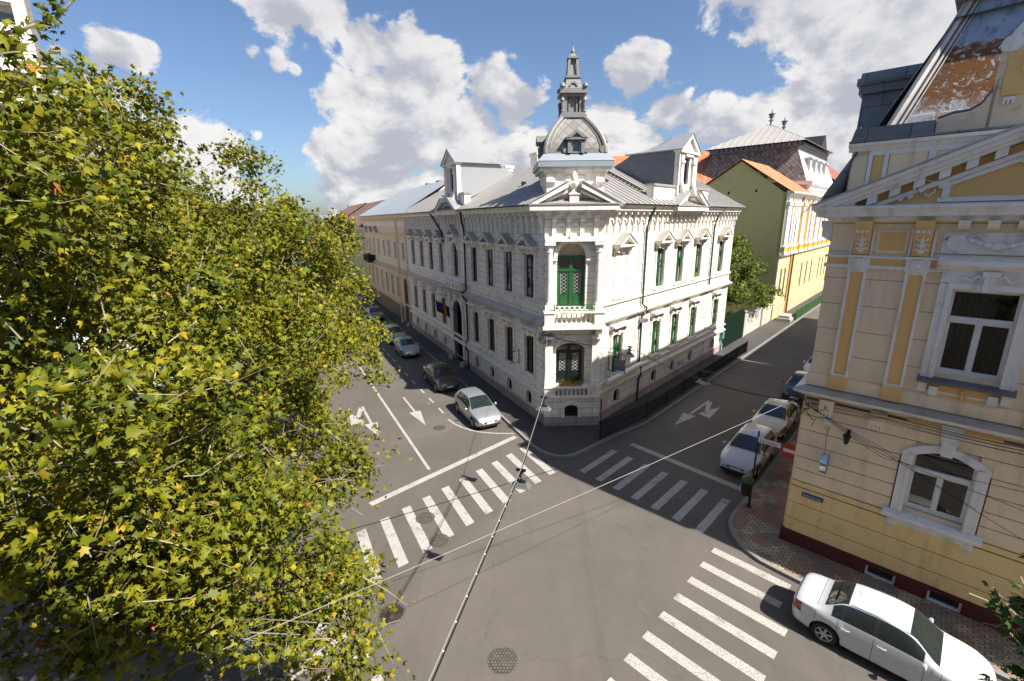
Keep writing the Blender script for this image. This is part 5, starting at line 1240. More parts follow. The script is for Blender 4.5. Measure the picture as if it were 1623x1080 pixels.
for k in range(14):
    t = k/14; a = Vector(co[0]).lerp(Vector(co[1]), t); e = Vector((a.x, 0, 0)); u = min(1, max(0.02, min((a.x-co[0][0])/6.1, (co[1][0]-a.x)/6.1)))
    mb.bar((a.x,-1.2,21.4),(a.x,-1.2-6*u,21.4+3.25*u),.06,.06)
    b = -1.2-12.8*t; u = min(t, 1-t)*2; mb.bar((co[0][0],b,21.4),(co[0][0]+6.1*u,b,21.4+3.25*u),.06,.06)
mb.build('pyramid_roof', mat('pale_seamed_metal', (.48,.45,.40), .5, .3, dirt=.4, dirtcol=(.35,.3,.26)), sch, recalc=False)
for p in (pk, pk2):
    mb = MB(FWR); mb.lathe([(.25,-.2),(.12,.2),(.1,.4),(.35,.55),(.15,.7),(.15,.9),(.4,1.05),(.25,1.25),(.5,1.4),(.1,1.55),(.03,2.0)], p, 8); mb.build('finial', ZINCDK, sch)
for s in (52.3,55.7,59.1,62.5):
    mb = MB(FWR); mb.box(s-.55,s+.55,-1.8,-1.0,17.6,19.3); mb.box(s-.75,s+.75,-2.2,-.85,19.3,19.5); mb.lathe([(.0,-.1),(.42,-.1),(.42,.02),(0,.02)], (s,-1.0,18.4), 12, 0, 'd'); mb.prism([(s-.6,17.6),(s+.6,17.6),(s,16.9)], -1.3, -.95); mb.build('roof_dormer', GREYP, sch)
# orange roofed house behind
row_house('tiled_roof_house', 'long house with a bright orange tiled roof behind the white mansion', Fr((11.4,70.4), 107, 1), 0, 27, 12.6, CREAM, TILE, 9.0, depth=18, nwin=9)
row_house('red_roof_house', 'tall house with a dark red tiled roof beyond the school', FWR, 69.5, 100, 16.5, CREAM, TILERED, 8, depth=20, nwin=8, storeys=3)
mb = MB(FWR); mb.prism([(71,21.5),(80,21.5),(75.5,25.2)], -12, -4); mb.box(72,79,-12,-5,19,21.5); q = mb.build('dark_gable_tower', DKWOOD); tag(q, 'dark timber gable with an aerial above the red roof', 'roof tower')
FRS = Fr(pw(FWR,0,12.9), 42.8, -1)
row_house('side_street_house', 'house on the right of the side street beyond the yellow townhouse', FRS, 20.3, 43, 11, CREAM, TILEDK, 3.5, nwin=12)
# building behind the camera, whose shade falls on the trees
cb = thing('corner_building', 'grey corner building on the near side of the junction', 'building', (0,-8,0))
P = [(-9,-.9),(5.0,-.9),(24,-19),(20,-40),(-30,-40),(-27,-17)]
mb = MB(); mb.prism(P, 0, 16.2, 0, 'sd'); mb.build('wall', CREAM, cb); mb = MB(); mb.prism([(x*1.0+(.4 if x>0 else -.4), y+.3) for x, y in P], 16.2, 16.6, 0, 'sd'); mb.build('cornice', WTRIM, cb)

# ================================================================= garden wall, gates, fences
def rail_fence(name, label, pts, h, m, step=.13, rails=(.12,.95), post=2.4, solid=False, z=.13):
    t = thing(name, label, 'fence', (pts[0][0], pts[0][1], z)); 
    for (a, b) in zip(pts, pts[1:]):
        L = math.hypot(b[0]-a[0], b[1]-a[1]); az = math.degrees(math.atan2(b[0]-a[0], b[1]-a[1])); f = Fr(a, az, 1, z)
        mb = MB(f)
        for r in rails: mb.box(0, L, -.02, .02, h*r-.02, h*r+.02)
        n = int(L/step)
        for i in range(n): s = (i+.5)*L/n; mb.box(s-.012, s+.012, -.012, .012, .06, h-.03)
        if solid: mb.box(0, L, -.004, .004, h*.15, h*.9)
        mb.build('railing', m, t)
        n = max(1, int(L/post))
        for i in range(n+1):
            s = i*L/n; q = MB(f); q.box(s-.03, s+.03, -.03, .03, 0, h+.04); q.build('post', m, t)
    return t
rail_fence('black_railing', 'black iron railing along the kerb beside the white mansion', [(4.83,23.35), pw(FWR,2.4,2.0), pw(FWR,21.5,2.1)], 1.08, BLACKM, .11, rails=(.1,.5,.94), solid=False)
rail_fence('green_railing', 'green railing with lit foliage along the pavement by the school', [pw(FWR,39.5,2.2), pw(FWR,75,2.2)], 1.2, mat('green_railing_paint', (.03,.10,.02), .6), .14, solid=True)
mb = MB(FWR); mb.box(21.4, 27.2, -.25, 0, 0, 3.0); mb.box(21.4,27.2,.0,.03,.2,2.8); tag(mb.build('courtyard_gate', mat('gate_green', (.008,.018,.012), .95, spec=.05)), 'tall dark green sheet gate beside the end of the white mansion', 'gate')
mb = MB(FWR); mb.box(27.3, 33.5, -.3, .0, 0, 2.2); mb.box(27.2,33.6,-.36,.06,2.2,2.35); tag(mb.build('garden_wall', WDIRTY), 'low weathered garden wall under the walnut tree', 'wall')
mb = MB(FWR); mb.box(33.6, 37.5, -.25, .0, 0, 2.1); mb.box(35.4,36.2,.0,.06,0,2.0); mb.box(33.6,37.5,-.3,.05,2.1,2.2); tag(mb.build('yellow_yard_wall', CREAM), 'cream yard wall with a grey door below the olive gable', 'wall')
for i, s in enumerate((27.2, 33.5)):
    mb = MB(FWR); mb.box(s-.2, s+.2, -.3, .12, 0, 2.7); mb.box(s-.26, s+.26, -.36, .18, 2.7, 2.85); tag(mb.build('gate_pier', STONE), ['stone gate pier next to the dark green gate', 'stone gate pier next to the cream yard wall'][i], 'gate pier')
mb = MB(FWR); mb.box(37.8,40.2,.5,2.0,.1,.45); mb.box(38.1,40.0,.7,1.8,.45,.75); tag(mb.build('entrance_steps', STONE), 'grey stone steps at the corner of the school', 'steps')
# ================================================================= cars
TYRE = mat('tyre_rubber', (.02,.02,.02), .85); ALLOY = mat('alloy_rim', (.46,.46,.47), .35, .35, var=.05); BLKPL = mat('black_plastic', (.018,.018,.019), .55)
SEAM = mat('panel_gap', (.01,.01,.01), .8); HEADL = mat_glass('headlight_glass', (.16,.17,.18), .05); TAILL = mat_glass('taillight_red', (.26,.008,.006), .12)
CARGLASS = mat_glass('car_glass', (.015,.022,.022), .03); PLATE = mat('plate_white', (.7,.7,.7), .5, var=.03); CHROME = mat('chrome', (.7,.7,.7), .12, 1.0, var=.02)
BLUEP = mat('plate_blue', (.02,.06,.35), .5)
def pchip(x, y, q):
    x = np.asarray(x, float); y = np.asarray(y, float); h = np.diff(x); dl = np.diff(y)/h; m = np.zeros(len(x))
    for i in range(1, len(x)-1):
        if dl[i-1]*dl[i] > 0:
            w1 = 2*h[i]+h[i-1]; w2 = h[i]+2*h[i-1]; m[i] = (w1+w2)/(w1/dl[i-1]+w2/dl[i])
    m[0] = dl[0]; m[-1] = dl[-1]
    k = np.clip(np.searchsorted(x, q)-1, 0, len(h)-1); t = (q-x[k])/h[k]; hh = h[k]
    return y[k]*(2*t**3-3*t**2+1)+hh*m[k]*(t**3-2*t**2+t)+y[k+1]*(-2*t**3+3*t**2)+hh*m[k+1]*(t**3-t**2)
def car(kind, paint, name, label, loc, az, seatcol=None, sticker=False, spokes=6):
    # x runs from the rear bumper forwards; stations: x, halfwidth, zbottom, zshoulder, ztop, half width at top
    if kind == 'sedan':
        L, Wd, wb, rx = 4.35, 1.74, 2.63, .90
        ST = [(0,.60,.42,.80,.86,.46),(.05,.72,.33,.93,1.0,.58),(.18,.80,.27,.98,1.06,.64),(.40,.84,.24,1.0,1.09,.66),(.62,.86,.22,1.0,1.11,.66),(.80,.865,.22,.995,1.18,.63),(1.28,.87,.21,.985,1.455,.555),(1.6,.87,.2,.98,1.50,.56),(2.1,.87,.2,.97,1.52,.565),(2.5,.87,.2,.955,1.48,.575),(2.7,.87,.2,.95,1.42,.585),(3.28,.865,.2,.93,1.02,.70),(3.45,.86,.21,.91,.97,.70),(3.8,.85,.22,.86,.92,.68),(4.1,.80,.24,.76,.82,.62),(4.27,.70,.28,.66,.70,.52),(4.35,.55,.36,.56,.60,.42)]
        rw, ws, sw = (.78,1.30), (2.62,3.28), [(.98,1.20),(1.27,1.93),(2.02,2.98)]; dr = [(1.16,1.97),(1.97,3.02)]; hood = 3.34; zg = .02
    elif kind == 'hatch':
        L, Wd, wb, rx = 4.2, 1.76, 2.6, .78
        ST = [(0,.62,.40,.80,.86,.50),(.05,.74,.30,.93,1.02,.62),(.16,.80,.26,.99,1.12,.64),(.30,.84,.24,1.01,1.24,.61),(.62,.87,.22,1.01,1.46,.56),(1.0,.88,.21,1.0,1.51,.56),(1.6,.88,.2,.985,1.53,.57),(2.1,.88,.2,.965,1.50,.575),(2.35,.88,.2,.955,1.45,.585),(3.05,.875,.2,.93,1.03,.71),(3.25,.87,.21,.91,.98,.71),(3.6,.855,.22,.86,.93,.68),(3.93,.80,.24,.77,.83,.62),(4.12,.69,.28,.66,.71,.52),(4.2,.54,.36,.56,.60,.42)]
        rw, ws, sw = (.14,.60), (2.28,3.05), [(.72,.98),(1.06,1.72),(1.8,2.76)]; dr = [(1.0,1.76),(1.76,2.80)]; hood = 3.12; zg = .02
    else:  # rounded small coupe
        L, Wd, wb, rx = 4.1, 1.72, 2.5, .78
        ST = [(0,.50,.42,.72,.76,.36),(.08,.66,.32,.88,.95,.5),(.3,.78,.26,.98,1.12,.56),(.6,.84,.23,1.0,1.28,.55),(1.0,.86,.21,.98,1.42,.54),(1.5,.86,.2,.96,1.50,.54),(1.95,.86,.2,.95,1.48,.55),(2.25,.86,.2,.94,1.40,.56),(2.85,.86,.2,.93,1.02,.62),(3.1,.86,.21,.91,.97,.6),(3.5,.84,.22,.85,.92,.58),(3.85,.74,.26,.72,.79,.5),(4.02,.62,.32,.6,.66,.4),(4.1,.48,.38,.52,.56,.32)]
        rw, ws, sw = (.36,.92), (2.2,2.85), [(1.0,1.5),(1.6,2.55)]; dr = [(1.45,2.62)]; hood = 2.9; zg = .0
    t = thing(name, label, 'car', (0,0,0), 'parked cars')
    S = np.array(ST); R_ = .325; AR = R_+.05; fx = rx+wb
    seams = [d for q in dr for d in q]+[hood, .62 if kind == 'sedan' else .2]
    xs = set(np.round(np.linspace(0, L, 84), 4))
    for s in seams: xs |= {round(s-.006,4), round(s+.006,4)}
    for w in (rx, fx): xs |= {round(w+AR*math.cos(a), 4) for a in np.linspace(0, math.pi, 13)}
    for q in (rw, ws, *sw): xs |= {round(q[0],4), round(q[1],4)}
    xs = np.array(sorted(xs)); keep = [0]
    for i in range(1, len(xs)):
        if xs[i]-xs[keep[-1]] > .004: keep.append(i)
    xs = xs[keep]; X = len(xs)
    w, zb, zs, zt, wt = [pchip(S[:,0], S[:,k], xs) for k in range(1, 6)]
    VS = np.array([0,.5,1,1.5,2,2.4,2.8,3.1,3.4,3.7,3.9,4,4.12,4.3,4.6,4.85,4.94,5.0,5.1,5.3,5.6,6.0,6.5,7.0]); NV = len(VS)
    P = np.zeros((X, NV, 3))
    for i in range(X):
        # profile control points (y, z)
        mid = zb[i]+.48*(zs[i]-zb[i]); c = .045 if zt[i] > 1.3 else .02
        ctrl = [(0,zb[i]),(w[i]*.9,zb[i]),(w[i]*.985,zb[i]+.16),(w[i]*1.0,mid+.05),(w[i]*.955,zs[i]),(wt[i]+.02,zt[i]-.035),(wt[i]*.72,zt[i]+c*.55),(0,zt[i]+c)]
        y = pchip(range(8), [p[0] for p in ctrl], VS); z = pchip(range(8), [p[1] for p in ctrl], VS)
        za = 0
        for wx in (rx, fx):
            dx = abs(xs[i]-wx)
            if dx < AR: za = R_-.02+math.sqrt(max(0, AR*AR-dx*dx))
        if za > zb[i]:
            k = VS <= 4; lo = zb[i]; hi = zs[i]
            z2 = np.where(k, za+(z-lo)*(hi-za)/(hi-lo), z); z = z2
            y = np.where((VS < 1.01), np.maximum(y, 0)*1.0, y)
        P[i,:,0] = xs[i]; P[i,:,1] = y; P[i,:,2] = z
    fr = Fr((0,0), 90, -1)
    parts = {}
    def add(key, q): parts.setdefault(key, []).append(q)
    def inside(x, rg): return rg[0] < x < rg[1]
    for i in range(X-1):
        xm = (xs[i]+xs[i+1])/2; gap = any(abs(xm-s) < .0065 for s in seams)
        for j in range(NV-1):
            vm = (VS[j]+VS[j+1])/2
            arch = vm < 1 and any(abs(xm-wx) < AR for wx in (rx, fx))
            if arch: continue
            for sd in (1, -1):
                q = [P[i,j], P[i+1,j], P[i+1,j+1], P[i,j+1]]; q = [(a[0], a[1]*sd, a[2]) for a in q]
                key = 'body'; sl = 0
                side = vm < 4.0; glassv = 4.12 < vm < 4.94; top = vm > 5.0
                if glassv and any(inside(xm, r) for r in sw): key = ('side_window', sd, [k for k, r in enumerate(sw) if inside(xm, r)][0])
                elif glassv and sw[0][0] < xm < sw[-1][1]: sl = 2
                elif top and vm > 5.1 and inside(xm, ws): key = 'windscreen'
                elif top and vm > 5.1 and inside(xm, rw): key = 'rear_window'
                elif top and xm > hood+.006: key = 'bonnet'
                elif side and vm > 1.5 and any(inside(xm, (d[0]+.006, d[1]-.006)) for d in dr): key = ('door', sd, [k for k, r in enumerate(dr) if inside(xm, r)][0])
                elif gap and ((side and vm > 1.5) or (top and abs(xm-hood) < .01) or (top and abs(xm-seams[-1]) < .01)) : sl = 1
                if key == 'body' and xm > L-.55 and 2.9 < vm < 4.0 and xm < L-.10: key = ('headlight', sd)
                if key == 'body' and xm < .24 and 3.0 < vm < 4.0: key = ('taillight', sd)
                if key == 'body' and vm < 1.5: sl = 2
                add(key, (q, sl))
    for key, qs in parts.items():
        mb = MB(fr); idx = {}
        for q, sl in qs:
            ids = []
            for p in q:
                k = (round(p[0],4), round(p[1],4), round(p[2],4))
                if k not in idx: idx[k] = mb.v(*p)
                ids.append(idx[k])
            ids = list(dict.fromkeys(ids))
            if len(ids) > 2: mb.f(ids, sl)
        nm = key if isinstance(key, str) else key[0]
        if nm == 'body':
            for e in (0, X-1):
                for sd in (1, -1):
                    for j in range(NV-1): 
                        a, b = P[e,j], P[e,j+1]; mb.poly([(a[0],a[1]*sd,a[2]),(b[0],b[1]*sd,b[2]),(a[0],0,b[2]),(a[0],0,a[2])], 0)
        m = {'body':[paint,SEAM,BLKPL],'side_window':CARGLASS,'windscreen':CARGLASS,'rear_window':CARGLASS,'bonnet':paint,'door':paint,'headlight':HEADL,'taillight':TAILL}[nm]
        o = mb.build(nm, m, t, smooth=True, recalc=True)
        if nm == 'door':
            k = key[2]; x0 = dr[k][0]+.08; q = MB(fr); yy = key[1]*(Wd/2-.005); q.tube([(x0,yy*.985,.82),(x0+.03,yy*1.02,.825),(x0+.17,yy*1.02,.83),(x0+.2,yy*.985,.83)], .014, 6); q.build('door_handle', paint, o, smooth=True)
    mb = MB(fr)   # dark wheel housings and underbody
    for wx in (rx, fx):
        for sd in (1, -1): mb.lathe([(AR+.012,0),(AR+.012,-sd*.3)], (wx, sd*(Wd/2-.03), R_-.02), 20, 0, 'd', 0, 180); mb.box(wx-AR, wx+AR, sd*.52-.01, sd*.52+.01, .2, R_+AR-.03)
    mb.box(.35, L-.35, -.7, .7, .19, .26); mb.build('wheel_housing', SEAM, t, recalc=False)
    for wx in (rx, fx):
        for sd in (1, -1):
            y0 = sd*(Wd/2-.12)
            wh = MB(fr); wd = .10
            wh.lathe([(r_, h_*sd) for r_, h_ in [(.20,-wd),(.29,-wd),(R_-.008,-wd+.03),(R_,-wd*.5),(R_,wd*.5),(R_-.008,wd-.03),(.29,wd),(.215,wd),(.20,wd-.02),(.20,-wd+.001)]], (wx, y0, R_), 28, 0, 'd'); wh.F = wh.F[:-2]
            wo = wh.build('wheel', TYRE, t, smooth=True)
            rm = MB(fr); yo = y0+sd*(wd-.015)
            rm.lathe([(.220,sd*.012),(.20,sd*.014),(.19,-sd*.03)], (wx, yo, R_), 28, 0, 'd'); rm.F = rm.F[:-2]
            for k in range(spokes):
                a = 2*math.pi*k/spokes+.3; ca, sa = math.cos(a), math.sin(a); n = (-sa, ca)
                pts = []
                for dy in (-sd*.02, sd*.006):
                    for rr, hw in ((.04,.03),(.2,.022)):
                        for s2 in (-1, 1): pts.append((wx+ca*rr+n[0]*hw*s2, yo+dy, R_+sa*rr+n[1]*hw*s2))
                rm.obox([pts[0],pts[1],pts[2],pts[3],pts[4],pts[5],pts[6],pts[7]])
            rm.lathe([(.055,-sd*.01),(.05,sd*.012),(0,sd*.014)], (wx, yo, R_), 12, 0, 'd'); rm.build('rim', ALLOY, wo, smooth=False)
            dk = MB(fr); dk.lathe([(.2,-sd*.045),(0,-sd*.045)], (wx, yo, R_), 20, 0, 'd'); dk.build('brake_disc', SEAM, wo, recalc=False)
    for sd in (1, -1):
        mx = ws[1]-.28; mb = MB(fr); mb.lathe([(.0,-.05),(.06,-.045),(.085,-.01),(.085,.03),(.06,.05),(0,.055)], (mx, sd*(Wd/2+.10), .99), 12, 0, 's'); mb.box(mx-.02, mx+.05, min(sd*.84,sd*.93), max(sd*.84,sd*.93), .94, .97, 1); mb.build('wing_mirror', [paint, BLKPL], t, smooth=True)
    mb = MB(fr)   # front: grille, intake; rear: plate recess
    mb.box(L-.05, L+.006, -.40, .40, .50, .565); mb.box(L-.09, L+.004, -.50, .50, .30, .41); mb.box(L-.2, L-.03, -.62, .62, .25, .31); mb.build('grille', BLKPL, t)
    mb = MB(fr); mb.box(L-.0, L+.012, -.32, .32, .565, .58); mb.lathe([(.045,.0),(.045,.014),(0,.016)], (L-.02,0,.6), 12, 0, 's'); mb.build('chrome_strip', CHROME, t)
    for xx, nm, zz in ((L+.004, 'number_plate', .43), (-.012, 'number_plate', .62)):
        mb = MB(fr); mb.box(xx, xx+.012, -.26, .26, zz, zz+.11, 0); mb.box(xx-.001, xx+.013, -.26, -.225, zz+.001, zz+.109, 1); mb.build(nm, [PLATE, BLUEP], t)
    for sd in (1, -1): mb = MB(fr); mb.tube([(ws[0]+.0, sd*(.585), 1.44), (1.9, sd*.58, 1.505), (1.35, sd*.57, 1.475)], .008, 5); mb.build('roof_trim', BLKPL, t)
    mb = MB(fr); mb.tube([(1.5,0,1.54),(1.42,0,1.64)], [.006,.003], 5); mb.build('aerial', BLKPL, t)
    mb = MB(fr)
    for s0, dy in ((.0,.0),(.0,.55)): mb.bar((ws[1]-.03,-.45+dy,1.055),(ws[1]-.12,.0+dy*.9,1.10),.015,.015)
    mb.build('wiper', BLKPL, t)
    if sticker:
        mb = MB(fr); mb.poly([(rw[0]+.12,-.2,1.10+.06),(rw[0]+.32,-.12,1.26),(rw[0]+.32,.16,1.26),(rw[0]+.12,.2,1.16)]); mb.build('parcel_shelf_paper', mat('pale_green_paper', (.35,.62,.5)), t, recalc=False)
    a = R(az); t.location = (*loc, .0); t.rotation_euler = (0, 0, math.pi/2-a)   # +x axis turned to azimuth az
    # origin at rear bumper centre -> loc given at the centre of the car
    t.location = (loc[0]-math.sin(a)*L/2, loc[1]-math.cos(a)*L/2, 0)
    return t
PW = mat_paint('white_car_paint', (.52,.53,.55)); PS = mat_paint('silver_car_paint', (.42,.43,.45), .6, .35); PB = mat_paint('bronze_car_paint', (.10,.075,.055), .6, .3)
PC = mat_paint('cream_car_paint', (.60,.54,.44)); PK = mat_paint('black_car_paint', (.012,.013,.016)); PG = mat_paint('grey_car_paint', (.2,.21,.22), .5)
def cpos(fr, s, d): p = fr.P(s, d, 0); return (p[0], p[1])
car('sedan', PW, 'parked_car', 'white saloon parked beside the yellow townhouse, closest car in view', cpos(FC, 3.42, 3.26), 135.2, sticker=True)
car('hatch', PW, 'parked_car', 'white hatchback facing the crossing beside the litter bin in the side street', cpos(FCB, 5.45, 2.87), 222.8)
car('sedan', PC, 'parked_car', 'cream saloon parked behind the white hatchback in the side street', cpos(FCB, 10.75, 2.95), 222.8)
car('sedan', PK, 'parked_car', 'black saloon parked behind the cream saloon', cpos(FCB, 17.4, 2.95), 222.8)
car('hatch', PW, 'parked_car', 'white car furthest up the row in the side street behind the black saloon', cpos(FCB, 23.4, 2.9), 222.8)
car('hatch', PS, 'parked_car', 'silver hatchback parked at the corner next to the stop line', (-2.25,26.85), 153.4)
car('sedan', PB, 'parked_car', 'bronze brown saloon between the silver hatchback and the silver coupe', (-5.45,33.05), 153.4)
car('coupe', PS, 'parked_car', 'silver rounded coupe behind the bronze saloon', (-9.85,41.5), 153.4)
car('hatch', PS, 'parked_car', 'silver hatchback tucked close behind the rounded coupe', (-12.2,46.4), 153.4)
car('sedan', PG, 'parked_car', 'grey car in the shade by the cream terrace house, behind the two silver cars', cpos(FWL, 37.5, 2.9), 153.4)
car('hatch', PS, 'parked_car', 'silver car near the green house in the parked row', cpos(FWL, 52, 2.9), 153.4)
car('sedan', PW, 'parked_car', 'white saloon far up the avenue', cpos(FWL, 60, 2.9), 153.4)
car('hatch', PK, 'parked_car', 'dark hatchback furthest up the avenue', cpos(FWL, 70, 2.9), 153.4)

# ================================================================= trees
def mat_leaf(name, cols, trans=.18):
    m = bpy.data.materials.new(name); m.use_nodes = True; N = NT(m.node_tree); N.n.clear()
    out = N.add('ShaderNodeOutputMaterial'); a = N.add('ShaderNodeAttribute'); a.attribute_name = 'tone'
    c = N.ramp(a.outputs['Fac'], cols)
    d = N.add('ShaderNodeBsdfPrincipled'); N.link(c, d.inputs['Base Color']); d.inputs['Roughness'].default_value = .5; d.inputs['Specular IOR Level'].default_value = .22
    t = N.add('ShaderNodeBsdfTranslucent'); N.link(N.mix(1.0, c, (1.0,.95,.35), 'MULTIPLY'), t.inputs[0])
    mx = N.add('ShaderNodeMixShader'); mx.inputs[0].default_value = trans; N.link(d.outputs[0], mx.inputs[1]); N.link(t.outputs[0], mx.inputs[2]); N.link(mx.outputs[0], out.inputs[0])
    return m
LEAF = mat_leaf('plane_leaf', [(0,(.035,.055,.006)),(.35,(.095,.112,.007)),(.7,(.215,.205,.011)),(.92,(.35,.26,.017)),(.975,(.36,.15,.03)),(1,(.28,.08,.02))])
LEAFD = mat_leaf('walnut_leaf', [(0,(.05,.09,.012)),(.5,(.11,.16,.02)),(1,(.22,.25,.04))])
LEAFG = mat_leaf('glossy_leaf', [(0,(.02,.06,.01)),(.6,(.05,.13,.02)),(1,(.14,.26,.04))], .2)
BARK = mat('plane_bark', (.20,.17,.13), .9, var=.35, vscale=4, dirt=.5, dirtcol=(.08,.07,.05), dscale=2, bump=.5); TWIG = mat('pale_twig', (.30,.24,.17), .85)
def leaves_mesh(name, C, U, V, Nn, size, tone, m, parent, simple=False):
    """C centres, U along leaf, V across, Nn normal; star shaped lobed leaf"""
    n = len(C)
    if simple: tpl = np.array([(0,0,0),(.35,.28,.02),(1.0,0,-.12),(.35,-.28,.02)]); faces = [(0,1,2,3)]
    else:
        tpl = np.array([(.32,0,.07),(.0,0,0),(.06,.48,-.14),(.30,.30,-.04),(.72,.52,-.18),(.62,.22,-.03),(1.14,.03,-.24),(.60,-.21,-.03),(.68,-.50,-.18),(.28,-.28,-.04),(.02,-.42,-.12)])
        faces = [(0,1,2,3),(0,3,4,5),(0,5,6,7),(0,7,8,9),(0,9,10,1)]
    k = len(tpl); cu = rng.uniform(-.8, 3.6, n)[:,None,None]; wdt = rng.uniform(.75, 1.1, n)[:,None,None]; P = C[:,None,:]+size[:,None,None]*(tpl[None,:,0:1]*U[:,None,:]+tpl[None,:,1:2]*wdt*V[:,None,:]+tpl[None,:,2:3]*cu*Nn[:,None,:])
    ox = np.array(off_of(parent)); P = (P.reshape(-1,3)-ox).astype(np.float32)
    F = np.array(faces)[None]+(np.arange(n)*k)[:,None,None]; F = F.reshape(-1,4).astype(np.int32); nf = len(F)
    me = bpy.data.meshes.new(name); me.vertices.add(len(P)); me.vertices.foreach_set('co', P.ravel()); me.loops.add(nf*4); me.loops.foreach_set('vertex_index', F.ravel())
    me.polygons.add(nf); me.polygons.foreach_set('loop_start', np.arange(nf, dtype=np.int32)*4); me.polygons.foreach_set('loop_total', np.full(nf, 4, np.int32))
    at = me.attributes.new('tone', 'FLOAT', 'POINT'); at.data.foreach_set('value', np.repeat(tone, k).astype(np.float32))
    me.materials.append(m); me.update(); me.validate()
    o = bpy.data.objects.new(name, me); COL.objects.link(o); o.parent = parent; OFF[o.name] = off_of(parent); return o
def unit(v): return v/np.maximum(1e-6, np.linalg.norm(v, axis=-1, keepdims=True))
def plane_tree(name, label, base, height, blobs, ncl, per, lsize, lm=LEAF, trunk=.28, simple=False, seed=1, tips=(), cl_r=.55, fork=.35, clump=15, csz=1.05):
    g = np.random.default_rng(seed); t = thing(name, label, 'tree', (*base, 0), 'plane trees along the avenue' if lm is LEAF else None)
    B = np.array([b[:3] for b in blobs], float); Rr = np.array([b[3:6] if len(b) > 5 else (b[3],)*3 for b in blobs], float)
    vol = Rr.prod(1)**.72; pr = vol/vol.sum(); ns = max(8, ncl//clump)
    ks = g.choice(len(B), ns, p=pr); ds = unit(g.normal(size=(ns, 3))); rad = np.minimum(1.12, g.uniform(.25, 1.0, ns)**.42*(1.02+.13*g.normal(size=ns)))
    cs = B[ks]+ds*rad[:,None]*Rr[ks]; wgt = g.uniform(.3, 1.7, ns); w_ = g.choice(ns, ncl, p=wgt/wgt.sum()); sg = (.16+.22*wgt/1.7)*csz
    k = ks[w_]; d = ds[w_]; cc = cs[w_]+g.normal(size=(ncl,3))*sg[w_][:,None]*np.array([1,1,.75])
    # limbs
    mb = MB(); base3 = Vector((*base, 0)); ft = Vector((base[0], base[1], height*fork))
    mb.tube([(*base,0),(base[0]+.05,base[1],1.0),tuple(ft)], [trunk*1.25, trunk, trunk*.85], 10); mb.build('trunk', BARK, t, smooth=True)
    lm_pts = []
    for i, b in enumerate(blobs):
        mb = MB(); c = Vector(b[:3]); r = min(b[3:]); mid = ft.lerp(c, .5)+Vector((g.normal()*.4, g.normal()*.4, .5)); r0 = trunk*.42*min(1, (r/2.4)**1.5)
        mb.tube([tuple(ft-Vector((0,0,.4))), tuple(mid), tuple(c)], [r0, r0*.62, r0*.3], 7)
        for q in range(6):
            e = c+Vector(unit(g.normal(size=3)))*r*.85; s0 = mid.lerp(c, g.uniform(.2, 1)); mm = s0.lerp(e, .5)+Vector((g.normal()*.2, g.normal()*.2, .2)); mb.tube([tuple(s0), tuple(mm), tuple(e)], [r0*.26, r0*.16, .012], 5)
        mb.build('limb', BARK, t, smooth=True)
    for tp in tips:   # long thin leading shoots with their own leaves
        pts = [Vector(p) for p in tp]; mb = MB(); mb.tube([tuple(p) for p in pts], [.045-.035*i/(len(pts)-1) for i in range(len(pts))], 5); mb.build('shoot', TWIG, t, smooth=True)
        ex = []
        for a, b in zip(pts, pts[1:]):
            for q in np.linspace(0, 1, max(2, int((b-a).length/.22))): ex.append(list(a.lerp(b, float(q))+Vector(g.normal(size=3)*.12)))
        cc = np.vstack([cc, ex]); k = np.concatenate([k, np.full(len(ex), -1)]); d = np.vstack([d, unit(g.normal(size=(len(ex), 3)))])
    # twigs with leaves alternating along them
    n = len(cc); dirs = unit(d+g.normal(size=(n,3))*.55+np.array([0,0,-.15])); L = g.uniform(.35, .85, n); L[k < 0] = .3
    start = cc-dirs*L[:,None]*.5
    mb = MB(); sel = g.choice(n, min(n, 700), replace=False)
    for i in sel:
        a = start[i]-dirs[i]*.35; b = start[i]+dirs[i]*L[i]; m_ = (a+b)/2+g.normal(size=3)*.11; mb.tube([tuple(a), tuple(m_), tuple(b)], [.009,.007,.003], 3, cap=False)
    mb.build('twigs', TWIG, t, recalc=False).__setitem__('kind', 'stuff')
    nn = n*per; idx = np.repeat(np.arange(n), per); u = g.uniform(0, 1, nn)
    C = start[idx]+dirs[idx]*(u*L[idx])[:,None]+g.normal(size=(nn,3))*cl_r*.22
    out = unit(dirs[idx]*.5+g.normal(size=(nn,3))*.8+np.array([0,0,-.35]))
    N0 = unit(np.array([.22,-.25,.55])+g.normal(size=(nn,3))*.72); U = unit(out-N0*(out*N0).sum(1)[:,None]); V = np.cross(N0, U)
    size = lsize*g.uniform(.5, 1.2, nn)*(.85+.3*g.random(n))[idx]
    tone = np.clip(g.beta(2.2,2.6,nn)*.75+.12*g.normal(size=n)[idx]+.10, 0, .93); br = g.random(nn) < .005; tone[br] = g.uniform(.94,1,br.sum())
    leaves_mesh('crown', C, U, V, N0, size, tone, lm, t, simple)
    return t
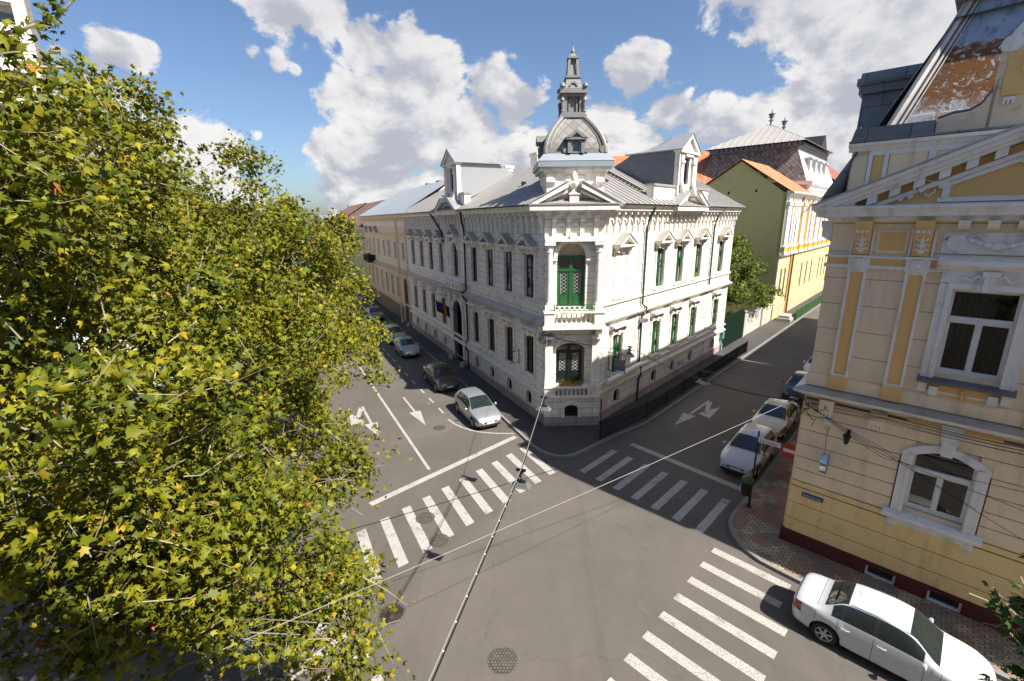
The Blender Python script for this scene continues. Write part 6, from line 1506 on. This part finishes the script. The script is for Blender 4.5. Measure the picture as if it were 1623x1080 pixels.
#  blobs: x, y, z, rx, ry, rz
plane_tree('plane_tree', 'nearest plane tree at the lower left with the largest leaves and high thin shoots', (-8.6,5.0), 17,
  [(-7.2,5.2,12.4,2.5,2.5,1.6),(-5.6,5.6,9.8,2.1,2.0,1.8),(-4.9,6.3,7.0,1.6,1.4,1.5),(-8.6,7.0,11.5,3.0,2.6,2.4),(-6.6,7.2,6.4,2.6,2.0,1.8),(-4.8,5.2,8.2,1.2,1.1,1.2),(-6.6,4.9,8,1.9,1.5,2),(-4.15,8.2,4.7,1.4,1.3,1.1),(-4.0,6.9,4.6,1.3,1.2,1.0),(-5.2,8.3,5.2,1.8,1.5,1.4)],
  2500, 16, .122, seed=3, trunk=.3, tips=[[(-8.6,6.6,13.6),(-8.2,7.2,15.0),(-7.4,7.6,15.9),(-6.9,7.7,16.1)],[(-8.0,6.8,13.6),(-7.2,7.4,14.6),(-6.6,7.7,14.9),(-6.2,7.8,15.3)],[(-7.6,6.9,13.4),(-7.0,7.4,14.2),(-6.5,7.8,14.3),(-6.3,7.9,13.7)],[(-8.6,6.2,13.8),(-8.6,6.6,15.5),(-8.0,6.6,16.4)],[(-8.4,6.9,13.4),(-7.6,7.6,13.9),(-7.2,7.9,13.6)]])
plane_tree('plane_tree', 'big plane tree whose branches reach over the crossing on the avenue', (-10.4,11.2), 16,
  [(-9.4,11.6,12.9,2.8,2.6,2.1),(-7.4,11.3,10.6,2.9,2.5,2.3),(-6.7,11.3,8.0,2.7,2.2,2.2),(-5.6,10.2,6.2,1.6,1.6,1.3),(-9.6,9.6,8.6,3.2,2.4,3),(-11.5,11.5,11,3,3,3),(-7.6,12.6,6.2,3.0,2.4,1.8),(-8.1,8.7,5.6,2.8,1.9,1.7),(-12.5,9.5,7,3,3,2.5),(-4.3,9.2,5.6,1.0,1.0,1.0),(-9.0,11.4,14.6,1.4,1.2,1.2)],
  3700, 16, .128, seed=5, trunk=.34)
plane_tree('plane_tree', 'plane tree with a rounded top left of the avenue, second along the kerb', (-11.5,19.3), 15,
  [(-10.6,19.2,12.0,2.6,2.6,2.0),(-8.6,18.6,10.6,2.2,2.2,1.8),(-8.0,18.2,8.2,2.5,2.2,2.0),(-7.4,17.6,6.4,2.0,2.0,1.5),(-12.5,18.5,10,3,3,2.8),(-11,17.5,6.5,3,2.5,2.3),(-13.5,17,12.2,2.6,2.6,2.2),(-9.5,20.5,7,2.8,2.8,2.2),(-10.0,18.9,13.7,1.3,1.3,1.2),(-12.6,18.4,13.0,2.2,2.0,1.3)],
  2800, 14, .140, seed=8, trunk=.3)
plane_tree('plane_tree', 'plane tree leaning over the parked row, third along the avenue', (-14.6,27.2), 14.5,
  [(-13.6,27.0,11.2,2.6,2.6,2.0),(-11.2,26.6,11.0,2.0,2.0,1.3),(-9.9,26.0,10.9,1.4,1.4,1.0),(-11.2,26.0,8.4,2.5,2.4,1.7),(-11.0,25.6,6.6,2.3,2.2,1.3),(-15,27,8.5,3.2,3,3),(-9.4,25.4,8.9,1.1,1.2,.9),(-13,28,6,3,3,2),(-9.9,26.6,6.0,1.5,1.4,.9)],
  2200, 12, .17, seed=12, trunk=.28, tips=[[(-10.2,26.2,10.8),(-9.2,26.0,11.6),(-8.4,25.9,12.2)]])
plane_tree('plane_tree', 'plane tree furthest up the avenue, mostly hidden behind the others', (-18.6,35.0), 14,
  [(-17.6,34.8,10.5,3.2,3,2.6),(-15,34,8,3,2.6,2.2),(-19,34,9,3.5,3,3)], 900, 8, .22, seed=14, trunk=.26)
tt = plane_tree('walnut_tree', 'dark green leafy tree between the white mansion and the olive gable', pw(FWR,30.5,-4.0), 9.5,
  [(*pw(FWR,29.6,-2.2),7.4,2.2,2.2,1.6),(*pw(FWR,28.4,-1.8),5.3,2.3,2.3,1.7),(*pw(FWR,32.2,-2.6),6.6,2.6,2.6,2.0),(*pw(FWR,30.6,-.6),4.2,2.5,2.2,1.3),(*pw(FWR,32.5,-3),8.6,1.5,1.5,1.2),(*pw(FWR,27.5,-1.2),3.4,1.8,1.8,1.2),(*pw(FWR,34.5,-2.5),6.0,1.4,1.6,1.3)], 1500, 12, .30, lm=LEAFD, trunk=.2, simple=True, seed=21)
plane_tree('garden_tree', 'leafy branches with dark glossy leaves at the lower right corner', (5.6,2.9), 10,
  [(5.35,3.62,7.9,.3,.25,.6),(5.75,3.4,8.6,.5,.4,.5)], 80, 9, .12, lm=LEAFG, trunk=.06, seed=31, cl_r=.25, csz=.35)

# ================================================================= street things
STEEL = mat('galvanised_steel', (.34,.34,.35), .4, .7); SIGNRED = mat('sign_red', (.42,.01,.012), .45, var=.08); SIGNWH = mat('sign_white', (.66,.66,.66), .45, var=.05); SIGNBL = mat('sign_blue', (.015,.03,.17), .4); BINGR = mat('bin_green', (.04,.12,.03), .5)
t = thing('litter_bin', 'dark litter bin with a green domed lid on a post at the corner kerb', 'litter bin', (9.95,17.1,.13)); f = Fr((9.95,17.1), 222, 1, .13)
mb = MB(f); mb.tube([(0,0,0),(0,0,1.0)], .035, 8); mb.lathe([(.12,0),(.12,.02),(.04,.04)], (0,0,0), 12); mb.build('post', BLACKM, t)
mb = MB(f); mb.lathe([(.17,.5),(.2,.52),(.22,1.1),(.225,1.12)], (0,.16,0), 16); mb.build('body', BLKPL, t, smooth=True)
mb = MB(f); mb.lathe([(.25,1.12),(.25,1.17),(.23,1.26),(.15,1.35),(.0,1.39)], (0,.16,0), 16); mb.build('lid', BINGR, t, smooth=True)
mb = MB(f); mb.box(-.09,.09,.375,.385,.74,.96); mb.build('white_panel', SIGNWH, t)
t = thing('no_entry_sign', 'round red no entry sign with a white name panel on a dark pole', 'road sign', (10.25,16.9,.13)); f = Fr((10.25,16.9), 135.2, 1, .13)
mb = MB(f); mb.tube([(-.35,0,0),(-.35,0,3.45)], .035, 8); mb.build('pole', BLACKM, t)
mb = MB(f); mb.box(-.33, .50, .03, .05, 3.0, 3.2); b = mb.build('name_panel', SIGNWH, t); mb = MB(f); text_to(mb, 'B-dul Decebal', .12, -.26, .056, 3.05, width=.62); mb.build('lettering', BLACKM, b)
mb = MB(f); mb.lathe([(.31,0),(.31,.02),(0,.022)], (.82,.03,3.0), 28, 0, 'd'); d = mb.build('red_disc', SIGNRED, t); mb = MB(f); mb.box(.60, 1.04, .052, .06, 2.93, 3.07); mb.build('white_bar', SIGNWH, d); mb = MB(f); mb.box(-.35,.8,.0,.03,2.98,3.01); mb.build('arm', STEEL, t)
mb = MB(FC); mb.box(.37, 1.03, .09, .11, 2.16, 2.33); b = mb.build('street_name_plate', SIGNBL); tag(b, 'blue street name plate on the yellow base of the townhouse', 'name plate')
mb = MB(FC); text_to(mb, 'B-dul Decebal', .12, .43, .114, 2.205, width=.54); mb.build('lettering', SIGNWH, b)
t = thing('wall_lantern', 'black wrought wall lantern on the beige corner of the townhouse', 'lantern', FC.P(1.38,.1,4.9))
mb = MB(FC); mb.tube([(1.38,.06,5.0),(1.38,.2,5.12),(1.38,.3,5.05)], .018, 6); mb.box(1.33,1.43,.06,.08,4.85,5.1); mb.build('bracket', BLACKM, t)
mb = MB(FC); mb.lathe([(.02,-.28),(.06,-.24),(.10,0),(.13,.02),(.08,.10),(.0,.14)], (1.38,.3,4.92), 6); mb.build('lamp_body', BLACKM, t); mb = MB(FC)
t = thing('junction_box', 'small white electric box on the townhouse corner above the oval sign', 'electric box', FC.P(.77,.06,5.2))
mb = MB(FC); mb.box(.66,.88,.065,.2,5.1,5.34); mb.build('box', SIGNWH, t); mb = MB(FC); mb.tube([(.77,.1,5.1),(.72,.12,4.98),(.8,.12,4.9),(.86,.12,5.0),(.8,.1,5.08)], .008, 4); mb.tube([(.8,.1,4.98),(.82,.08,4.2)], .006, 4); mb.build('cable', BLACKM, t)
t = thing('oval_sign', 'edge-on oval illuminated sign in chrome and blue on the townhouse wall', 'sign', FC.P(.93,.07,3.9))
f = Fr(FC.P(.93,.07,0)[:2], 45.2, 1)
mb = MB(FC); 
for k in range(24):
    a, b = 2*math.pi*k/24, 2*math.pi*(k+1)/24; p = lambda q, r, s: (.93+s, .45+.30*r*math.cos(q), 3.85+.38*r*math.sin(q))
    mb.poly([p(a,1,-.09),p(b,1,-.09),p(b,1,.09),p(a,1,.09)], 0)
    for s in (-.092,.092): mb.poly([p(a,1.0,s),p(b,1.0,s),(.93+s*1.25,.45,3.85)], 1)
mb.build('light_box', [CHROME, mat('sign_blue_face', (.08,.2,.38), .3)], t, recalc=False); mb = MB(FC); mb.tube([(.93,.06,3.85),(.93,.18,3.85)], .03, 6); mb.build('bracket', BLACKM, t)
def lamp(label, p, az, grp='street lamps hanging on cables'):
    t = thing('hanging_street_lamp', label, 'street lamp', p, grp); f = Fr(p[:2], az, 1, p[2])
    mb = MB(f); mb.lathe([(.02,.5),(.02,.16),(.06,.15),(.07,.05)], (0,0,0), 8); mb.box(-.04,.04,-.14,.14,.44,.5); mb.tube([(-.10,0,.34),(.10,0,.34)], .035, 8); mb.build('hanger', BLACKM, t)
    mb = MB(f); mb.obox([(-.13,-.25,-.03),(.13,-.25,-.03),(-.13,.25,-.03),(.13,.25,-.03),(-.08,-.19,.08),(.08,-.19,.08),(-.08,.19,.08),(.08,.19,.08)]); mb.box(-.16,.16,-.29,.29,-.05,-.03); mb.build('housing', STEEL, t)
    mb = MB(f); mb.box(-.05,.05,-.14,.14,.08,.14,0); mb.build('ballast', BLKPL, t)
    mb = MB(f); mb.box(-.12,.12,-.24,.24,-.075,-.052); mb.build('lens', HEADL, t)
L1, L2, L3, L4 = (1.23,17.0,4.75), (.21,11.9,4.55), (8.45,19.25,4.95), (6.25,23.55,4.95)
lamp('street lamp hanging on the long cable in front of the mansion corner', L1, 20); lamp('street lamp hanging over the zebra stripes on the avenue', L2, 20); lamp('street lamp hanging over the mouth of the side street', L3, 60); lamp('street lamp hanging close to the green windows of the mansion', L4, 60)
lamp('small street lamp over the avenue in front of the cream terrace house', FWL.P(40,4.6,5.6), -20)
def cable(label, pts, r, m=BLACKM, sag=0, wob=0):
    out = []
    for a, b in zip(pts, pts[1:]):
        for k in range(12):
            u = k/12; out.append((a[0]+(b[0]-a[0])*u, a[1]+(b[1]-a[1])*u, a[2]+(b[2]-a[2])*u-sag*4*u*(1-u)))
    out.append(pts[-1]); mb = MB(); mb.tube(out, r, 5); o = mb.build('overhead_cable', m, smooth=True); tag(o, label, 'cable'); return o
PALE = mat('pale_cable', (.27,.26,.25), .6)
A0 = FCH.P(.15,.3,5.75); A1 = FC.P(-.1,.15,5.9); up = lambda p, h: (p[0], p[1], p[2]+h)
cable('grey cable carrying two street lamps from the mansion corner across the junction', [A0, up(L1,.5), up(L2,.5), (-2.9,-.9,5.3)], .010, PALE)
cable('black twin cable under the lamp cable over the junction', [up(L1,.44), up(L2,.44), (-2.9,-.9,5.2)], .016, BLACKM, .06)
q = MB(); 
for k in range(22):
    u = k/22; a = Vector(up(L2,.47)); b = Vector((-2.9,-.9,5.25)); p = a.lerp(b, u); q.lathe([(.012,-.014),(.018,0),(.012,.014)], (p.x,p.y,p.z-.02), 6)
tag(q.build('cable_clips', SIGNWH), 'row of small white clips along the black cable over the junction', 'cable clips')['kind'] = 'stuff'
cable('thin pale cable from the townhouse corner to the trees, nearer one', [A1, (-12.5,.8,5.5)], .007, PALE, .12)
cable('thin dark cable from the townhouse corner over the zebra crossing', [FC.P(-.1,.12,6.05), (-2.9,8.7,5.7), (-15,3.2,5.7)], .008, BLACKM, .05)
cable('thick black cable sagging from the mansion corner to the townhouse corner', [FCH.P(.2,.35,5.6), FWR.P(1.5,1.6,4.55), up(L3,.1), FC.P(-.15,.12,5.7)], .02, BLACKM, .12)
cable('thin cable holding the lamp at the mouth of the side street', [FWR.P(4.6,.2,5.9), up(L4,.5), up(L3,.5), FCB.P(.6,.1,6.1)], .009, PALE, .02)
cable('slanting service cable on the mansion corner', [FCH.P(.15,.3,5.7), FWR.P(4.5,.25,3.4), FWR.P(12,.2,2.7)], .012, BLACKM, .12)
cable('long service cable along the side street wall', [FWR.P(12,.3,5.2), FWR.P(24,.6,4.2), FWR.P(48,.5,4.4)], .014, BLACKM, .5)
for i in range(7):
    z = 6.02-.045*i; cable(['thickest','second','third','fourth','fifth','sixth','lowest'][i]+' black cable of the bundle running under the townhouse belt cornice', [FC.P(-.05+.03*i,.16,z-.12), FC.P(2.2,.30,z-.02+.02*(i%3)), FC.P(5.5,.33,z-.05*(i%2)), FC.P(12,.33,z)], .006+.003*(i%2), BLACKM, .03+.02*(i%3))
for i, e in enumerate([(4.6,3.9),(6.2,3.2),(9,3.8),(8,5.0)]):
    cable(['upper','middle','lower','straight'][i]+' slack wire crossing in front of the townhouse window', [FC.P(.1,.2,5.7), FC.P(2.4,.45,4.9-.2*i*.5), FC.P(e[0],.6,e[1])], .008, BLACKM, .05)
mb = MB()
for k in range(9):
    c = FCH.P(.05+random.uniform(-.12,.12), .42, 5.55+random.uniform(-.15,.15)); r = random.uniform(.18,.34); pts = [(c[0]+r*math.cos(a), c[1]-.05*k*.3, c[2]+r*math.sin(a)) for a in np.linspace(0, 6.28, 18)]; mb.tube(pts, .013, 4)
tag(mb.build('cable_coil', BLACKM), 'tangled coil of black cable on the mansion corner below the balcony', 'cable coil')
mb = MB()
for k in range(14):
    a = Vector(FC.P(random.uniform(-.25,.5), random.uniform(.15,.4), 5.75+random.uniform(-.2,.2))); pts = [tuple(a)]
    for j in range(4): a = a+Vector((random.uniform(-.25,.25), random.uniform(-.25,.25), random.uniform(-.35,.2))); pts.append(tuple(a))
    mb.tube(pts, .012, 4)
tag(mb.build('cable_tangle', BLACKM), 'messy tangle of cables and brackets at the townhouse corner', 'cable tangle')
# flags at the gate
for i, (s, m3, lab) in enumerate([(16.3, [(.02,.04,.2)]*3, 'dark blue flag on a slanting pole left of the mansion gate'), (14.9, [(.015,.02,.14),(.25,.19,.02),(.2,.015,.015)], 'blue yellow and red flag on a slanting pole at the mansion gate')]):
    t = thing('flag', lab, 'flag', FWL.P(s,.1,4.9), 'flags at the gate'); mb = MB(FWL); mb.tube([(s,.0,4.5),(s-.3,1.5,5.5)], .02, 6); mb.build('pole', DKWOOD, t)
    mb = MB(FWL); 
    for b_ in range(3):
        for k in range(6):
            x0, x1 = b_*.27+k*.045, b_*.27+(k+1)*.045; p = lambda x, z: (s-.12-x*.12+.05*math.sin(x*14), .6+x*.95, 4.9+x*.6+z+.0*x)
            mb.poly([p(x0,-.02),p(x1,-.02),(p(x1,-.02)[0]+.05,p(x1,0)[1]-.1,p(x1,0)[2]-.95),(p(x0,0)[0]+.05,p(x0,0)[1]-.1,p(x0,0)[2]-.95)], b_)
    mb.build('cloth', [mat('flag_%s_%d' % ('ab'[i], k), c, .9, spec=.1) for k, c in enumerate(m3)], t, recalc=False)
for fr, ss in ((FWL, (12.7,15.5,30.3,32.8)),):
    for i, s in enumerate(ss):
        p = fr.P(s,.35,.12); mb = MB(Fr(p[:2],90,-1,.12)); mb.lathe([(.24,0),(.26,.1),(.22,.3),(.12,.45),(0,.5)], (0,0,0), 12); tag(mb.build('guard_stone', STONE, smooth=True), ['rounded guard stone right of the mansion gate','rounded guard stone left of the mansion gate','rounded guard stone right of the cream house archway','rounded guard stone left of the cream house archway'][i], 'guard stone', 'guard stones at the gateways')
# awning roll, sign frame, side box, gas box
mb = MB(FWR); mb.tube([(.3,.42,2.72),(4.6,.36,2.78)], .15, 10); tag(mb.build('rolled_awning', WHITEP, smooth=True), 'rolled white awning along the mansion wall beside the corner balcony', 'awning')
t = thing('hanging_sign', 'blank black hanging sign in an iron frame beside the turret', 'sign', FWR.P(1.0,.0,3.6)); mb = MB(FWR)
for a, b in (((1.0,0,4.3),(1.0,1.2,4.3)),((1.0,.05,3.2),(1.0,.05,4.4)),((1.0,1.15,3.2),(1.0,1.15,4.3)),((1.0,0,3.2),(1.0,1.2,3.2))): mb.bar(a, b, .03, .03)
mb.build('frame', BLACKM, t); mb = MB(FWR); mb.box(.97,1.03,.45,1.1,3.3,4.0); mb.build('board', ZINCDK, t)
t = thing('sign_bracket', 'small iron bracket frame on the shaded avenue wall of the mansion', 'bracket', FWL.P(3.1,0,3.2)); mb = MB(FWL)
for a, b in (((3.1,.02,3.0),(3.1,.02,4.0)),((3.1,0,3.9),(3.1,.7,3.9)),((3.1,0,3.15),(3.1,.7,3.15))): mb.bar(a, b, .035, .035)
mb.build('frame', BLACKM, t)
mb = MB(FWR); mb.box(20.35,20.75,.08,.3,1.3,1.9); mb.box(20.5,20.6,.1,.2,.1,1.3); tag(mb.build('gas_meter_box', mat('box_teal', (.10,.25,.28), .5)), 'blue green meter box at the far end of the mansion side wall', 'meter box')
mb = MB(FWR); mb.box(4.45,4.95,.16,.5,5.55,5.75); mb.tube([(4.5,.3,5.9),(4.35,.55,6.2),(4.4,.45,6.6)], .03, 6); tag(mb.build('wall_floodlight', STEEL), 'small floodlight fixed to the green downpipe', 'floodlight')
t = thing('marker_post', 'thin post with a red and white head by the mansion corner', 'post', (5.05,24.5,.13)); f = Fr((5.05,24.5), 90, -1, .13); mb = MB(f); mb.tube([(0,0,0),(0,0,1.9)], .03, 8); mb.build('pole', BLACKM, t); mb = MB(f); mb.box(-.05,.05,-.05,.05,1.3,1.95); mb.build('head', SIGNRED, t)
# window box plants on the lower balcony
t = thing('balcony_planter', 'planter with yellow green plants on the lower turret balcony', 'planter', FCH.P(1.3,.45,2.64)); mb = MB(FCH); mb.box(.85,2.2,.3,.5,2.65,2.78); mb.build('trough', mat('terracotta', (.4,.2,.1)), t)
g = np.random.default_rng(4); n = 160; C = np.array([FCH.P(g.uniform(.75,2.3), g.uniform(.25,.6), g.uniform(2.74,2.95)) for _ in range(n)]); N0 = unit(g.normal(size=(n,3))+np.array([0,-.3,.8])); U = unit(np.cross(N0, g.normal(size=(n,3)))); leaves_mesh('plants', C, U, np.cross(N0,U), N0, g.uniform(.08,.16,n), g.uniform(.3,.9,n), LEAF, t, True)
# fallen leaves
g = np.random.default_rng(9)
for i, (x, y, lab) in enumerate([(-5.95,17.6,'large orange fallen leaf near the end of the stop line'), (-7.3,23.6,'curled orange fallen leaf in the lane left of the centre line'), (-5.6,29.2,'brown fallen leaf beside the parked silver hatchback'), (-4.4,12.9,'yellow fallen leaf near the dark manhole')]):
    C = np.array([[x,y,.03]]); e = bpy.data.objects.new('tmp', None); a = g.uniform(0,6); U = np.array([[math.cos(a),math.sin(a),.15]]); N0 = np.array([[0,-.1,1.0]])
    o = leaves_mesh('fallen_leaf', C, U, np.cross(N0,U), N0, np.array([.26]), np.array([.95]), LEAF, None); bpy.data.objects.remove(e); tag(o, lab, 'leaf', 'fallen leaves on the road')
